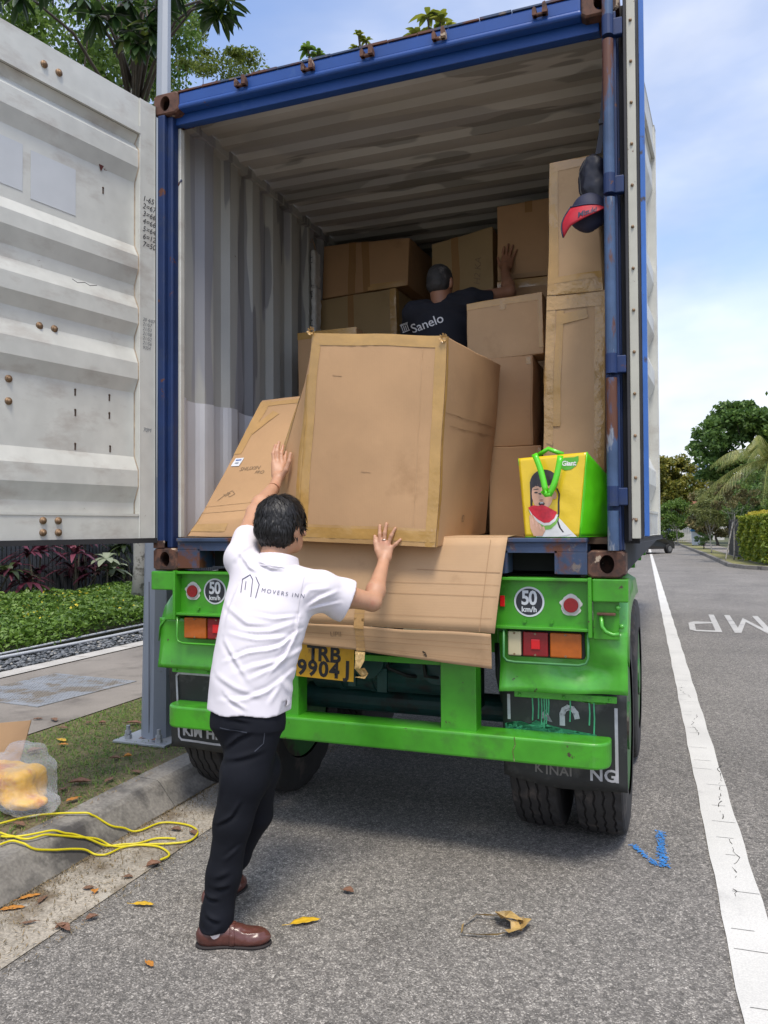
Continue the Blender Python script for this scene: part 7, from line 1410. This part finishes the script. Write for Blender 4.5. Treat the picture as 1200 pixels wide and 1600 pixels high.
def packer():
    rt = thing('person', 'man in black printed t-shirt standing inside the container with one hand against a box', 'person', (.06, 1.25, 1.506))
    Hc = np.array((.045, 1.25, 3.115)); yaw = R(14); fw = np.array([math.sin(yaw), math.cos(yaw), .05]); fw /= np.linalg.norm(fw); rg = np.cross(fw, [0, 0, 1.]); rg /= np.linalg.norm(rg); up = np.cross(rg, fw); AX = [rg, fw, up]; L_ = lambda a, b, c: tuple(Hc + rg * a + fw * b + up * c)
    shL, shR = (-.125, 1.215, 2.93), (.235, 1.28, 2.99); elR, wrR = (.455, 1.41, 3.055), (.392, 1.585, 3.255); elL, wrL = (-.22, 1.40, 2.74), (-.15, 1.60, 2.90)
    def body(P):
        d = ell(P, L_(0, -.008, .02), (.076, .094, .09), AX); d = smin(d, ell(P, L_(0, .025, -.045), (.058, .062, .065), AX), .035); d = smin(d, cone(P, L_(0, .09, .0), L_(0, .108, -.032), .009, .013), .012)
        for s in (-1, 1): d = smin(d, ell(P, L_(s * .081, -.004, -.012), (.010, .018, .031), AX), .008)
        d = smin(d, chain(P, [(L_(0, -.02, -.05), .062), ((.05, 1.245, 2.98), .065), ((.055, 1.245, 2.9), .08)]), .03)
        d = smin(d, loft(P, [((.06, 1.25, 2.36), .14, .10), ((.06, 1.25, 2.6), .13, .09), ((.055, 1.25, 2.85), .14, .09)], (1, .1, 0)), .03)
        for sh_, el_, wr_ in ((shR, elR, wrR), (shL, elL, wrL)): d = smin(d, chain(P, [(sh_, .052), (el_, .040), (tuple(np.array(el_) * .7 + np.array(wr_) * .3), .042), (wr_, .028)], .02), .02)
        pa = chain(P, [(wrR, .027), ((.392, 1.612, 3.30), .028)]); pa = smin(pa, many(P, [[((.375, 1.62, 3.30), .018), ((.368, 1.645, 3.36), .013)], [((.392, 1.62, 3.30), .019), ((.388, 1.648, 3.37), .0135)], [((.408, 1.62, 3.30), .018), ((.408, 1.648, 3.36), .013)], [((.42, 1.62, 3.29), .016), ((.427, 1.645, 3.345), .012)]], .014), .014)
        pa = smin(pa, many(P, [[((.367, 1.65, 3.365), .0105), ((.366, 1.658, 3.41), .0095), ((.372, 1.66, 3.445), .008)], [((.388, 1.652, 3.375), .0105), ((.392, 1.658, 3.42), .0095), ((.402, 1.66, 3.462), .008)], [((.409, 1.65, 3.365), .0105), ((.418, 1.658, 3.41), .0095), ((.433, 1.66, 3.448), .008)], [((.428, 1.65, 3.35), .0095), ((.443, 1.658, 3.385), .0085), ((.458, 1.66, 3.415), .007)], [((.365, 1.63, 3.29), .015), ((.343, 1.645, 3.33), .012), ((.330, 1.655, 3.375), .009)]], .004), .008); d = smin(d, pa, .01)
        pb = many(P, [[(wrL, .027), ((-.15, 1.66, 2.95), .026)]] + [[((-.17 + .018 * i, 1.67, 2.96), .011), ((-.18 + .024 * i, 1.71, 3.0), .009), ((-.18 + .026 * i, 1.73, 3.04), .008)] for i in range(4)] + [[((-.13, 1.65, 2.93), .012), ((-.10, 1.68, 2.96), .009)]]); d = smin(d, pb, .01)
        for s in (-1, 1): d = smin(d, chain(P, [((.06 + s * .08, 1.25, 2.38), .08), ((.06 + s * .09, 1.24, 1.98), .048), ((.06 + s * .10, 1.27, 1.60), .035)], .02), .03)
        return d
    isosurf('body', body, (-.32, 1.08, 1.55), (.56, 1.80, 3.50), .0055, MSK2, rt)
    def hair(P):
        q = (P - Hc) @ np.array(AX).T; d = ell(P, L_(0, -.010, .023), (.0795, .0975, .0945), AX); d = smin(d, ell(P, L_(0, -.042, -.03), (.066, .054, .045), AX), .04) + .0012 * wob(P, 140) + .0015 * wob(P, 55); d = np.maximum(d, -(.05 - q[:, 1] - .25 * q[:, 2])); d = np.maximum(d, -(q[:, 2] + .075)); 
        for s in (-1, 1): d = np.maximum(d, -ell(P, L_(s * .09, .008, -.02), (.03, .034, .04), AX))
        return d
    isosurf('hair', hair, (-.1, 1.1, 3.0), (.18, 1.4, 3.28), .004, mat('cropped_greying_hair', (.028, .026, .026), .7, var=.5, scale=14, bump=.002, bscale=160, dirt=((.10, .09, .085), .56, 16, .12)), rt)
    slR = np.array((.345, 1.335, 2.99)); slL = np.array((-.19, 1.32, 2.81))
    def shirt(P):
        d = loft(P, [((.06, 1.25, 2.28), .165, .12), ((.06, 1.25, 2.55), .165, .118), ((.055, 1.25, 2.83), .19, .115), ((.05, 1.25, 2.97), .15, .09)], (1, .12, .08)); d = smin(d, chain(P, [((.12, 1.25, 2.975), .07), (shR, .075), (tuple(slR), .066)], .03), .05); d = smin(d, chain(P, [((-.05, 1.24, 2.95), .07), (shL, .072), (tuple(slL), .064)], .03), .05)
        d = d + folds(P, .006, (.4, 0, 1), 42, 2.3) + .003 * wob(P, 20); nR = slR - np.array(shR); nR /= np.linalg.norm(nR); nL = slL - np.array(shL); nL /= np.linalg.norm(nL)
        d = np.maximum(d, np.where(((P - slR) ** 2).sum(1) < .03, (P - slR) @ nR - .01, -1)); d = np.maximum(d, np.where(((P - slL) ** 2).sum(1) < .03, (P - slL) @ nL - .01, -1)); d = np.maximum(d, -cone(P, slR - nR * .02, slR + nR * .05, .05, .06)); d = np.maximum(d, 2.3 - P[:, 2]); d = np.maximum(d, -cone(P, (.05, 1.26, 3.02), L_(0, -.02, -.05), .066, .08)); return d
    sh = isosurf('t_shirt', shirt, (-.32, 1.05, 2.24), (.46, 1.46, 3.12), .006, mat('black_cotton', (.008, .009, .016), .85, var=.2, scale=4), rt, smooth_it=2)
    bvh = mesh_bvh(sh); view = Vector((-.30, .92, .25)).normalized(); mwp = mat('white_print', (.62, .62, .64), .6); X = Vector((.95, .25, .34)).normalized(); U = Vector((0, 0, 1))
    me = text_mesh('Sanelo', .082, .0005, .98, 'LEFT'); me.transform(frame(Vector((-.065, 1.0, 2.742)), X, U)); drape(me, bvh, view, .004, .2); put('lettering', me, mwp, sh, world=True)
    q = MB(); f = frame(Vector((-.125, .98, 2.745)), X, U)
    for a, b, c_, d_ in ((0, .05, .0, .005), (0, .05, .045, .05), (.003, .008, .005, .045), (.016, .021, .005, .04), (.028, .033, .005, .04), (.041, .046, .005, .045), (-.003, .053, .052, .056)): q.quad(*[f @ Vector((u_, v_, 0)) for u_, v_ in ((a, c_), (b, c_), (b, d_), (a, d_))])
    me = bpy.data.meshes.new('emblem'); q.bm.to_mesh(me); q.bm.free(); drape(me, bvh, view, .004, .2); put('emblem', me, mwp, sh, world=True)
    def tro(P):
        d = loft(P, [((.06, 1.25, 2.24), .155, .115), ((.06, 1.25, 2.42), .145, .105)], (1, .1, 0))
        for s in (-1, 1): d = smin(d, chain(P, [((.06 + s * .075, 1.25, 2.32), .09), ((.06 + s * .09, 1.24, 1.98), .07), ((.06 + s * .10, 1.27, 1.60), .058)], .03), .03)
        return np.maximum(d + folds(P, .004, (.2, 0, 1), 40, 1), 1.56 - P[:, 2])
    isosurf('trousers', tro, (-.2, 1.06, 1.5), (.32, 1.42, 2.46), .007, mat('dark_work_trousers', (.015, .016, .02), .8), rt)
    for s in (-1, 1):
        x = .06 + s * .10; fn = lambda P, x=x: np.maximum(smin(ell(P, (x, 1.27, 1.54), (.042, .07, .05)), ell(P, (x, 1.36, 1.525), (.045, .08, .035)), .03), 1.507 - P[:, 2]); isosurf('shoe', fn, (x - .08, 1.16, 1.49), (x + .08, 1.48, 1.62), .006, MRB, rt)
packer()
# ================================================================ ON THE GROUND
MYC = mat('yellow_cord', (.62, .52, .01), .4, var=.08)
def cord():
    # one long looped cord lying over verge, kerb and gutter
    def gz(x):
        if x < -1.44: return .152
        if x < -1.31: return .156
        if x < -1.18: return .156 - (x + 1.31) / .13 * .145
        return .0125
    def spl(pts, n=12):
        o = []; P = [pts[0]] + pts + [pts[-1]]
        for i in range(1, len(P) - 2):
            for k in range(n):
                t = k / n; q = [.5 * (2 * P[i][d] + (-P[i - 1][d] + P[i + 1][d]) * t + (2 * P[i - 1][d] - 5 * P[i][d] + 4 * P[i + 1][d] - P[i + 2][d]) * t * t + (-P[i - 1][d] + 3 * P[i][d] - 3 * P[i + 1][d] + P[i + 2][d]) * t ** 3) for d in (0, 1)]; o.append(q)
        o.append(pts[-1]); zz = [gz(x + .012 * y) for x, y in o]
        for _ in range(6): zz = [zz[0]] + [max(gz(o[k][0] + .012 * o[k][1]), (zz[k - 1] + 2 * zz[k] + zz[k + 1]) / 4) for k in range(1, len(zz) - 1)] + [zz[-1]]
        for _ in range(2): zz = [zz[0]] + [(zz[k - 1] + zz[k] + zz[k + 1]) / 3 + .0006 for k in range(1, len(zz) - 1)] + [zz[-1]]
        return [(x, y, z_) for (x, y), z_ in zip(o, zz)]
    rt = thing('yellow_cord', 'bright yellow cord lying in long loops over the grass edge, kerb and gutter', 'cord', (-1.2, -.5, .01)); mb = MB()
    for pts in CORDS: mb.tube(spl(pts), .0052, 8)
    mb.build('cord', MYC, rt, smooth=True, world=True)
CORDS =  [[[-1.61, -0.64], [-1.52, -0.49], [-1.32, -0.4], [-1.28, -0.36], [-1.23, -0.31], [-1.2, -0.24], [-1.15, -0.18], [-1.12, -0.07], [-1.04, -0.04], [-0.94, -0.05], [-0.86, -0.11], [-0.84, -0.21], [-0.91, -0.27], [-1.02, -0.32], [-1.11, -0.38], [-1.2, -0.41], [-1.25, -0.53], [-1.29, -0.64], [-1.33, -0.74], [-1.42, -0.74], [-1.52, -0.72]], [[-1.48, -0.75], [-1.39, -0.73], [-1.29, -0.6], [-1.26, -0.53], [-1.21, -0.45], [-1.14, -0.37], [-1.06, -0.32], [-1.01, -0.24], [-0.92, -0.21]], [[-1.4, -0.83], [-1.38, -0.78], [-1.29, -0.78], [-1.25, -0.69], [-1.22, -0.58], [-1.19, -0.51], [-1.12, -0.48], [-1.1, -0.39], [-1.05, -0.34], [-0.95, -0.32], [-0.87, -0.35], [-0.83, -0.39], [-0.84, -0.44]]]
LEAFP =  [[-0.65, -0.81], [-0.47, -0.81], [0.04, -0.71], [-0.35, -1.16], [-0.82, -1.07], [-0.77, -0.97], [-1.14, -0.92], [-1.13, -1.02], [-1.07, -0.92], [-2.4, 0.6], [-2.31, 0.52], [-2.36, 0.34], [-1.67, -0.04], [-1.37, 0.3], [-1.79, 0.39], [-0.84, -0.49], [-0.99, -0.11], [-0.88, -0.12], [0.1, -0.42], [1.26, -0.02], [-1.51, -0.62], [-0.87, -0.63], [-2.85, 1.0], [-2.99, 0.99], [-2.23, 1.12], [-1.77, 0.76]]
cord()
def fallen(i, x, y, L_, w_, rz, m, lab, curl=.35, z=None):
    if z is None: z = .150 if x < -1.44 else (.006 if x > -1.19 else .05)
    n, k = 10, 4; vs = []; fs = []
    for a in range(n + 1):
        t_ = a / n; hw = w_ / 2 * math.sin(math.pi * min(1, t_ * 1.02 + .0)) ** .8 * (1 if t_ < .55 else 1) + .001
        for j in range(k + 1):
            q = (j / k - .5) * 2; X = (t_ - .5) * L_; Yy = q * hw + .06 * L_ * math.sin(t_ * 4); Z = .004 + curl * abs(q) ** 1.5 * hw * .8 + .12 * L_ * (t_ - .5) ** 2 * curl * 2 + .0015 * math.sin(t_ * 20 + j); vs.append((X, Yy, Z))
    for a in range(n):
        for j in range(k): b = a * (k + 1) + j; fs.append((b, b + 1, b + k + 2, b + k + 1))
    o = pydata('fallen_leaf', vs, fs, m, None, True); o.location = (x, y, z); o.rotation_euler = (0, 0, rz); tag(o, lab, 'leaf', group='fallen leaves'); s_ = o.modifiers.new('s', 'SOLIDIFY'); s_.thickness = .0008
    st = MB().tube([(-L_ / 2 - L_ * .22, .01, .004), (-L_ / 2 - L_ * .1, .003, .006), (-L_ / 2 + .01, 0, .006)], .0011, 5).build('leaf_stalk', m, o); return o
MLY = mat('yellow_leaf', (.62, .38, .02), .5, var=.15, scale=30, dirt=((.35, .16, .03), .60, 40, .1)); MLO = mat('orange_leaf', (.48, .20, .03), .55, var=.2, scale=30, dirt=((.2, .07, .02), .56, 30, .1)); MLB = mat('brown_leaf', (.17, .09, .05), .65, var=.3, scale=25); MLR = mat('red_brown_leaf', (.20, .10, .06), .6, var=.3, scale=25)
LF = [(0, .095, .028, .35, MLY, .2, 'slim yellow leaf on the asphalt left of the shoe'), (2, .125, .042, .75, MLY, .25, 'largest yellow leaf, on the asphalt right of the brown shoe'), (3, .05, .022, -.3, MLO, .3, 'small orange leaf nearest the bottom left corner'), (4, .09, .032, -.2, MLR, .7, 'reddish brown leaf where gutter meets asphalt, left of the shoe'), (5, .05, .03, 1.2, MLR, .8, 'small red brown scrap leaf beside the larger reddish one'), (6, .09, .026, 1.0, MLO, .3, 'upper orange leaf of the pair against the kerb foot'), (7, .10, .032, .7, MLO, .2, 'lower orange leaf of the pair against the kerb foot'), (8, .07, .022, 1.9, MLB, .5, 'brown leaf standing on edge in the leaf litter at the kerb'), (9, .10, .04, -.2, MLY, .2, 'yellow leaf on the grass near the footpath edge'), (10, .07, .035, .3, MLO, .4, 'orange leaf directly below the yellow one on the grass'), (11, .12, .06, 1.2, MLB, .8, 'curled pale brown leaf lying above the clear plastic bag'), (12, .12, .055, .6, MLR, .8, 'curled dark red leaf in the middle of the grass verge'), (13, .14, .045, -.6, MLR, .6, 'long red brown leaf on the verge before the lamp post base'), (14, .07, .04, .4, MLB, .7, 'small brown leaf on the grass right of the middle'), (15, .07, .045, 1.0, MLR, .8, 'red leaf lying at the end of the yellow cord'), (16, .06, .035, .2, MLB, .8, 'brown leaf inside the loop of the yellow cord'), (17, .07, .035, -.4, MLB, .8, 'second brown leaf inside the cord loop, nearer its tip'), (18, .055, .04, 0, MLR, .6, 'tiny reddish leaf on the road under the trailer shadow'), (20, .08, .035, 0, MLB, .6, 'brown leaf beside the clear plastic bag'), (21, .045, .025, .5, MLB, .6, 'tiny brown leaf in the gutter beyond the cord'), (22, .10, .04, -.4, MLB, .8, 'dry brown leaf on the footpath edge'), (23, .07, .03, .8, MLB, .6, 'small brown leaf on the footpath'), (24, .13, .05, .3, MLR, .7, 'brown leaf leaning at the back of the lamp post'), (25, .09, .05, -.2, MLR, .7, 'brown leaf on the lamp post base plate')]
for k, L_, w_, rz, m, cu_, lab in LF: fallen(k, LEAFP[k][0], LEAFP[k][1], L_, w_, rz, m, lab, cu_, z=.160 if k == 25 else (.149 if k in (22, 23) else None))
rr = random.Random(77)
for k in range(16):
    x = rr.uniform(-2.7, -1.5); y = rr.uniform(-.4, 2.2); fallen(k, x, y, rr.uniform(.04, .09), rr.uniform(.02, .045), rr.uniform(0, 6), rr.choice((MLB, MLR, MLB, MLO)), 'one of the scattered dry brown leaves on the grass verge', rr.uniform(.3, .9))
for k in range(4):
    x = rr.uniform(-1.15, -.8); y = rr.uniform(-1.1, -.7); fallen(k, x, y, rr.uniform(.03, .07), rr.uniform(.015, .03), rr.uniform(0, 6), rr.choice((MLB, MLR, MLB, MLO)), 'one of the small dry leaves littered in the gutter corner', rr.uniform(.3, .9))
# crumpled loop of packing tape on the road
def tape_loop():
    m = mat('gold_packing_tape', (.50, .33, .12), .15, .15, var=.3, scale=30, bump=.006, bscale=60); rt = thing('tape_scrap', 'crumpled loop of shiny brown packing tape lying on the asphalt', 'tape', (.75, -.5, .0)); mb = MB()
    def rib(pts, w_, tw):
        V = []
        for i, p_ in enumerate(pts):
            p_ = Vector(p_); a = Vector(pts[max(0, i - 1)]); b = Vector(pts[min(len(pts) - 1, i + 1)]); d = (b - a).normalized(); s_ = d.cross(Vector((0, 0, 1))).normalized(); s_ = (s_ * math.cos(tw[i]) + Vector((0, 0, 1)) * math.sin(tw[i])) * w_ / 2; V.append((mb.bm.verts.new(p_ - s_), mb.bm.verts.new(p_ + s_)))
        for a, b in zip(V, V[1:]): mb.bm.faces.new((a[0], a[1], b[1], b[0]))
    rib([(.64, -.585, .014), (.63, -.53, .018), (.655, -.46, .018), (.665, -.435, .02)], .014, [1, .8, .6, .9]); rib([(.64, -.585, .012), (.70, -.575, .012), (.77, -.55, .012), (.80, -.53, .018)], .016, [.5, .7, .9, .5]); rib([(.66, -.44, .016), (.70, -.435, .02), (.745, -.425, .02)], .016, [.5, .9, .6])
    rib([(.80, -.53, .02), (.845, -.50, .022), (.86, -.44, .025), (.80, -.42, .02), (.745, -.43, .025), (.76, -.46, .04), (.82, -.475, .032), (.835, -.51, .02)], .045, [.2, .5, .3, -.3, .2, .6, .3, .1]); rib([(.75, -.41, .03), (.79, -.45, .045), (.84, -.45, .03), (.83, -.41, .012)], .04, [.1, -.3, .4, .8])
    mb.build('tape_ribbon', m, rt, world=True)
tape_loop()
# clear plastic bag with yellow contents, cardboard behind
def plastic_bag():
    rt = thing('plastic_bag', 'clear plastic bag with bright yellow stuff inside at the left edge of the grass', 'bag', (-1.72, -.42, .15))
    m = bpy.data.materials.new('clear_plastic'); m.use_nodes = True; t = m.node_tree; b = t.nodes['Principled BSDF']; b.inputs['Base Color'].default_value = (.85, .87, .9, 1); b.inputs['Roughness'].default_value = .15; tr = t.nodes.new('ShaderNodeBsdfTransparent'); ms = t.nodes.new('ShaderNodeMixShader'); fr = t.nodes.new('ShaderNodeLayerWeight'); fr.inputs[0].default_value = .35; mp_ = t.nodes.new('ShaderNodeMapRange'); mp_.inputs['To Min'].default_value = .10; mp_.inputs['To Max'].default_value = .5
    t.links.new(fr.outputs['Facing'], mp_.inputs[0]); t.links.new(mp_.outputs[0], ms.inputs[0]); t.links.new(tr.outputs[0], ms.inputs[1]); t.links.new(b.outputs[0], ms.inputs[2]); t.links.new(ms.outputs[0], t.nodes['Material Output'].inputs[0])
    bn = t.nodes.new('ShaderNodeTexNoise'); bn.inputs['Scale'].default_value = 22; bu = t.nodes.new('ShaderNodeBump'); bu.inputs['Distance'].default_value = .008; t.links.new(bn.outputs[0], bu.inputs['Height']); t.links.new(bu.outputs[0], b.inputs['Normal'])
    fn = lambda P: smin(smin(rbox(P, (-1.78, -.42, .27), (.22, .13, .115), .06), ell(P, (-1.58, -.47, .20), (.13, .11, .055)), .05), rbox(P, (-1.70, -.38, .36), (.09, .06, .10), .04), .08) + .010 * wob(P, 17) + .005 * wob(P, 42, 2)
    isosurf('plastic_film', fn, (-2.1, -.66, .13), (-1.38, -.2, .52), .009, m, rt)
    my = mat('yellow_contents', (.80, .42, .005), .5, var=.25, scale=12, dirt=((.65, .22, .01), .52, 6, .1), bump=.004, bscale=20); fy = lambda P: smin(rbox(P, (-1.80, -.42, .26), (.19, .10, .085), .04), ell(P, (-1.63, -.46, .205), (.10, .08, .04)), .05) + .010 * wob(P, 30, 1) + .004 * wob(P, 70)
    isosurf('yellow_contents', fy, (-2.05, -.62, .14), (-1.45, -.25, .42), .009, my, rt)
    o = thing('cardboard_scrap', 'scrap of cardboard sticking up behind the clear plastic bag', 'cardboard', (-1.85, -.2, .15)); mb = MB(); mb.hexa([(-2.25, -.26, .15), (-1.95, -.24, .15), (-1.95, -.235, .15), (-2.25, -.255, .15), (-2.3, -.18, .45), (-1.90, -.16, .505), (-1.90, -.155, .505), (-2.3, -.175, .45)]); mb.build('flap', CB[0], o, world=True)
plastic_bag()
